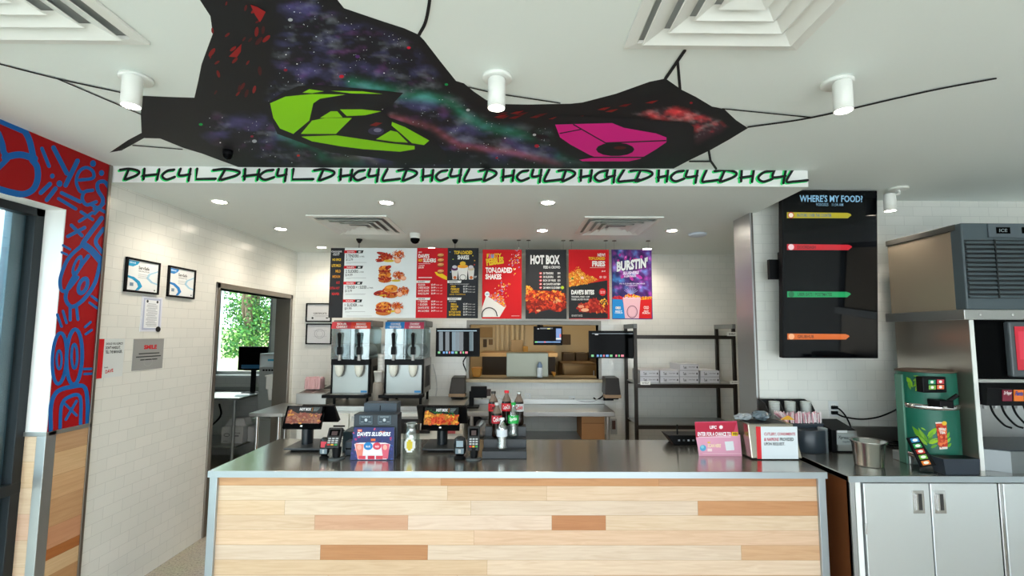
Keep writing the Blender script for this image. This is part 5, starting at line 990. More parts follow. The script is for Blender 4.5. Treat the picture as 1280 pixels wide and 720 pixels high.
# cables and outlets on the back wall
def outlet(x, y, Y, label, d=None):
    a = at(x, y, Y=Y); mb = MB(); mb.box(a.x-.037, a.x+.037, Y-.006, Y-.0005, a.z-.058, a.z+.058, mat('outlet_white', 'dfe3e2', .35))
    for dz in (-.025, .025):
        mb.box(a.x-.017, a.x+.017, Y-.008, Y-.006, a.z+dz-.014, a.z+dz+.014, WMET)
        for dx in (-.007, .007): mb.box(a.x+dx-.0015, a.x+dx+.0015, Y-.0086, Y-.008, a.z+dz-.005, a.z+dz+.005, BLACK)
    return tag(mb.build('wall_outlet', bevel=.001), label, 'outlet', 'wall outlets')
outlet(659.5, 497.5, YB, 'white wall outlet above the worktable, right of the soda bottles'); outlet(715, 501, YB, 'white wall outlet with plugs above the right half of the worktable'); outlet(624, 500, YB, 'white wall outlet half hidden above the soda bottles')
def cable(pts, r, label, m=BLACK): mb = MB(); mb.tube(pts, r, m); return tag(mb.build('cable'), label, 'cable')
A = lambda x, y, Y=YB-.012: tuple(at(x, y, Y=Y))
cable([A(716, 499, YB-.01), A(724, 501), A(735, 502), A(745, 500.5), A(755, 494), A(759, 488, 5.7)], .009, 'black cable from the outlet to the right receipt printer')
cable([A(742, 497), A(748, 502), A(752, 501)], .007, 'short black cable loop beside the right receipt printer')
cable([A(583, 445), A(579, 453), A(582, 462), A(585, 470), A(583, 475), A(578, 480, 5.75)], .007, 'black cable hanging from the left order monitor to its printer')
cable([A(748, 447), A(748, 466), A(752, 476), A(757, 486), A(759, 491, 5.74)], .007, 'black cable hanging from the right order monitor to its printer')
cable([A(602, 498), A(606, 502), A(607, 506)], .006, 'short black cable below the small terminal'); cable([A(616, 501), A(626, 500)], .006, 'short black plug lead behind the soda bottles')
cable([A(541, 455), A(545, 470), A(546, 485), A(544, 500)], .006, 'thin pale cable on the tiles right of the slush machines', mat('pale_cable', 'c8cac8', .5))
# wall switch with key
a = at(767, 531, Y=YB); mb = MB(); mb.box(a.x-.04, a.x+.04, YB-.008, YB-.0005, a.z-.11, a.z+.07, LGREY); mb.box(a.x-.02, a.x+.02, YB-.014, YB-.008, a.z-.05, a.z+.05, mat('brown_switch', '5a3c34', .5)); tag(mb.build('wall_switch', bevel=.002), 'wall switch plate with brown switch below the right receipt printer', 'switch')
# ================================================================== STORAGE RACK
RX0, RX1, RY0, RY1 = 1.345, 2.43, 5.30, 5.74; t = thing('storage_rack', 'dark bronze storage rack holding white boxes at the back right', 'shelf', ((RX0+RX1)/2, 5.5, 0))
for x in (RX0, RX1):
    for y in (RY0, RY1): mb = MB(); mb.box(x-.018, x+.018, y-.018, y+.018, 0, 1.80, RACK); mb.build('post', t, bevel=.004)
for x in (RX0, RX1): mb = MB(); mb.box(x-.02, x+.02, RY0-.02, RY1+.02, 1.79, 1.84, MGREY); mb.build('cross_arm', t, bevel=.004)
for z in (1.715, 1.185, .745):
    mb = MB(); mb.box(RX0, RX1, RY0-.02, RY0-.001, z-.04, z, RACK); mb.box(RX0, RX1, RY1, RY1+.02, z-.04, z, RACK)
    if z < 1.5: mb.box(RX0+.005, RX1-.005, RY0, RY1, z-.004, z+.008, STEEL)
    mb.build('shelf_board' if z < 1.5 else 'top_rail', t)
for x0, x1, y0, y1 in ((800.5, 813, 476.5, 481), (912.5, 925, 476, 480), (909, 921, 415, 420)):
    a, b_ = at(x0, y0, Y=RY0-.022), at(x1, y1, Y=RY0-.022); mb = MB(); mb.box(a.x, min(b_.x, RX1+.03), RY0-.024, RY0-.021, b_.z, a.z, WMET); s = Sheet(mb, (0, RY0-.024, 0), (0, -1, 0)); s.text('SHELF', x0+2, y0+1.4, x1-2, y1-1.4, '4a4c4e', .02); mb.build('shelf_label', t)
bx = mat('product_box_white', 'c9cad0', .5); k = 0
cols = ((800, 823.5), (825, 848), (849.5, 874), (875.5, 899)); ZB = 1.1935; BH = .068
pos = [(c, r_) for r_ in (0, 1) for c in range(4)]+[(2, 2)]
nm = ['first', 'second', 'third', 'fourth']; first = None
for c, r_ in pos:
    a = at(cols[c][0], 465, Y=RY0+.02); b_ = at(cols[c][1], 465, Y=RY0+.02); lb = ('white product box on top of the boxes, alone in the third layer' if r_ == 2 else 'white product box in the %s layer of the rack, %s from the left post' % (('lower', 'upper')[r_], nm[c]))
    if first is None:
        w_ = b_.x-a.x; mb = MB(); mb.box(a.x, b_.x, RY0+.02, RY0+.36, ZB, ZB+BH, bx); s = Sheet(mb, (0, 0, 0), (0, -1, 0), M=Matrix(((1, 0, 0, a.x), (0, 0, -1, RY0+.0197), (0, 1, 0, ZB+BH), (0, 0, 0, 1))))
        s.text('Tork', w_*.18, BH*.3, w_*.36, BH*.75, '3c3e44', .03); s.rect(w_*.42, BH*.2, w_*.425, BH*.8, '8a8c92'); s.text('Xpress Napkin', w_*.47, BH*.35, w_*.82, BH*.6, '6a6c72', .02); s.ell(w_*.92, BH*.5, .007, .012, '1c1c1e'); s.rect(0, 0, w_, BH*.04, '8a8c90'); s.rect(0, BH*.96, w_, BH, '7a7c82')
        first = mb.build('product_box', origin=(a.x, RY0+.02, ZB), bevel=.002); tag(first, lb, 'box', 'white boxes on the rack'); fz0 = ZB
    else:
        o = first.copy(); col.objects.link(o); o.location = (a.x+(.004 if r_ == 2 else 0), RY0+.02, ZB+r_*(BH+.001)); o['label'] = lb
# ================================================================== THINGS ON THE FRONT COUNTER
def quad_slab(mb, P, d, m):
    """a tilted slab: P = front corners clockwise from top left, d = vector to the back face"""
    d = Vector(d); V = [Vector(p) for p in P]+[Vector(p)+d for p in P]
    mb.add(V, [(0, 3, 2, 1), (4, 5, 6, 7), (0, 1, 5, 4), (1, 2, 6, 5), (2, 3, 7, 6), (3, 0, 4, 7)], m)
def tilt(x0, y0, x1, y1, Yt, Yb):
    """a pane leaning back, upright edges parallel: world corners from the photographed box"""
    tl = at(x0, y0, Y=Yt); bl = at(x0, y1, Y=Yb); br = at(x1, y1, Y=Yb); tr = at(x1, y0, Y=Yt)
    xl = bl.x; xr = br.x; P = [Vector((xl, Yt, (tl.z+tr.z)/2)), Vector((xr, Yt, (tl.z+tr.z)/2)), Vector((xr, Yb, (bl.z+br.z)/2)), Vector((xl, Yb, (bl.z+br.z)/2))]
    n = (P[1]-P[0]).cross(P[0]-P[3]).normalized(); n = n if n.y < 0 else -n
    return P, n
def register(x0, y0, x1, y1, rx0, rx1, px, base, label, hot):
    Yt, Yb = 3.47, 3.40; P, n = tilt(x0, y0, x1, y1, Yt, Yb); cx = at(px, 550, Y=3.5).x
    t = thing('point_of_sale_terminal', label, 'cash register', (cx, 3.5, CT), 'registers on the front counter')
    mb = MB(); quad_slab(mb, P, -n*.03, GBLACK); mb.build('customer_display', t, bevel=.004)
    mb = MB(); q = lambda u, v: P[3]+(P[2]-P[3])*u+(P[0]-P[3])*v+n*.001; k = (.06, .95, .2, .95)
    M = frame_M(q(k[0], k[3]), P[1]-P[0], n); W_ = (q(k[1], 0)-q(k[0], 0)).length; H_ = (q(0, k[3])-q(0, k[2])).length
    s = Sheet(mb, (0, 0, 0), (0, 0, 1), ink=SCR, M=M); s.l = 0; s.rect(0, 0, W_, H_, '1a211f' if hot else '26292a'); s.l = .0003
    fd = [(0, H_*.25), (W_*.1, H_*.22), (W_*.3, H_*.4), (W_*.6, H_*.38), (W_, H_*.45), (W_, H_*.97), (0, H_*.97)]
    s.poly(fd, 'b0702a' if hot else '8a5a48'); s.blobs(fd, 120, ['d89030', 'c85a20', 'b03018', 'e8b040', '8c6a20'] if hot else ['9a6a58', '8a4a40', 'a87a60', 'c8904a', '7a5048'], .011, .6, 21)
    if hot: s.blobs([(W_*.25, H_*.55), (W_*.95, H_*.6), (W_*.8, H_*.95), (W_*.2, H_*.9)], 50, ['c83a20', 'a82818', 'd85a30'], .010, .6, 22); s.blobs([(W_*.1, H_*.12), (W_*.9, H_*.3), (W_*.9, H_*.4), (W_*.3, H_*.35)], 14, ['1f5a2a', '2a6a30'], .010, .6, 23)
    s.l += .0004; s.text('HOT BOX', W_*.34, H_*.07, W_*.68, H_*.24, 'dfe6e6', .05); s.rect(W_*.71, H_*.05, W_*.72, H_*.3, 'c88a30')
    for j in range(4): s.rect(W_*.75, H_*(.07+j*.06), W_*(.93-j*.02), H_*(.085+j*.06), '9ab0b0')
    mb.build('screen_image', t); mb = MB(); s2 = Sheet(mb, (0, 0, 0), (0, 0, 1), M=frame_M(q(.5, .1), P[1]-P[0], n)); s2.l = .0006; s2.ell(0, 0, .008, .006, 'e8eaea'); mb.build('maker_badge', t)
    # till screen facing the staff
    zt = P[0].z; zb = P[3].z-.0; a0, a1 = at(rx0, y1, Y=3.6).x, at(rx1, y1, Y=3.6).x
    mb = MB(); mb.hexa([(a0, 3.63, zb+.0), (a1, 3.63, zb+.0), (a1, 3.68, zb+.01), (a0, 3.68, zb+.01)], [(a0, 3.53, zt-.01), (a1, 3.53, zt-.01), (a1, 3.55, zt+.0), (a0, 3.55, zt+.0)], BLACK); mb.build('staff_monitor', t, bevel=.006)
    r_ = .036; zs = P[3].z; mb = MB(); mb.prism([(cx+r_*1.05*math.cos(a*math.pi/12), 3.53+.05*math.sin(a*math.pi/12)) for a in range(24)], 2, CT+.02, zs+.06, mat('dark_stand', '1b2126', .3), smooth=True); mb.box(cx-.08, cx+.08, 3.45, 3.63, zs+.005, zs+.04, BLACK); mb.build('pedestal', t)
    b0, b1 = at(base[0], 566, Z=CT), at(base[1], 566, Z=CT); mb = MB(); mb.box(b0.x, b1.x, 3.37, 3.68, CT+.014, CT+.026, mat('stand_plate', '3a3d40', .35)); mb.box(b0.x+.03, b1.x-.03, 3.41, 3.66, CT+.0005, CT+.014, BLACK); mb.build('base_plate', t, bevel=.003)
register(352, 507, 400, 535.5, 381, 421, 382, (353, 399), 'left register with black stand, its screen showing a reddish HOT BOX picture', False)
register(526, 508, 574, 537.5, 522, 584, 552, (527, 575), 'middle register with black stand, its screen showing a bright orange HOT BOX picture', True)
def reader(cx, cy, x0, y0, x1, y1, skew, label):
    b = at(cx, cy, Z=CT); t = thing('card_terminal', label, 'card reader', (b.x, b.y+.04, CT), 'card readers on the front counter'); c = Vector((b.x, b.y+.045, CT))
    mb = MB(); mb.lathe([(0, .0005), (.052, .0005), (.052, .006), (.045, .010), (.02, .012), (0, .012)], c, mat('smoky_base', '50585a', .2), 28); mb.build('base_disc', t)
    mb = MB(); mb.cyl(c+Vector((0, 0, .01)), c+Vector((0, .005, .075)), .024, BLACK, r2=.03); mb.build('stem', t)
    Yt, Yb = b.y+.085, b.y+.02; P = [at(x0+skew, y0, Y=Yt), at(x1+skew, y0, Y=Yt), at(x1, y1, Y=Yb), at(x0, y1, Y=Yb)]; n = (P[1]-P[0]).cross(P[0]-P[3]).normalized(); n = n if n.y < 0 else -n
    mb = MB(); quad_slab(mb, P, -n*.028, mat('terminal_black', '1d1f22', .35)); mb.build('body', t, bevel=.007)
    q = lambda u, v, l=.001: P[0]+(P[1]-P[0])*u+(P[3]-P[0])*v+n*l
    mb = MB(); mb.add([q(.14, .12), q(.86, .12), q(.86, .42), q(.14, .42)], [(3, 2, 1, 0)], GBLACK); mb.add([q(.3, .2, .0014), q(.7, .2, .0014), q(.7, .4, .0014), q(.3, .4, .0014)], [(3, 2, 1, 0)], SCR, c=lin('4a3a3a')); mb.build('screen', t)
    for r_ in range(4):
        for k in range(3):
            u, v = .16+k*.25, .52+r_*.1; m_ = mat('key_grey', 'b4b8ba', .5) if r_ < 3 else mat('key_'+'rya'[k], ('c82a20', 'e0a828', '2a9a4a')[k], .5); mb = MB()
            quad_slab(mb, [q(u, v, .003), q(u+.18, v, .003), q(u+.18, v+.06, .003), q(u, v+.06, .003)], -n*.003, m_); mb.build('key', t)
reader(417, 576, 405, 534, 423, 560, 6, 'tall tilted card reader with keypad beside the left register'); reader(591.5, 576.5, 584, 532, 599, 563, 1, 'tall card reader with keypad in front of the bottle riser')
def tapper(x0, y0, x1, y1, label, red):
    b = at((x0+x1)/2, y1-1, Z=CT); Y = b.y+.0; a0, a1 = at(x0, y0, Y=Y), at(x1, y1, Y=Y); w_ = a1.x-a0.x; h = a0.z-CT; c = Vector(((a0.x+a1.x)/2, Y+.035, CT)); t = thing('contactless_reader', label, 'card reader', c, 'small round card readers on the front counter')
    mb = MB(); mb.lathe([(0, .0005), (w_*.48, .0005), (w_*.45, .012), (w_*.25, .022), (0, .022)], c, BLACK, 24, sy=.8); mb.build('foot', t)
    mb = MB(); mb.lathe([(0, h*.12), (w_*.3, h*.14), (w_*.47, h*.3), (w_*.5, h*.6), (w_*.42, h*.9), (w_*.2, h), (0, h)], c, mat('reader_shell', '15181b', .25), 28, sy=.55); mb.build('shell', t)
    mb = MB(); f = c.y-w_*.30; mb.box(c.x-w_*.27, c.x+w_*.27, f, f+.02, c.z+h*.55, c.z+h*.82, mat('reader_window_red', 'c83848', .4) if red else mat('reader_window', '8fa0aa', .2)); mb.box(c.x-w_*.33, c.x+w_*.33, f-.001, f+.02, c.z+h*.25, c.z+h*.48, mat('reader_lower', '6f7f88', .25)); mb.box(c.x-w_*.1, c.x+w_*.1, f-.003, f, c.z+h*.28, c.z+h*.45, LGREY); mb.build('front_window', t, bevel=.003)
tapper(397, 548, 409, 576, 'small round card reader with red and white screen left of the tilted card reader', True); tapper(566.5, 546.5, 582, 576, 'small oval black card reader right of the middle register', False)
# small black printer between the left card reader and the slusher sign
a = at(430, 571, Z=CT); t = thing('tabletop_printer', 'dark teal and black countertop printer behind the slusher sign', 'printer', (a.x, a.y+.1, CT)); a0, a1 = at(427, 540, Y=a.y+.1), at(441, 570, Y=a.y+.1)
mb = MB(); mb.box(a0.x, a1.x+.03, a.y+.12, a.y+.3, CT+.0005, a0.z, mat('dark_teal_plastic', '1c2c30', .35)); mb.box(a0.x+.05, a1.x+.03, a.y+.03, a.y+.12, CT+.0005, CT+.09, BLUEG); mb.build('body', t, bevel=.006); mb = MB(); mb.box(a0.x+.055, a1.x+.02, a.y+.027, a.y+.03, CT+.04, CT+.05, BLACK); mb.build('slot', t)
# slate dispenser with two label cards, and the slusher sign leaning in front
Ys = 3.24; t = thing('card_holder', 'slate blue two-tier holder with two small card labels behind the slusher sign', 'holder', (fx(470, Ys), Ys+.12, CT)); a0, a1 = at(442.5, 518, Y=Ys), at(496, 560, Y=Ys); b0, b1 = at(455, 504, Y=Ys+.12), at(495.5, 520, Y=Ys+.12)
mb = MB(); mb.box(a0.x, a1.x, Ys, Ys+.118, CT+.0005, a0.z, mat('slate_dark', '232d36', .4)); mb.build('front_tier', t, bevel=.003); mb = MB(); mb.box(b0.x, b1.x, Ys+.12, Ys+.24, CT+.0005, b0.z, mat('slate_blue', '33414d', .4)); mb.box((b0.x+b1.x)/2-.003, (b0.x+b1.x)/2+.003, Ys+.117, Ys+.12, b0.z-.05, b0.z-.015, BLACK); mb.build('back_tier', t, bevel=.003)
for x0, x1 in ((449, 466), (472, 489)):
    a, b_ = at(x0, 519.5, Y=Ys-.002), at(x1, 530.5, Y=Ys-.002); mb = MB(); mb.box(a.x, b_.x, Ys-.003, Ys-.0002, b_.z, a.z, mat('label_card_slate', '2f3f4a', .4)); s = Sheet(mb, (0, Ys-.003, 0), (0, -1, 0)); s.stroke([(x0+1, 520), (x1-1, 520), (x1-1, 530), (x0+1, 530), (x0+1, 520)], .4, '7f929c', False); s.ell((x0+x1)/2, 525, 1.8, 2, 'c8d0d4'); s.text('NAPKINS', x0+3, 520.4, x1-3, 522, 'a8b4ba', .01); s.rect(x0+2, 527, x0+5.5, 527.6, 'a8b4ba'); s.rect(x1-5.5, 527, x1-2, 527.6, 'a8b4ba'); mb.build('label_card', t)
def leaning_sign(P_px, Yt, Yb, base, label, name, draw, crop, pr=.09):
    P = [at(*P_px[0], Y=Yt), at(*P_px[1], Y=Yt), at(*P_px[2], Y=Yb), at(*P_px[3], Y=Yb)]; n = (P[1]-P[0]).cross(P[0]-P[3]).normalized(); n = n if n.y < 0 else -n
    z = min(p.z for p in P); P = [p-Vector((0, 0, z-CT-.001)) if abs(z-CT) < .02 else p for p in P]
    mb = MB(); quad_slab(mb, P, -n*.005, mat('acrylic_edge', 'c8ccd0', .3)); mb.add([p+n*.0004 for p in P], [(3, 2, 1, 0)], INK, c=lin(base)); s = Sheet(mb, P[3], n, crop=crop); s.l = .0008; draw(s)
    g = Vector(((P[2].x+P[3].x)/2, Yb, CT)); t = thing(name, label, 'sign', g); mb.build('panel', t)
    mb = MB(); m0 = (P[0]+P[1])/2*.55+(P[2]+P[3])/2*.45-n*.0055; quad_slab(mb, [m0+Vector((-.04, 0, 0)), m0+Vector((.04, 0, 0)), Vector((m0.x+.04, m0.y+pr, CT+.001)), Vector((m0.x-.04, m0.y+pr, CT+.001))], (0, -.003, 0), mat('acrylic_edge', 'c8ccd0', .3)); mb.build('back_prop', t)
def slsh(s):
    R = random.Random(5)
    for k in range(70): x, y = R.uniform(600, 910), R.uniform(335, 570); s.ell(x, y, R.uniform(3, 14), R.uniform(3, 9), R.choice(['5a3a78', '2a4a88', 'a83a70', '4a4a8a', 'c8506a', '3a5a98', 'd87a4a']), R.uniform(0, 180))
    s.l += .0002; s.text("DAVE'S SLUSHERS", 640, 362, 888, 394, '22306a', .06, shear=.2); s.text("DAVE'S SLUSHERS", 638, 359, 886, 391, 'eef0f4', .04, shear=.2); s.rect(642, 340, 676, 358, 'd8503a'); s.text('NEW', 646, 344, 672, 355, 'f8d8c0', .03); s.rect(742, 410, 776, 428, 'd86a3a')
    s.poly([(618, 450), (660, 440), (850, 440), (888, 452), (860, 566), (645, 566)], 'e8e2e6')
    for x, c in ((655, 'e88a78'), (848, 'dc6478')): s.poly([(x-30, 450), (x+34, 450), (x+22, 560), (x-14, 560)], c); s.ell(x, 475, 16, 20, 'f0b0a0')
    s.ell(722, 466, 34, 30, '2a7fc0'); s.ell(788, 466, 32, 28, 'd84a5c'); s.text('BLUE', 706, 462, 738, 476, 'e8f0f8', .03); s.text('RED', 774, 462, 804, 476, 'f8e0e0', .03); s.ell(755, 512, 66, 18, 'f4f2f4')
    for x in (650, 718, 780): s.rect(x, 538, x+52, 564, 'd84858' if x != 718 else 'c83048')
leaning_sign(((442.5, 535), (493, 535), (492, 576), (437.5, 576)), 3.215, 3.17, '39406e', "colourful slusher sign reading DAVE'S SLUSHERS leaning before the slate holder", 'tabletop_sign', slsh, (340, 480, 6), .012)
# glass tip jar
b = at(511.5, 573, Z=CT); p = Vector((b.x, b.y+.055, CT+.0005)); k_ = 1/ (F/p.y*1.01); h = 39*k_; r_ = 10.3*k_; t = thing('tip_jar', 'clear glass jar with a round white and yellow label', 'jar', p)
mb = MB(); mb.lathe([(0, .0), (r_*.9, 0), (r_, .008), (r_, h*.66), (r_*.93, h*.74), (r_*.78, h*.82), (r_*.8, h*.98), (r_*.84, h), (r_*.78, h), (r_*.72, h*.83), (r_*.9, h*.72), (r_*.94, h*.64), (r_*.94, .014), (0, .012)], p, glassmat('jar_glass', 'f2f5f2', .16), 32); mb.build('glass_body', t)
mb = MB(); mb.lathe([(r_*.80, h*.985), (r_*.88, h*.99), (r_*.88, h*1.02), (r_*.80, h*1.02)], p, glassmat('jar_rim', 'c8d0cc', .5), 32); mb.build('rim', t)
mb = MB(); lw = []
for j in range(9):
    for i in range(9): a = -math.pi/2+(i-4)*.17; lw.append((p.x+(r_+.0008)*math.cos(a), p.y+(r_+.0008)*math.sin(a), p.z+h*.40+(j-4)*h*.055))
mb.add(lw, [(j*9+i, j*9+i+1, (j+1)*9+i+1, (j+1)*9+i) for j in range(8) for i in range(8) if (i-3.5)**2+(j-3.5)**2 < 15], mat('label_white', 'e6e8e4', .5)); mb.add([Vector(v)+Vector((0, -.0008, 0)) for v in lw], [(j*9+i, j*9+i+1, (j+1)*9+i+1, (j+1)*9+i) for j in range(1, 7) for i in range(2, 6) if (i-3.5)**2*1.6+(j-3.5)**2 < 7], mat('label_yellow', 'd8c034', .5)); mb.build('label', t)
# bottle riser
RXA, RXB = fx(602.5, 3.205, 568), fx(658.5, 3.205, 568); zz_ = [at(630, 564, Y=3.205).z, at(630, 549, Y=3.30).z, at(630, 533, Y=3.40).z]; t = thing('bottle_riser', 'black three-step display riser holding soda bottles', 'display stand', ((RXA+RXB)/2, 3.35, CT))
ys = [3.205, 3.30, 3.395, 3.49]
for k in range(3): mb = MB(); mb.box(RXA+k*.004, RXB, ys[k], ys[k+1]-.001, CT+.0005, zz_[k], mat('riser_black', '22272c', .35)); mb.build('step', t, bevel=.003)
COLA = mat('cola', '1a0d08', .1); PET = glassmat('clear_pet', 'eef6f6', .3); GRNC = mat('green_cap', '1fa24a', .4); REDC = mat('red_cap', 'd4182c', .4); SILC = mat('silver_cap', 'b8bcbc', .3, .5); BLKC = mat('black_cap', '1c1c1e', .4); BLUC = mat('pale_cap', 'd8dee4', .4)
def bottle(px, step, h, liquid, cap, lab, script, label, r=.0355):
    Y = ys[step]+.048; x = fx(px, Y, 540); p = Vector((x, Y, zz_[step]+.0005)); t = thing('soda_bottle' if liquid is not None else 'water_bottle', label, 'bottle', p, 'drink bottles on the riser'); H = h
    mb = MB(); prof = [(0, .004), (r*.55, 0), (r*.85, .004), (r, H*.08), (r*.96, H*.2), (r*.92, H*.30), (r*.98, H*.40), (r, H*.56), (r*.92, H*.68), (r*.6, H*.8), (r*.38, H*.87), (r*.36, H*.93)]
    if liquid is None: prof = [(0, .004), (r*.7, 0), (r*.95, .006)]+[(r*(.95 if k % 2 else .86), H*(.08+k*.055)) for k in range(10)]+[(r*.95, H*.66), (r*.85, H*.74), (r*.4, H*.86), (r*.36, H*.93)]
    mb.lathe(prof, p, liquid or glassmat('water_pet', 'f4fafa', .5), 24)
    if liquid is COLA: mb.M = None
    mb.build('body', t)
    if liquid is COLA: mb = MB(); mb.lathe([(r*.915, H*.70), (r*.62, H*.80), (r*.4, H*.87), (r*.38, H*.93)], p+Vector((0, -.0004, 0)), mat('cola_neck', '6e5f55', .25), 24); mb.build('neck', t)
    mb = MB(); mb.lathe([(r*.46, H*.93), (r*.46, H*.995), (r*.38, H), (0, H)], p, cap, 20); mb.build('cap', t)
    if lab:
        mb = MB(); z0, z1 = (H*.42, H*.64) if liquid is not None else (H*.42, H*.64); rr = r*1.02
        mb.lathe([(rr*.99, z0), (rr, z0+.002), (rr, z1-.002), (rr*.97, z1)], p, mat('label_'+lab, lab, .45), 24)
        if script:
            vs, fs = glyphs(script[0], .03); a0 = min(v[0] for v in vs); a1 = max(v[0] for v in vs); c0 = min(v[1] for v in vs); c1 = max(v[1] for v in vs); V = []
            for v in vs: a = -math.pi/2+((v[0]-a0)/(a1-a0)-.5)*1.5; V.append((p.x+(rr+.0008)*math.cos(a), p.y+(rr+.0008)*math.sin(a), p.z+z0+(z1-z0)*(.2+.6*(v[1]-c0)/(c1-c0))+.006*(v[0]-a0)/(a1-a0)))
            mb.add(V, fs, INK, c=lin(script[1]))
        mb.build('label', t)
bottle(616.5, 2, .235, COLA, BLKC, 'c81420', ('Zero', '1a1a1a'), 'red-labelled cola bottle with black cap on the top step of the riser')
bottle(633, 2, .24, COLA, REDC, 'd01828', ('Coca-Cola', 'f4ecec'), 'red-labelled cola bottle with red cap on the top step of the riser')
bottle(648.5, 2, .235, COLA, SILC, 'c4c6c8', ('Coke', 'c81828'), 'silver-labelled diet cola bottle on the top step of the riser')
bottle(621, 1, .235, COLA, LGREY, 'b8182c', ('Coke', 'f0e4e4'), 'dark cola bottle with deep red label behind the water bottle')
bottle(641.5, 1, .235, PET, GRNC, '1fb04c', ('Sprite', 'f2f6f2'), 'clear lemon-lime bottle with green cap and green label')
bottle(627.5, 0, .205, None, BLUC, 'd6dde4', None, 'small clear water bottle with pale label on the lowest riser step', .035)
# router
b = at(840, 556.5, Z=CT); x1 = fx(876, b.y, 548); t = thing('wireless_router', 'black box with antenna and ports at the back edge of the counter', 'router', ((b.x+x1)/2, b.y+.06, CT)); mb = MB(); a = at(834, 544, Y=b.y+.0)
mb.hexa([(b.x+.02, b.y, CT+.001), (x1, b.y, CT+.001), (x1, b.y+.14, CT+.001), (b.x+.02, b.y+.14, CT+.001)], [(a.x, b.y-.005, a.z), (x1+.03, b.y-.005, a.z), (x1+.03, b.y+.15, a.z), (a.x, b.y+.15, a.z)], BLACK); mb.build('body', t, bevel=.004)
for k, c in enumerate(('9aa0a4', '5a6064', 'c8ccd0', '7a8084', 'a8b0b4')): x = b.x+.045+k*.035; mb = MB(); mb.box(x, x+.014, b.y-.004, b.y+.004, CT+.03, CT+.042, mat('port_'+c, c, .4)); mb.build('port', t)
a = at(847, 531, Y=b.y+.02); mb = MB(); mb.cyl((a.x, b.y+.03, CT+.04), (a.x, b.y+.03, a.z), .006, BLACK, n=10); mb.build('antenna', t)
def ufc(s):
    s.poly([(50, 292), (365, 287), (330, 400), (60, 420)], 'b82a44'); s.poly([(60, 400), (390, 380), (405, 545), (84, 545)], 'e0a0b8'); s.l += .0001
    s.text('UFC', 162, 312, 214, 338, 'f0e4e8', .06); s.ell(247, 324, 14, 14, 'f0e4e8'); s.text('ENTER FOR A CHANCE TO', 72, 360, 322, 390, 'f4eef0', .04); s.rect(328, 360, 374, 390, 'e8c020'); s.text('WIN', 334, 364, 370, 386, '3a2a10', .04)
    s.rect(78, 394, 320, 400, 'e8ccd4'); s.ell(112, 480, 24, 24, '5aa8d0'); s.ell(108, 472, 12, 12, '8accd8'); s.text('SCAN HERE', 148, 450, 246, 476, 'f0e0b0', .03); s.rect(146, 434, 166, 444, 'e8c040'); s.rect(146, 484, 180, 506, 'f0d8d8'); s.poly([(274, 432), (338, 428), (348, 496), (286, 500)], 'dfe3e6'); s.rect(110, 520, 396, 524, 'f0c8d4')
leaning_sign(((868.5, 528.5), (921, 527.5), (927, 571), (874, 571)), 3.35, 3.30, 'cc4a68', 'pink and red tabletop sign reading ENTER FOR A CHANCE TO WIN', 'tabletop_sign', ufc, (860, 480, 6))
# steel cutlery holder with its sign and bags
Ya = 3.2; P0 = [at(940, 575, Z=CT), at(1003.5, 575, Z=CT), at(998, 530, Y=3.24), at(937, 530, Y=3.24)]; yb2 = 3.44; zt = P0[2].z; x0, x1 = P0[0].x, P0[1].x
t = thing('cutlery_holder', 'steel countertop holder with a white cutlery and napkins notice', 'holder', ((x0+x1)/2, 3.3, CT)); mb = MB(); z0 = CT+.008; i = .012
bx0, bx1 = x0-.02, x1+.0
mb.hexa([(x0, Ya, z0), (x1, Ya, z0), (x1, yb2, z0), (x0, yb2, z0)], [(x0+.0, Ya+.04, zt), (x1-.03, Ya+.04, zt), (x1-.03, yb2, zt), (x0+.0, yb2, zt)], mat('holder_steel', 'a39c8e', .22, .9)); mb.build('body', t, bevel=.006)
mb = MB(); mb.box(x0+.01, x1-.01, Ya+.01, yb2-.01, CT+.0005, z0, BLACK); mb.build('base_trim', t)
mb = MB(); mb.box(x0+.03, x1-.06, Ya+.07, yb2-.03, zt-.0005, zt+.002, BLACK); mb.build('top_opening', t)
fn = Vector((0, -(zt-z0), -.04)).normalized(); fn = Vector((0, -(zt-z0), .04)).normalized(); mb = MB(); s = Sheet(mb, (0, Ya, z0), fn, crop=(860, 480, 6)); s.l = .001
s.poly([(508, 320), (818, 320), (828, 562), (520, 562)], 'dde5ea'); s.l += .0003; s.poly([(508, 320), (544, 320), (553, 562), (520, 562)], 'd83038')
s.text('CUTLERY, CONDIMENTS', 570, 364, 804, 390, 'b03048', .03); s.text('& NAPKINS', 570, 402, 680, 428, 'b03048', .03); s.text('PROVIDED', 688, 402, 792, 428, '2c3034', .03); s.text('UPON REQUEST.', 570, 438, 726, 464, '2c3034', .03); mb.build('notice', t)
BAG = mat('crinkled_plastic', 'aeb7bd', .15, trans=.3, bump=1, bscale=40)
def crumple(c, r, h, seed, m, name, label, cat):
    R = random.Random(seed); mb = MB(); n = 18; V = []; Fs = []
    for j in range(8):
        for i in range(n): a = 2*math.pi*i/n; ph = math.pi*j/7; rr = r*(.75+.5*R.random())*math.sin(ph)*.9+.002; V.append((c[0]+rr*1.5*math.cos(a), c[1]+rr*math.sin(a), c[2]+h*(1-math.cos(ph))/2+R.uniform(-.004, .004)*(0 < j < 7)))
    for j in range(7):
        for i in range(n): Fs.append((j*n+i, j*n+(i+1) % n, (j+1)*n+(i+1) % n, (j+1)*n+i))
    mb.add(V, Fs, m); lo = min(v.z for v in mb.v); d = Vector((0, 0, c[2]-lo)); mb.v = [v+d for v in mb.v]; return tag(mb.build(name), label, cat)
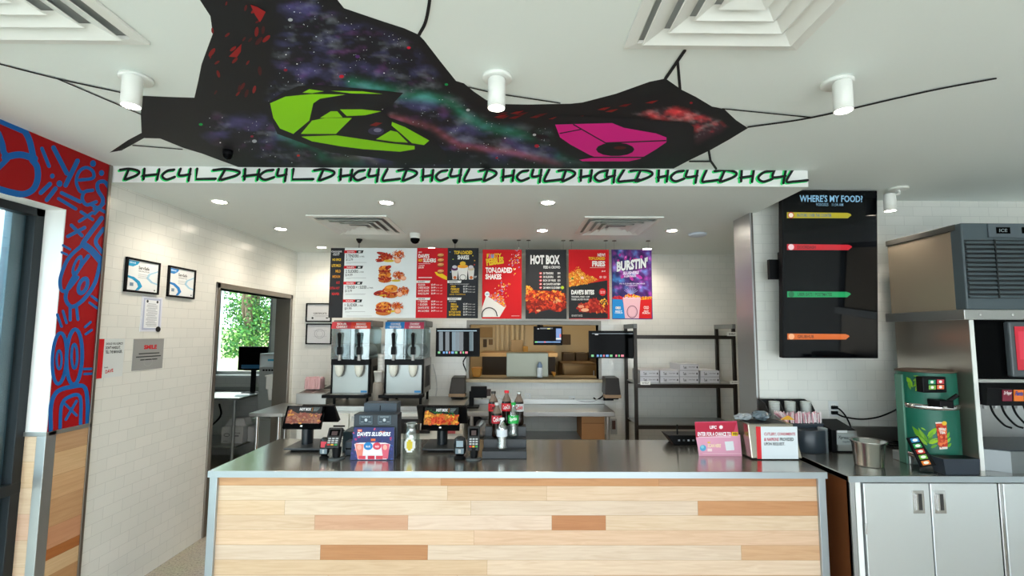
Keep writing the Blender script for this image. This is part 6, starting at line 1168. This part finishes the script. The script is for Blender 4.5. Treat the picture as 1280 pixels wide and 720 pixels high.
crumple((x0+.03, 3.36, zt+.0025), .04, .045, 1, BAG, 'cutlery_packet', 'crinkled clear cutlery packets at the left of the steel holder top', 'packets'); crumple((x0+.15, 3.36, zt+.0025), .045, .065, 2, mat('crinkled_dark_plastic', '66757e', .2, trans=.2, bump=1, bscale=40), 'cutlery_packet', 'darker crinkled cutlery packets in the middle of the steel holder top', 'packets')
mb = MB(); a = at(979, 526, Y=3.4); mb.prism([(a.x-.02, zt+.0025), (a.x+.07, zt+.0025), (a.x+.03, zt+.03)], 1, 3.38, 3.4, mat('yellow_packet', 'd8a428', .5)); tag(mb.build('sauce_packet'), 'yellow packet standing in the steel holder before the straws', 'packet')
# ================================================================== RIGHT COUNTER
RCX = 1.945; RCF = 2.85; RCE = 4.4
t = thing('drink_counter', 'steel drink counter with cabinet doors under the tea urn and ice machine', 'counter', (3.1, 3.3, 0))
mb = MB(); mb.box(RCX, RCE, RCF-.003, RCF-.0002, CT-.035, CT-.001, EDGE); mb.build('front_edge', t); mb = MB(); mb.box(RCX, RCE, RCF, YT-.003, CT-.034, CT, TOPM); mb.box(XE+.02, RCE, YT-.02, YT-.003, CT, CT+.115, STEEL); mb.build('countertop', t, bevel=.004)
dx = [fx(x, RCF+.03, 640) for x in (1080, 1161, 1246, 1330)]; dx = [dx[0]] + dx[1:]; x_ = dx[0]-.05
mb = MB(); mb.box(x_+.03, RCE-.02, RCF+.05, YT-.02, .1, CT-.035, STEEL); mb.box(x_+.1, RCE-.1, RCF+.12, YT-.05, 0, .1, BLACK); mb.build('cabinet_body', t)
mb = MB(); mb.box(x_-.005, x_+.03, RCF+.02, RCF+.06, .0, CT-.035, WMET); mb.build('side_jamb', t); mb = MB(); mb.box(RCX+.02, RCX+.03, RCF+.03, YT-.03, 0, CT-.035, mat('reflected_wood_brown', '6e3f22', .4)); mb.box(RCX+.02, RCX+.05, RCF+.02, RCF+.05, 0, CT-.035, STEELV); mb.build('side_panel', t)  # the panel's brown paints in the wood reflected in the gap
edges = [dx[0]-.01, dx[1], dx[2], dx[3], dx[3]+.42, dx[3]+.84]
DOORS = mat('satin_steel_door', 'eaeff0', .32, .8, bump=1, bscale=1.6, stretch=(1.6, 1, .25))
for k in range(5):
    if edges[k+1] > RCE: break
    o_ = .028 if k == 2 else 0
    if o_: mb = MB(); mb.box(edges[k]+.004, edges[k]+.026, RCF+.01, RCF+.05, .12, CT-.045, CHROME); mb.build('door_stile', t, bevel=.004)
    mb = MB(); mb.box(edges[k]+.003+o_, edges[k+1]-.003, RCF+.012, RCF+.05, .12, CT-.045, DOORS); d = mb.build('door', t, bevel=.004)
    hx = edges[k+1]-.075 if k % 2 == 0 else edges[k]+.05; hz = fz(628, RCF, 1143)
    mb = MB(); mb.box(hx-.034, hx+.034, RCF+.006, RCF+.0118, hz-.064, hz+.064, CHROME); mb.box(hx-.02, hx+.02, RCF+.004, RCF+.006, hz-.046, hz+.046, mat('handle_recess', '4c4c4c', .35, .8)); mb.box(hx-.02, hx-.008, RCF-.004, RCF+.006, hz-.046, hz+.046, CHROME); mb.build('recessed_handle', d, bevel=.003)
    if k == 0:
        for z in (.25, .62): mb = MB(); mb.cyl((edges[0], RCF+.006, z-.03), (edges[0], RCF+.006, z+.03), .006, CHROME, n=12); mb.build('hinge', d)
for x in (RCX+.1, 3.0, RCE-.1):
    for y in (RCF+.15, YT-.12): pass
# steel pail
c = Vector((at(1086, 572, Y=3.08).x, 3.08, CT+.0005)); r_ = .078; mb = MB(); mb.lathe([(0, 0), (r_*.95, 0), (r_, .006), (r_*1.14, .135), (r_*1.3, .15), (r_*1.3, .154), (r_*1.12, .148), (r_*.95, .01), (0, .008)], c, mat('pail_steel', 'c6c8c6', .2, 1), 36); tag(mb.build('steel_pail'), 'shiny round steel pail with flared rim on the right counter', 'pail')
# cup and lid organiser, straws, bins
Yo = 3.60; a0, a1 = at(957, 501, Y=Yo), at(1018, 530, Y=Yo); t = thing('lid_organiser', 'black open rack holding three stacks of clear lids by the wall', 'organiser', ((a0.x+a1.x)/2, 3.66, CT))
mb = MB(); X2 = a1.x; mb.box(a0.x, X2, 3.70, 3.71, CT+.0005, a0.z, MATB)
for k in range(4): x = a0.x+.0+(X2-a0.x-.01)*k/3; mb.prism([(3.56, CT+.0005), (3.70, CT+.0005), (3.70, a0.z), (3.62, a0.z-.02), (3.56, a0.z-.09)], 0, x, x+.008, MATB)
mb.box(a0.x, X2, 3.56, 3.70, CT+.0005, CT+.02, MATB); mb.build('frame', t)
for k in range(3):
    x = a0.x+(X2-a0.x)*(k+.5)/3+.02; mb = MB(); zz = CT+.022; prof = [(0, 0)]; j = 0
    while zz+j*.012 < a0.z-.012: prof += [(.036, j*.012), (.040, j*.012+.004), (.034, j*.012+.008)]; j += 1
    mb.lathe(prof+[(0, prof[-1][1])], (x, 3.63, zz), mat('clear_lids', 'c9cfca', .25, trans=.2), 20); tag(mb.build('lid_stack'), ('stack of clear lids in the left bay of the black rack', 'stack of clear lids in the middle bay of the black rack', 'stack of clear lids in the right bay of the black rack')[k], 'lids', 'stacks of clear lids')
Yw = 3.49; a0, a1 = at(985, 530, Y=Yw), at(1028, 545, Y=Yw); mb = MB(); mb.hexa([(a0.x+.02, Yw, CT+.0005), (a1.x, Yw, CT+.0005), (a1.x, Yw+.06, CT+.0005), (a0.x+.02, Yw+.06, CT+.0005)], [(a0.x-.02, Yw-.005, a0.z), (a1.x+.015, Yw-.005, a0.z), (a1.x+.015, Yw+.065, a0.z+.03), (a0.x-.02, Yw+.065, a0.z+.03)], mat('slate_box', '2a3540', .4)); tag(mb.build('straw_box', bevel=.003), 'slate box holding the wrapped straws behind the steel holder', 'box')
mb = MB(); R = random.Random(9); s0 = at(970, 516, Y=Yw+.03); s1 = at(1026, 516, Y=Yw+.03); WHS = mat('white_wrapped_straw', 'e9dfe0', .6); PKS = mat('pink_wrapped_straw', 'dda3b0', .6)
for k in range(130):
    u = R.random(); x = s0.x+(s1.x-s0.x)*u; lean = R.uniform(-.006, .006)-(.045 if u < .2 else 0)*(1-u/.2); y = Yw+R.uniform(.0, .06); zt_ = s0.z+R.uniform(-.012, .012); xb = max(x-lean*1.0, a0.x+.0); mb.cyl((xb, y, a0.z+.005), (x+lean*.3, y, zt_), .0042, R.choice([WHS, WHS, PKS]), n=6)
tag(mb.build('wrapped_straws'), 'dense bunch of white and pink wrapped straws on the right counter', 'straws', kind='stuff')
a0, a1 = at(1003.5, 539, Y=3.36), at(1040, 566, Y=3.36); c = Vector(((a0.x+a1.x)/2, 3.43, CT+.0005)); t = thing('lid_bin', 'round dark slate bin wrapped in clear plastic behind the steel holder', 'bin', c); h = a0.z-CT
mb = MB(); mb.lathe([(0, 0), (.095, 0), (.1, .006), (.1, h-.004), (.096, h), (0, h-.012)], c, mat('bin_slate', '2b343c', .35), 32, sy=.7); mb.build('body', t); mb = MB(); mb.prism([(c.x+.035+.07*math.cos(a*.35-.9), 3.43+.073*math.sin(a*.35-.9)-.005) for a in range(6)]+[(c.x+.05, 3.43)], 2, CT+.001, CT+h+.012, mat('film', 'a3adb3', .15, trans=.5, bump=.8, bscale=60)); mb.build('plastic_film', t)
a0, a1 = at(1046, 538, Y=3.40), at(1073, 561.5, Y=3.40); t = thing('napkin_dispenser', 'black napkin dispenser with a pale lettered steel face', 'dispenser', ((a0.x+a1.x)/2, 3.48, CT))
mb = MB(); mb.hexa([(a0.x-.03, 3.41, CT+.0005), (a1.x, 3.41, CT+.0005), (a1.x, 3.58, CT+.0005), (a0.x-.03, 3.58, CT+.0005)], [(a0.x-.03, 3.41, a0.z), (a1.x, 3.41, a0.z), (a1.x-.02, 3.58, a0.z+.05), (a0.x-.05, 3.58, a0.z+.05)], BLACK); mb.build('body', t, bevel=.004)
mb = MB(); mb.box(a0.x, a1.x-.004, 3.398, 3.409, CT+.012, a0.z-.004, STEEL); s = Sheet(mb, (0, 3.398, 0), (0, -1, 0), crop=(940, 480, 6)); s.rect(638, 348, 714, 366, 'eef0f0'); s.rect(636, 374, 766, 456, 'b9c0c0'); s.text('Xpressnap', 646, 390, 756, 420, '50585c', .03, rot=5); s.text('napkins', 680, 424, 748, 444, '6a7276', .02); mb.build('face_plate', t)
outlet(1041.5, 511, YT, 'white wall outlet with two black plugs above the right counter')
for k, (y, pts, lb) in enumerate(((509.5, [(1044, 509.5, -.02), (1050, 512, -.05), (1057, 520, -.05), (1062, 530, -.06), (1064, 537, -.12)], 'black cable curving from the upper plug down to the napkin dispenser'), (516, [(1044, 516, -.02), (1055, 521, -.04), (1075, 524, -.04), (1095, 522, -.05), (1112, 516, -.08), (1125, 508, -.3), (1128, 495, -.45)], 'long black cable sagging from the lower plug to the tea urn'))):
    mb = MB(); P = [tuple(at(x, y_, Y=YT+d)) for x, y_, d in pts]; mb.tube(P, .006, BLACK); q = Vector(P[0]); mb.box(q.x-.025, q.x+.02, q.y-.005, YT-.008, q.z-.012, q.z+.012, BLACK); tag(mb.build('cable'), lb, 'cable')
mb = MB(); c = Vector((at(1105, 549, Z=CT).x, 3.60, CT+.007)); P = [tuple(c+Vector(((.16-.012*k/4)*math.cos(k*.9), (.055)*math.sin(k*.9), .0015*k))) for k in range(16)]; mb.tube(P, .0055, BLACK, sub=5); tag(mb.build('cable_coil'), 'coil of black cable lying on the right counter behind the pail', 'cable')
# ================================================================== TEA URN
tcx, tcy = at(1160, 520, Y=3.12).x, 3.12; rU = .152; z0u = CT+.05; ztu = at(1159, 466, Y=tcy-rU).z; c = Vector((tcx, tcy, CT)); t = thing('tea_urn', 'tall green tea urn decorated with leaves and a glass of iced tea', 'drink dispenser', c)
GREEN = mat('urn_green', '0b5e4c', .4)
class Cyl(Sheet):
    def at(s, x, y):
        ox, oy, k = s.crop; d = VR*((ox+x/k-CX)/F)+VU*((CY-oy-y/k)/F)+VF; r = rU+s.l; a = d.x*d.x+d.y*d.y; ex, ey = CAM.x-tcx, CAM.y-tcy; b_ = ex*d.x+ey*d.y; cc = ex*ex+ey*ey-r*r; dd = b_*b_-a*cc
        tt_ = (-b_-math.sqrt(max(0, dd)))/a; return CAM+d*tt_
def zc_(y): return at(1159, y, Y=tcy-rU).z
mb = MB(); mb.lathe([(rU, z0u-CT+.03), (rU, zc_(512)-CT-.002), (rU, zc_(507)-CT+.002), (rU, ztu-CT)], c, GREEN, 48)
s = Cyl(mb, (0, 0, 0), (0, -1, 0), crop=(1100, 450, 4.5)); s.l = .0008; s.step = .0001
def leaf(x, y, l, w_, rot, c_):
    a = math.radians(rot); P = [(0, 0), (l*.25, -w_*.5), (l*.6, -w_*.5), (l, 0), (l*.6, w_*.4), (l*.25, w_*.45)]; s.poly([(x+u*math.cos(a)-v*math.sin(a), y+u*math.sin(a)+v*math.cos(a)) for u, v in P], c_)
for x, y, l, w_, r_, c_ in ((185, 150, 95, 26, -35, '86b81e'), (200, 175, 60, 20, -60, 'a4cc28'), (150, 95, 70, 24, 60, '8abf22'), (160, 120, 50, 18, 75, '6fa832'), (250, 455, 110, 30, -130, '5f9a1c'), (255, 490, 95, 26, -150, '86b81e'), (265, 430, 85, 24, -40, '86b81e'), (275, 470, 80, 24, -20, 'a0c828'), (190, 140, 60, 16, -50, '6fa832'), (185, 118, 50, 14, -25, '8ab83a'), (200, 165, 40, 14, -40, '7fb03a'), (225, 95, 40, 10, -170, '7fae38'), (270, 460, 90, 20, -125, '5f9a2c'), (262, 500, 60, 18, 205, '6fa832'), (268, 480, 80, 18, 225, '86b83a'), (250, 440, 70, 14, 240, '7fb03a'), (262, 470, 58, 20, -50, '4f8a2c'),
                            (270, 440, 60, 18, -45, '6fa832'), (275, 465, 50, 16, -30, '86b83a'), (285, 495, 45, 16, -25, '5f9a2c'), (378, 440, 40, 16, -70, '6fa832'), (380, 465, 34, 16, -60, '86b83a'), (382, 490, 30, 16, -50, '6fa832'), (230, 380, 34, 8, 30, '86b83a'), (300, 420, 40, 14, -60, '86b83a')): leaf(x, y, l, w_, r_, c_)
s.l += .0004; s.poly([(313, 352), (374, 350), (380, 500), (334, 502)], 'c8452c'); s.blobs([(318, 375), (374, 372), (378, 495), (336, 498)], 40, ['d86038', 'b83420', 'e87a48', 'a82c1c'], 9, .8, 31); s.l += .0003; s.poly([(311, 350), (374, 348), (374, 356), (312, 358)], 'e8d8d0'); s.text('TEXAS', 330, 382, 370, 398, 'f0e4dc', .05); s.text('TEA', 334, 402, 368, 416, 'f0e4dc', .05); s.poly([(334, 490), (380, 488), (380, 500), (336, 503)], 'dcd4cc'); s.ell(362, 356, 14, 12, 'e0b83a'); mb.build('body', t)
mb = MB()
for za, zb_ in ((zc_(513.5), zc_(506.5)), (z0u, z0u+.032)): mb.lathe([(rU-.002, za-CT), (rU+.006, za-CT+.002), (rU+.006, zb_-CT-.002), (rU-.002, zb_-CT)], c, CHROME, 48)
mb.build('steel_band', t); mb = MB(); mb.lathe([(0, ztu-CT+.012), (rU*.9, ztu-CT+.012), (rU+.006, ztu-CT+.006), (rU+.006, ztu-CT-.004), (rU, ztu-CT-.004)], c, mat('urn_lid_brown', '5c4c40', .4, .4), 48); mb.build('lid', t)
mb = MB(); mb.box(tcx-rU-.012, tcx-rU+.03, tcy-.01, tcy+.05, CT+.0005, ztu-.02, mat('urn_side_teal', '4c7b68', .3)); mb.box(tcx-rU, tcx+rU*.8, tcy-.02, tcy+.12, CT+.0005, z0u+.01, STEEL); mb.build('base_column', t, bevel=.004)
f = tcy-rU; a0, a1 = at(1152.5, 471, Y=f-.02), at(1184, 491, Y=f-.02); mb = MB(); mb.box(a0.x, a1.x, f-.022, f+.03, a1.z, a0.z, BLACK); tb = mb.build('touch_panel', t, bevel=.006)
mb = MB(); s = Sheet(mb, (0, f-.0225, 0), (0, -1, 0), ink=SCR, crop=(1100, 450, 4.5)); s.l = .0006
for x, y, c_ in ((272, 112, '128a5c'), (320, 110, 'b8343c'), (274, 142, '6fa83a'), (320, 140, 'd8663a')): s.rect(x, y, x+40, y+24, c_); s.ell(x+20, y+12, 9, 8, 'e8e8e0')
mb.build('drink_icons', tb)
mb = MB(); q = at(1180, 503, Y=f-.03); mb.box(q.x-.06, q.x+.02, f-.07, f+.02, q.z-.02, q.z+.015, BLACK); mb.cyl((q.x+.01, f-.05, q.z+.01), (q.x+.05, f-.07, q.z+.05), .012, BLACK, n=12); mb.cyl((q.x+.02, f-.05, q.z-.03), (q.x+.02, f-.05, q.z+.02), .016, BLACK, n=14); mb.build('tap', t, bevel=.003)
# five-button tablet leaning before the urn
Pq = [at(1134.5, 547, Y=2.95), at(1148, 545, Y=2.95), at(1171, 581.5, Y=2.89), at(1152.5, 584, Y=2.89)]; n_ = (Pq[1]-Pq[0]).cross(Pq[0]-Pq[3]).normalized(); n_ = n_ if n_.y < 0 else -n_; t = thing('flavour_menu_stand', 'slanted black stand with five coloured drink buttons before the tea urn', 'menu stand', (Pq[3].x, 2.93, CT))
mb = MB(); quad_slab(mb, Pq, -n_*.018, BLACK); mb.build('panel', t, bevel=.003)
for k, c_ in enumerate(('1f7fb8', '1f9a4c', 'c83428', '6aa82a', 'e07a28')):
    q = lambda u, v, l=.001: Pq[0]+(Pq[1]-Pq[0])*u+(Pq[3]-Pq[0])*v+n_*l; v0, v1 = .05+k*.19, .05+k*.19+.14; mb = MB(); quad_slab(mb, [q(.15, v0, .003), q(.85, v0, .003), q(.85, v1, .003), q(.15, v1, .003)], -n_*.003, mat('icon_'+c_, c_, .4)); m_ = q(.5, (v0+v1)/2, .0035); s = Sheet(mb, (0, 0, 0), (0, 0, 1), M=frame_M(m_, Pq[1]-Pq[0], n_)); s.l = 0; s.ell(0, 0, .016, .008, 'e8ece0'); mb.build('button', t)
mb = MB(); m_ = (Pq[2]+Pq[3])/2; mt = (Pq[0]+Pq[1]+Pq[2]+Pq[3])/4-n_*.019; quad_slab(mb, [mt+Vector((-.02, 0, 0)), mt+Vector((.02, 0, 0)), Vector((mt.x+.02, mt.y+.03, CT+.001)), Vector((mt.x-.02, mt.y+.03, CT+.001))], (0, .004, 0), CLEAR); mb.box(m_.x-.06, m_.x+.03, 2.87, 2.95, CT+.0005, CT+.008, CLEAR); mb.build('clear_base', t)
a0, a1 = at(1177, 569, Y=2.87), at(1225, 592, Y=2.87); mb = MB(); w0, w1 = a0.x, min(a1.x, 2.80); zt = a0.z-.02
mb.hexa([(w0+.02, 2.872, CT+.0005), (w1, 2.872, CT+.0005), (w1, 2.955, CT+.0005), (w0+.02, 2.955, CT+.0005)], [(w0-.0, 2.862, zt), (w1, 2.862, zt), (w1, 2.96, zt), (w0, 2.96, zt)], mat('drip_slate', '2c3540', .35)); mb.box(w0+.015, w1-.015, 2.872, 2.95, zt-.002, zt+.001, BLACK); tag(mb.build('drip_tray', bevel=.003), 'slate drip tray before the tea urn beside the soda fountain', 'tray')
# ================================================================== SODA FOUNTAIN AND ICE MACHINE
FX0, FX1, FYF, FYB_ = 2.825, 3.75, 2.96, 3.54; ZI = 1.875
t = thing('soda_fountain', 'steel soda fountain cabinet under the ice machine at the right edge', 'drink dispenser', ((FX0+FX1)/2, 3.2, CT))
mb = MB(); mb.box(FX0, FX0+.02, FYF, FYB_, CT+.0005, ZI-.05, mat('warm_steel_side', 'b5ab9e', .28, .8)); mb.box(FX1-.02, FX1, FYF, FYB_, CT+.0005, ZI-.05, STEELV); mb.box(FX0+.02, FX1-.02, FYB_-.03, FYB_, CT+.0005, ZI-.05, STEELV); mb.build('cabinet_shell', t); 
mb = MB(); mb.box(FX0-.004, FX0+.022, FYF-.006, FYF-.0005, CT+.0005, ZI-.05, WMET); mb.build('edge_strip', t)
zz2 = lambda y: at(1245, y, Y=FYF).z
mb = MB(); mb.box(FX0+.022, FX1-.02, FYF+.01, FYB_-.03, zz2(474), ZI-.05, GBLACK); mb.build('upper_panel', t)
sx0 = fx(1263, FYF-.03, 430); mb = MB(); mb.box(sx0, FX1-.05, FYF-.03, FYF+.009, zz2(471), zz2(402), mat('screen_bezel', '4c5357', .35)); sb = mb.build('screen_bezel', t, bevel=.01); mb = MB(); mb.box(sx0+.03, FX1-.09, FYF-.032, FYF-.03, zz2(462), zz2(408), GBLACK)
s = Sheet(mb, (0, FYF-.032, 0), (0, -1, 0), ink=SCR, M=Matrix(((1, 0, 0, sx0+.03), (0, 0, -1, FYF-.032), (0, 1, 0, zz2(408)), (0, 0, 0, 1)))); s.l = .0005; s.rect(0, 0, FX1-.12-sx0, zz2(408)-zz2(462), 'c41c34'); s.rect(.02, .03, FX1-.14-sx0, .2, 'd8304a'); mb.build('screen', sb)
mb = MB(); mb.prism([(FYF-.04, zz2(506)), (FYF-.05, zz2(484)), (FYF+.0, zz2(477)), (FYF+.12, zz2(477)), (FYF+.12, zz2(504))], 0, FX0+.03, FX1-.03, BLACK); mb.build('valve_housing', t, bevel=.003)
mb = MB(); mb.box(FX0+.022, FX1-.02, FYF-.01, FYF+.02, zz2(478), zz2(474), STEEL); mb.build('ledge', t)
PN = Vector((0, -(zz2(484)-zz2(506)), .01)).normalized()
for k, (c_, tx, tc_) in enumerate((('7a1c34', 'Dr Pepper', 'f0e4e4'), ('e8762a', 'Fanta', '2a4a9a'), ('c8182c', 'Coke', 'f4ecec'), ('1fa04a', 'Sprite', 'f0f4f0'))):
    x0 = fx(1253+k*14.5, FYF-.05, 495); x1 = x0+.058; mb = MB(); quad_slab(mb, [(x0, FYF-.0535, zz2(486)), (x1, FYF-.0535, zz2(486)), (x1, FYF-.0485, zz2(500)), (x0, FYF-.0485, zz2(500))], (0, .004, 0), mat('brand_'+c_, c_, .4)); s = Sheet(mb, (x0, FYF-.0535, zz2(486)), PN); s.l = .0012; px = 1253+k*14.5; s.text(tx, px+1.2, 489, px+10.8, 494.5, tc_, .03, shear=.2); mb.build('flavour_badge', t)
for k in range(5):
    x = fx(1244+k*14, FYF, 520); mb = MB(); mb.tube([(x, FYF+.03, zz2(504)), (x+.004, FYF+.01, zz2(518)), (x+.02, FYF-.03, zz2(530)), (x+.045, FYF-.05, zz2(533))], .006, BLACK); mb.build('dispensing_lever', t)
    mb = MB(); mb.cyl((x-.02, FYF+.04, zz2(512)), (x-.02, FYF+.04, zz2(504)), .012, LGREY, n=12); mb.build('nozzle', t)
mb = MB(); yb3 = FYF-.05; mb.prism([(FX0+.025, FYF+.02), (FX0+.14, yb3-.0), (FX1-.03, yb3), (FX1-.03, FYF+.5), (FX0+.025, FYF+.5)], 2, CT+.0005, zz2(562), mat('basin_steel', '7f8486', .5, .8)); mb.build('drip_basin', t, bevel=.006)
mb = MB(); mb.prism([(FX0+.045, FYF+.03), (FX0+.15, yb3+.015), (FX1-.05, yb3+.015), (FX1-.05, FYF+.48), (FX0+.045, FYF+.48)], 2, zz2(562)-.001, zz2(562)+.003, mat('basin_grate', '2d3a46', .3)); mb.build('drain_grate', t)
mb = MB(); mb.box(FX0+.022, FX1-.02, FYF+.35, FYF+.36, zz2(562), zz2(474), STEEL); mb.build('splash_back', t)
t = thing('ice_machine', 'large ice machine with charcoal louvred front on top of the soda fountain', 'ice machine', ((FX0+FX1)/2, 3.2, ZI-.05))
mb = MB(); mb.box(FX0-.045, FX1+.04, FYF-.02, FYB_+.03, ZI-.0495, ZI+.012, STEEL); 
mb.build('mounting_plate', t, bevel=.003)
for k in range(4): x = FX0+.05+k*.2; mb = MB(); mb.cyl((x, FYF-.026, ZI-.02), (x, FYF-.02, ZI-.02), .008, CHROME, n=8); mb.build('bolt', t)
IB = at(1117, 299, X=FX0-.02); zT = at(1196, 279, Y=FYF-.01).z; zB = ZI+.0125; bx0 = FX0-.02
mb = MB(); mb.box(bx0, FX1+.02, FYF+.06, FYB_, zB, zT-.04, mat('tan_steel', 'b8a994', .42, .6, bump=.05, bscale=10)); mb.build('body', t, bevel=.003)
mb = MB(); mb.box(bx0-.006, FX1+.024, FYF+.02, FYB_+.01, zT-.0395, zT, mat('lid_dark_grey', '4b4a47', .4)); mb.build('top_cover', t, bevel=.004)
CH = mat('louvre_charcoal', '4a565c', .4); CHD = mat('louvre_gap', '1c2124', .5)
mb = MB(); mb.box(bx0-.004, FX1+.02, FYF-.02, FYF+.0598, zB, zT-.0005, CH); mb.build('front_bezel', t, bevel=.008)
gx0 = fx(1208, FYF-.02, 340); zg1 = fz(300, FYF-.02, 1240); zg0 = fz(373, FYF-.02, 1240); mb = MB(); mb.box(gx0, FX1-.05, FYF-.022, FYF-.0205, zg0, zg1, CHD); n = 13
for k in range(n):
    z = zg0+(zg1-zg0)*(k+.1)/n; hh = (zg1-zg0)/n*.62; mb.hexa([(gx0, FYF-.034, z), (FX1-.05, FYF-.034, z), (FX1-.05, FYF-.022, z+.004), (gx0, FYF-.022, z+.004)], [(gx0, FYF-.030, z+hh*.8), (FX1-.05, FYF-.030, z+hh*.8), (FX1-.05, FYF-.022, z+hh), (gx0, FYF-.022, z+hh)], CH)
for x in (fx(1246, FYF-.03, 340),): mb.box(x-.004, x+.004, FYF-.036, FYF-.03, zg0, zg1, CHD)
mb.build('louvre_grille', t)
a0, a1 = at(1234, 279.5, Y=FYF-.025), at(1283, 297, Y=FYF-.025); mb = MB(); mb.box(a0.x, FX1-.2, FYF-.03, FYF-.0205, a1.z, min(a0.z, zT-.004), mat('panel_mid_charcoal', '566168', .4)); cp = mb.build('control_fascia', t, bevel=.003)
for x0, x1 in ((1245, 1263), (1277, 1300)):
    a, b_ = at(x0, 284, Y=FYF-.031), at(x1, 292, Y=FYF-.031); mb = MB(); mb.box(a.x, b_.x, FYF-.032, FYF-.0305, b_.z, a.z, GBLACK); s = Sheet(mb, (0, FYF-.032, 0), (0, -1, 0)); s.l = .0006
    if x0 < 1250: s.text('ICE', x0+4, 286, x1-4, 290, '8a9499', .02)
    mb.build('display_window', cp)
# leaflets, signs and bags behind the registers
def lf(s):
    s.rect(162, 200, 340, 400, '1c1d20'); s.rect(176, 216, 330, 250, 'c01c28'); s.rect(180, 260, 326, 380, '303236')
def small(x0, y0, x1, y1, Y, z, c, name, label, cat, d=.03, m=None):
    a, b_ = at(x0, y0, Y=Y), at(x1, y1, Y=Y); mb = MB(); mb.box(a.x, b_.x, Y, Y+d, z, a.z, m or mat('c_'+c, c, .5)); return tag(mb.build(name, bevel=.003), label, cat)
z_ = CT+.0005
o = small(499.5, 524, 524, 549, 4.944, .72, '1b1c20', 'notice_card', 'black and red card on the refrigerator front behind the glass jar', 'card', .03)
for q in ((524.5, 538, 537, 549.5, '1b1c20', 'small black card right of the glass jar on the refrigerator front'), (558.5, 537, 569, 551, 'b85a62', 'pink and red card beneath the middle register monitor'), (569.5, 537, 578, 549, 'cfc6b8', 'cream card beside the pink one behind the middle register')):
    small(q[0], q[1], q[2], q[3], 4.954, .72, q[4], 'notice_card', q[5], 'card', .02)
crumple((at(605, 535, Y=5.4).x, 5.4, .5905), .08, .2, 5, mat('silver_bag', 'b9bcbe', .3, .6, bump=1, bscale=30), 'foil_bag', 'crumpled silver foil bag under the steel worktable', 'bag')
crumple((at(594, 535, Y=5.5).x, 5.62, .5905), .06, .2, 6, mat('dark_bag', '4a4d50', .3, bump=1, bscale=30), 'foil_bag', 'dark crumpled bag left of the silver one under the worktable', 'bag')
# ================================================================== DAYLIGHT, CAMERA, VIEW
sc = bpy.context.scene
w = bpy.data.worlds.new('sky'); sc.world = w; w.use_nodes = True; nt = w.node_tree; bg = nt.nodes['Background']
sk = nt.nodes.new('ShaderNodeTexSky'); sk.sky_type = 'HOSEK_WILKIE'; sk.turbidity = 6; sk.ground_albedo = .5; sk.sun_direction = (-.45, -.35, .82)
mx = nt.nodes.new('ShaderNodeMix'); mx.data_type = 'RGBA'; mx.inputs[0].default_value = .72; mx.inputs[7].default_value = (.86, .95, 1, 1)
nt.links.new(sk.outputs[0], mx.inputs[6]); nt.links.new(mx.outputs[2], bg.inputs['Color']); bg.inputs['Strength'].default_value = SKY
def portal(x, y, z, sx, sy, rot):
    l = bpy.data.lights.new('portal', 'AREA'); l.shape = 'RECTANGLE'; l.size = sx; l.size_y = sy; l.cycles.is_portal = True
    o = bpy.data.objects.new('window_portal', l); o.location = (x, y, z); o.rotation_euler = rot; col.objects.link(o)
portal((XL+XR)/2-.35, YF-.16, 1.25, XR-XL-1, 2.5, (math.radians(90), 0, math.radians(180)))
portal(wf-.06, (YF+W1)/2, WZ/2, WZ, W1-YF, (0, math.radians(-90), 0))
portal((wx0+wx1)/2, YW+.1, (wz+2.4)/2, wx1-wx0, 2.4-wz, (math.radians(-90), 0, 0))
sl = bpy.data.lights.new('sun', 'SUN'); sl.energy = SUN; sl.angle = .01; sl.color = (1, .96, .9); so = bpy.data.objects.new('sun_light', sl); so.rotation_euler = (math.radians(-32), math.radians(-18), 0); col.objects.link(so)
cd = bpy.data.cameras.new('camera'); cam = bpy.data.objects.new('camera', cd); col.objects.link(cam)
cd.sensor_width = 36; cd.lens = F/1280*36; cd.shift_x = -(CX-640)/1280; cd.shift_y = (CY-360)/1280; cd.clip_start = .05; cd.clip_end = 200
cam.matrix_world = Matrix(((VR.x, VU.x, -VF.x, 0), (VR.y, VU.y, -VF.y, 0), (VR.z, VU.z, -VF.z, EYE), (0, 0, 0, 1)))
sc.camera = cam
sc.view_settings.view_transform = 'Standard'; sc.view_settings.look = 'None'; sc.view_settings.gamma = 1; sc.view_settings.use_curve_mapping = False
sc.view_settings.exposure = EXPO
sc.cycles.use_denoising = True; sc.cycles.max_bounces = 8; sc.cycles.diffuse_bounces = 5; sc.cycles.transparent_max_bounces = 16; sc.cycles.sample_clamp_indirect = 4; sc.cycles.caustics_reflective = False; sc.cycles.caustics_refractive = False
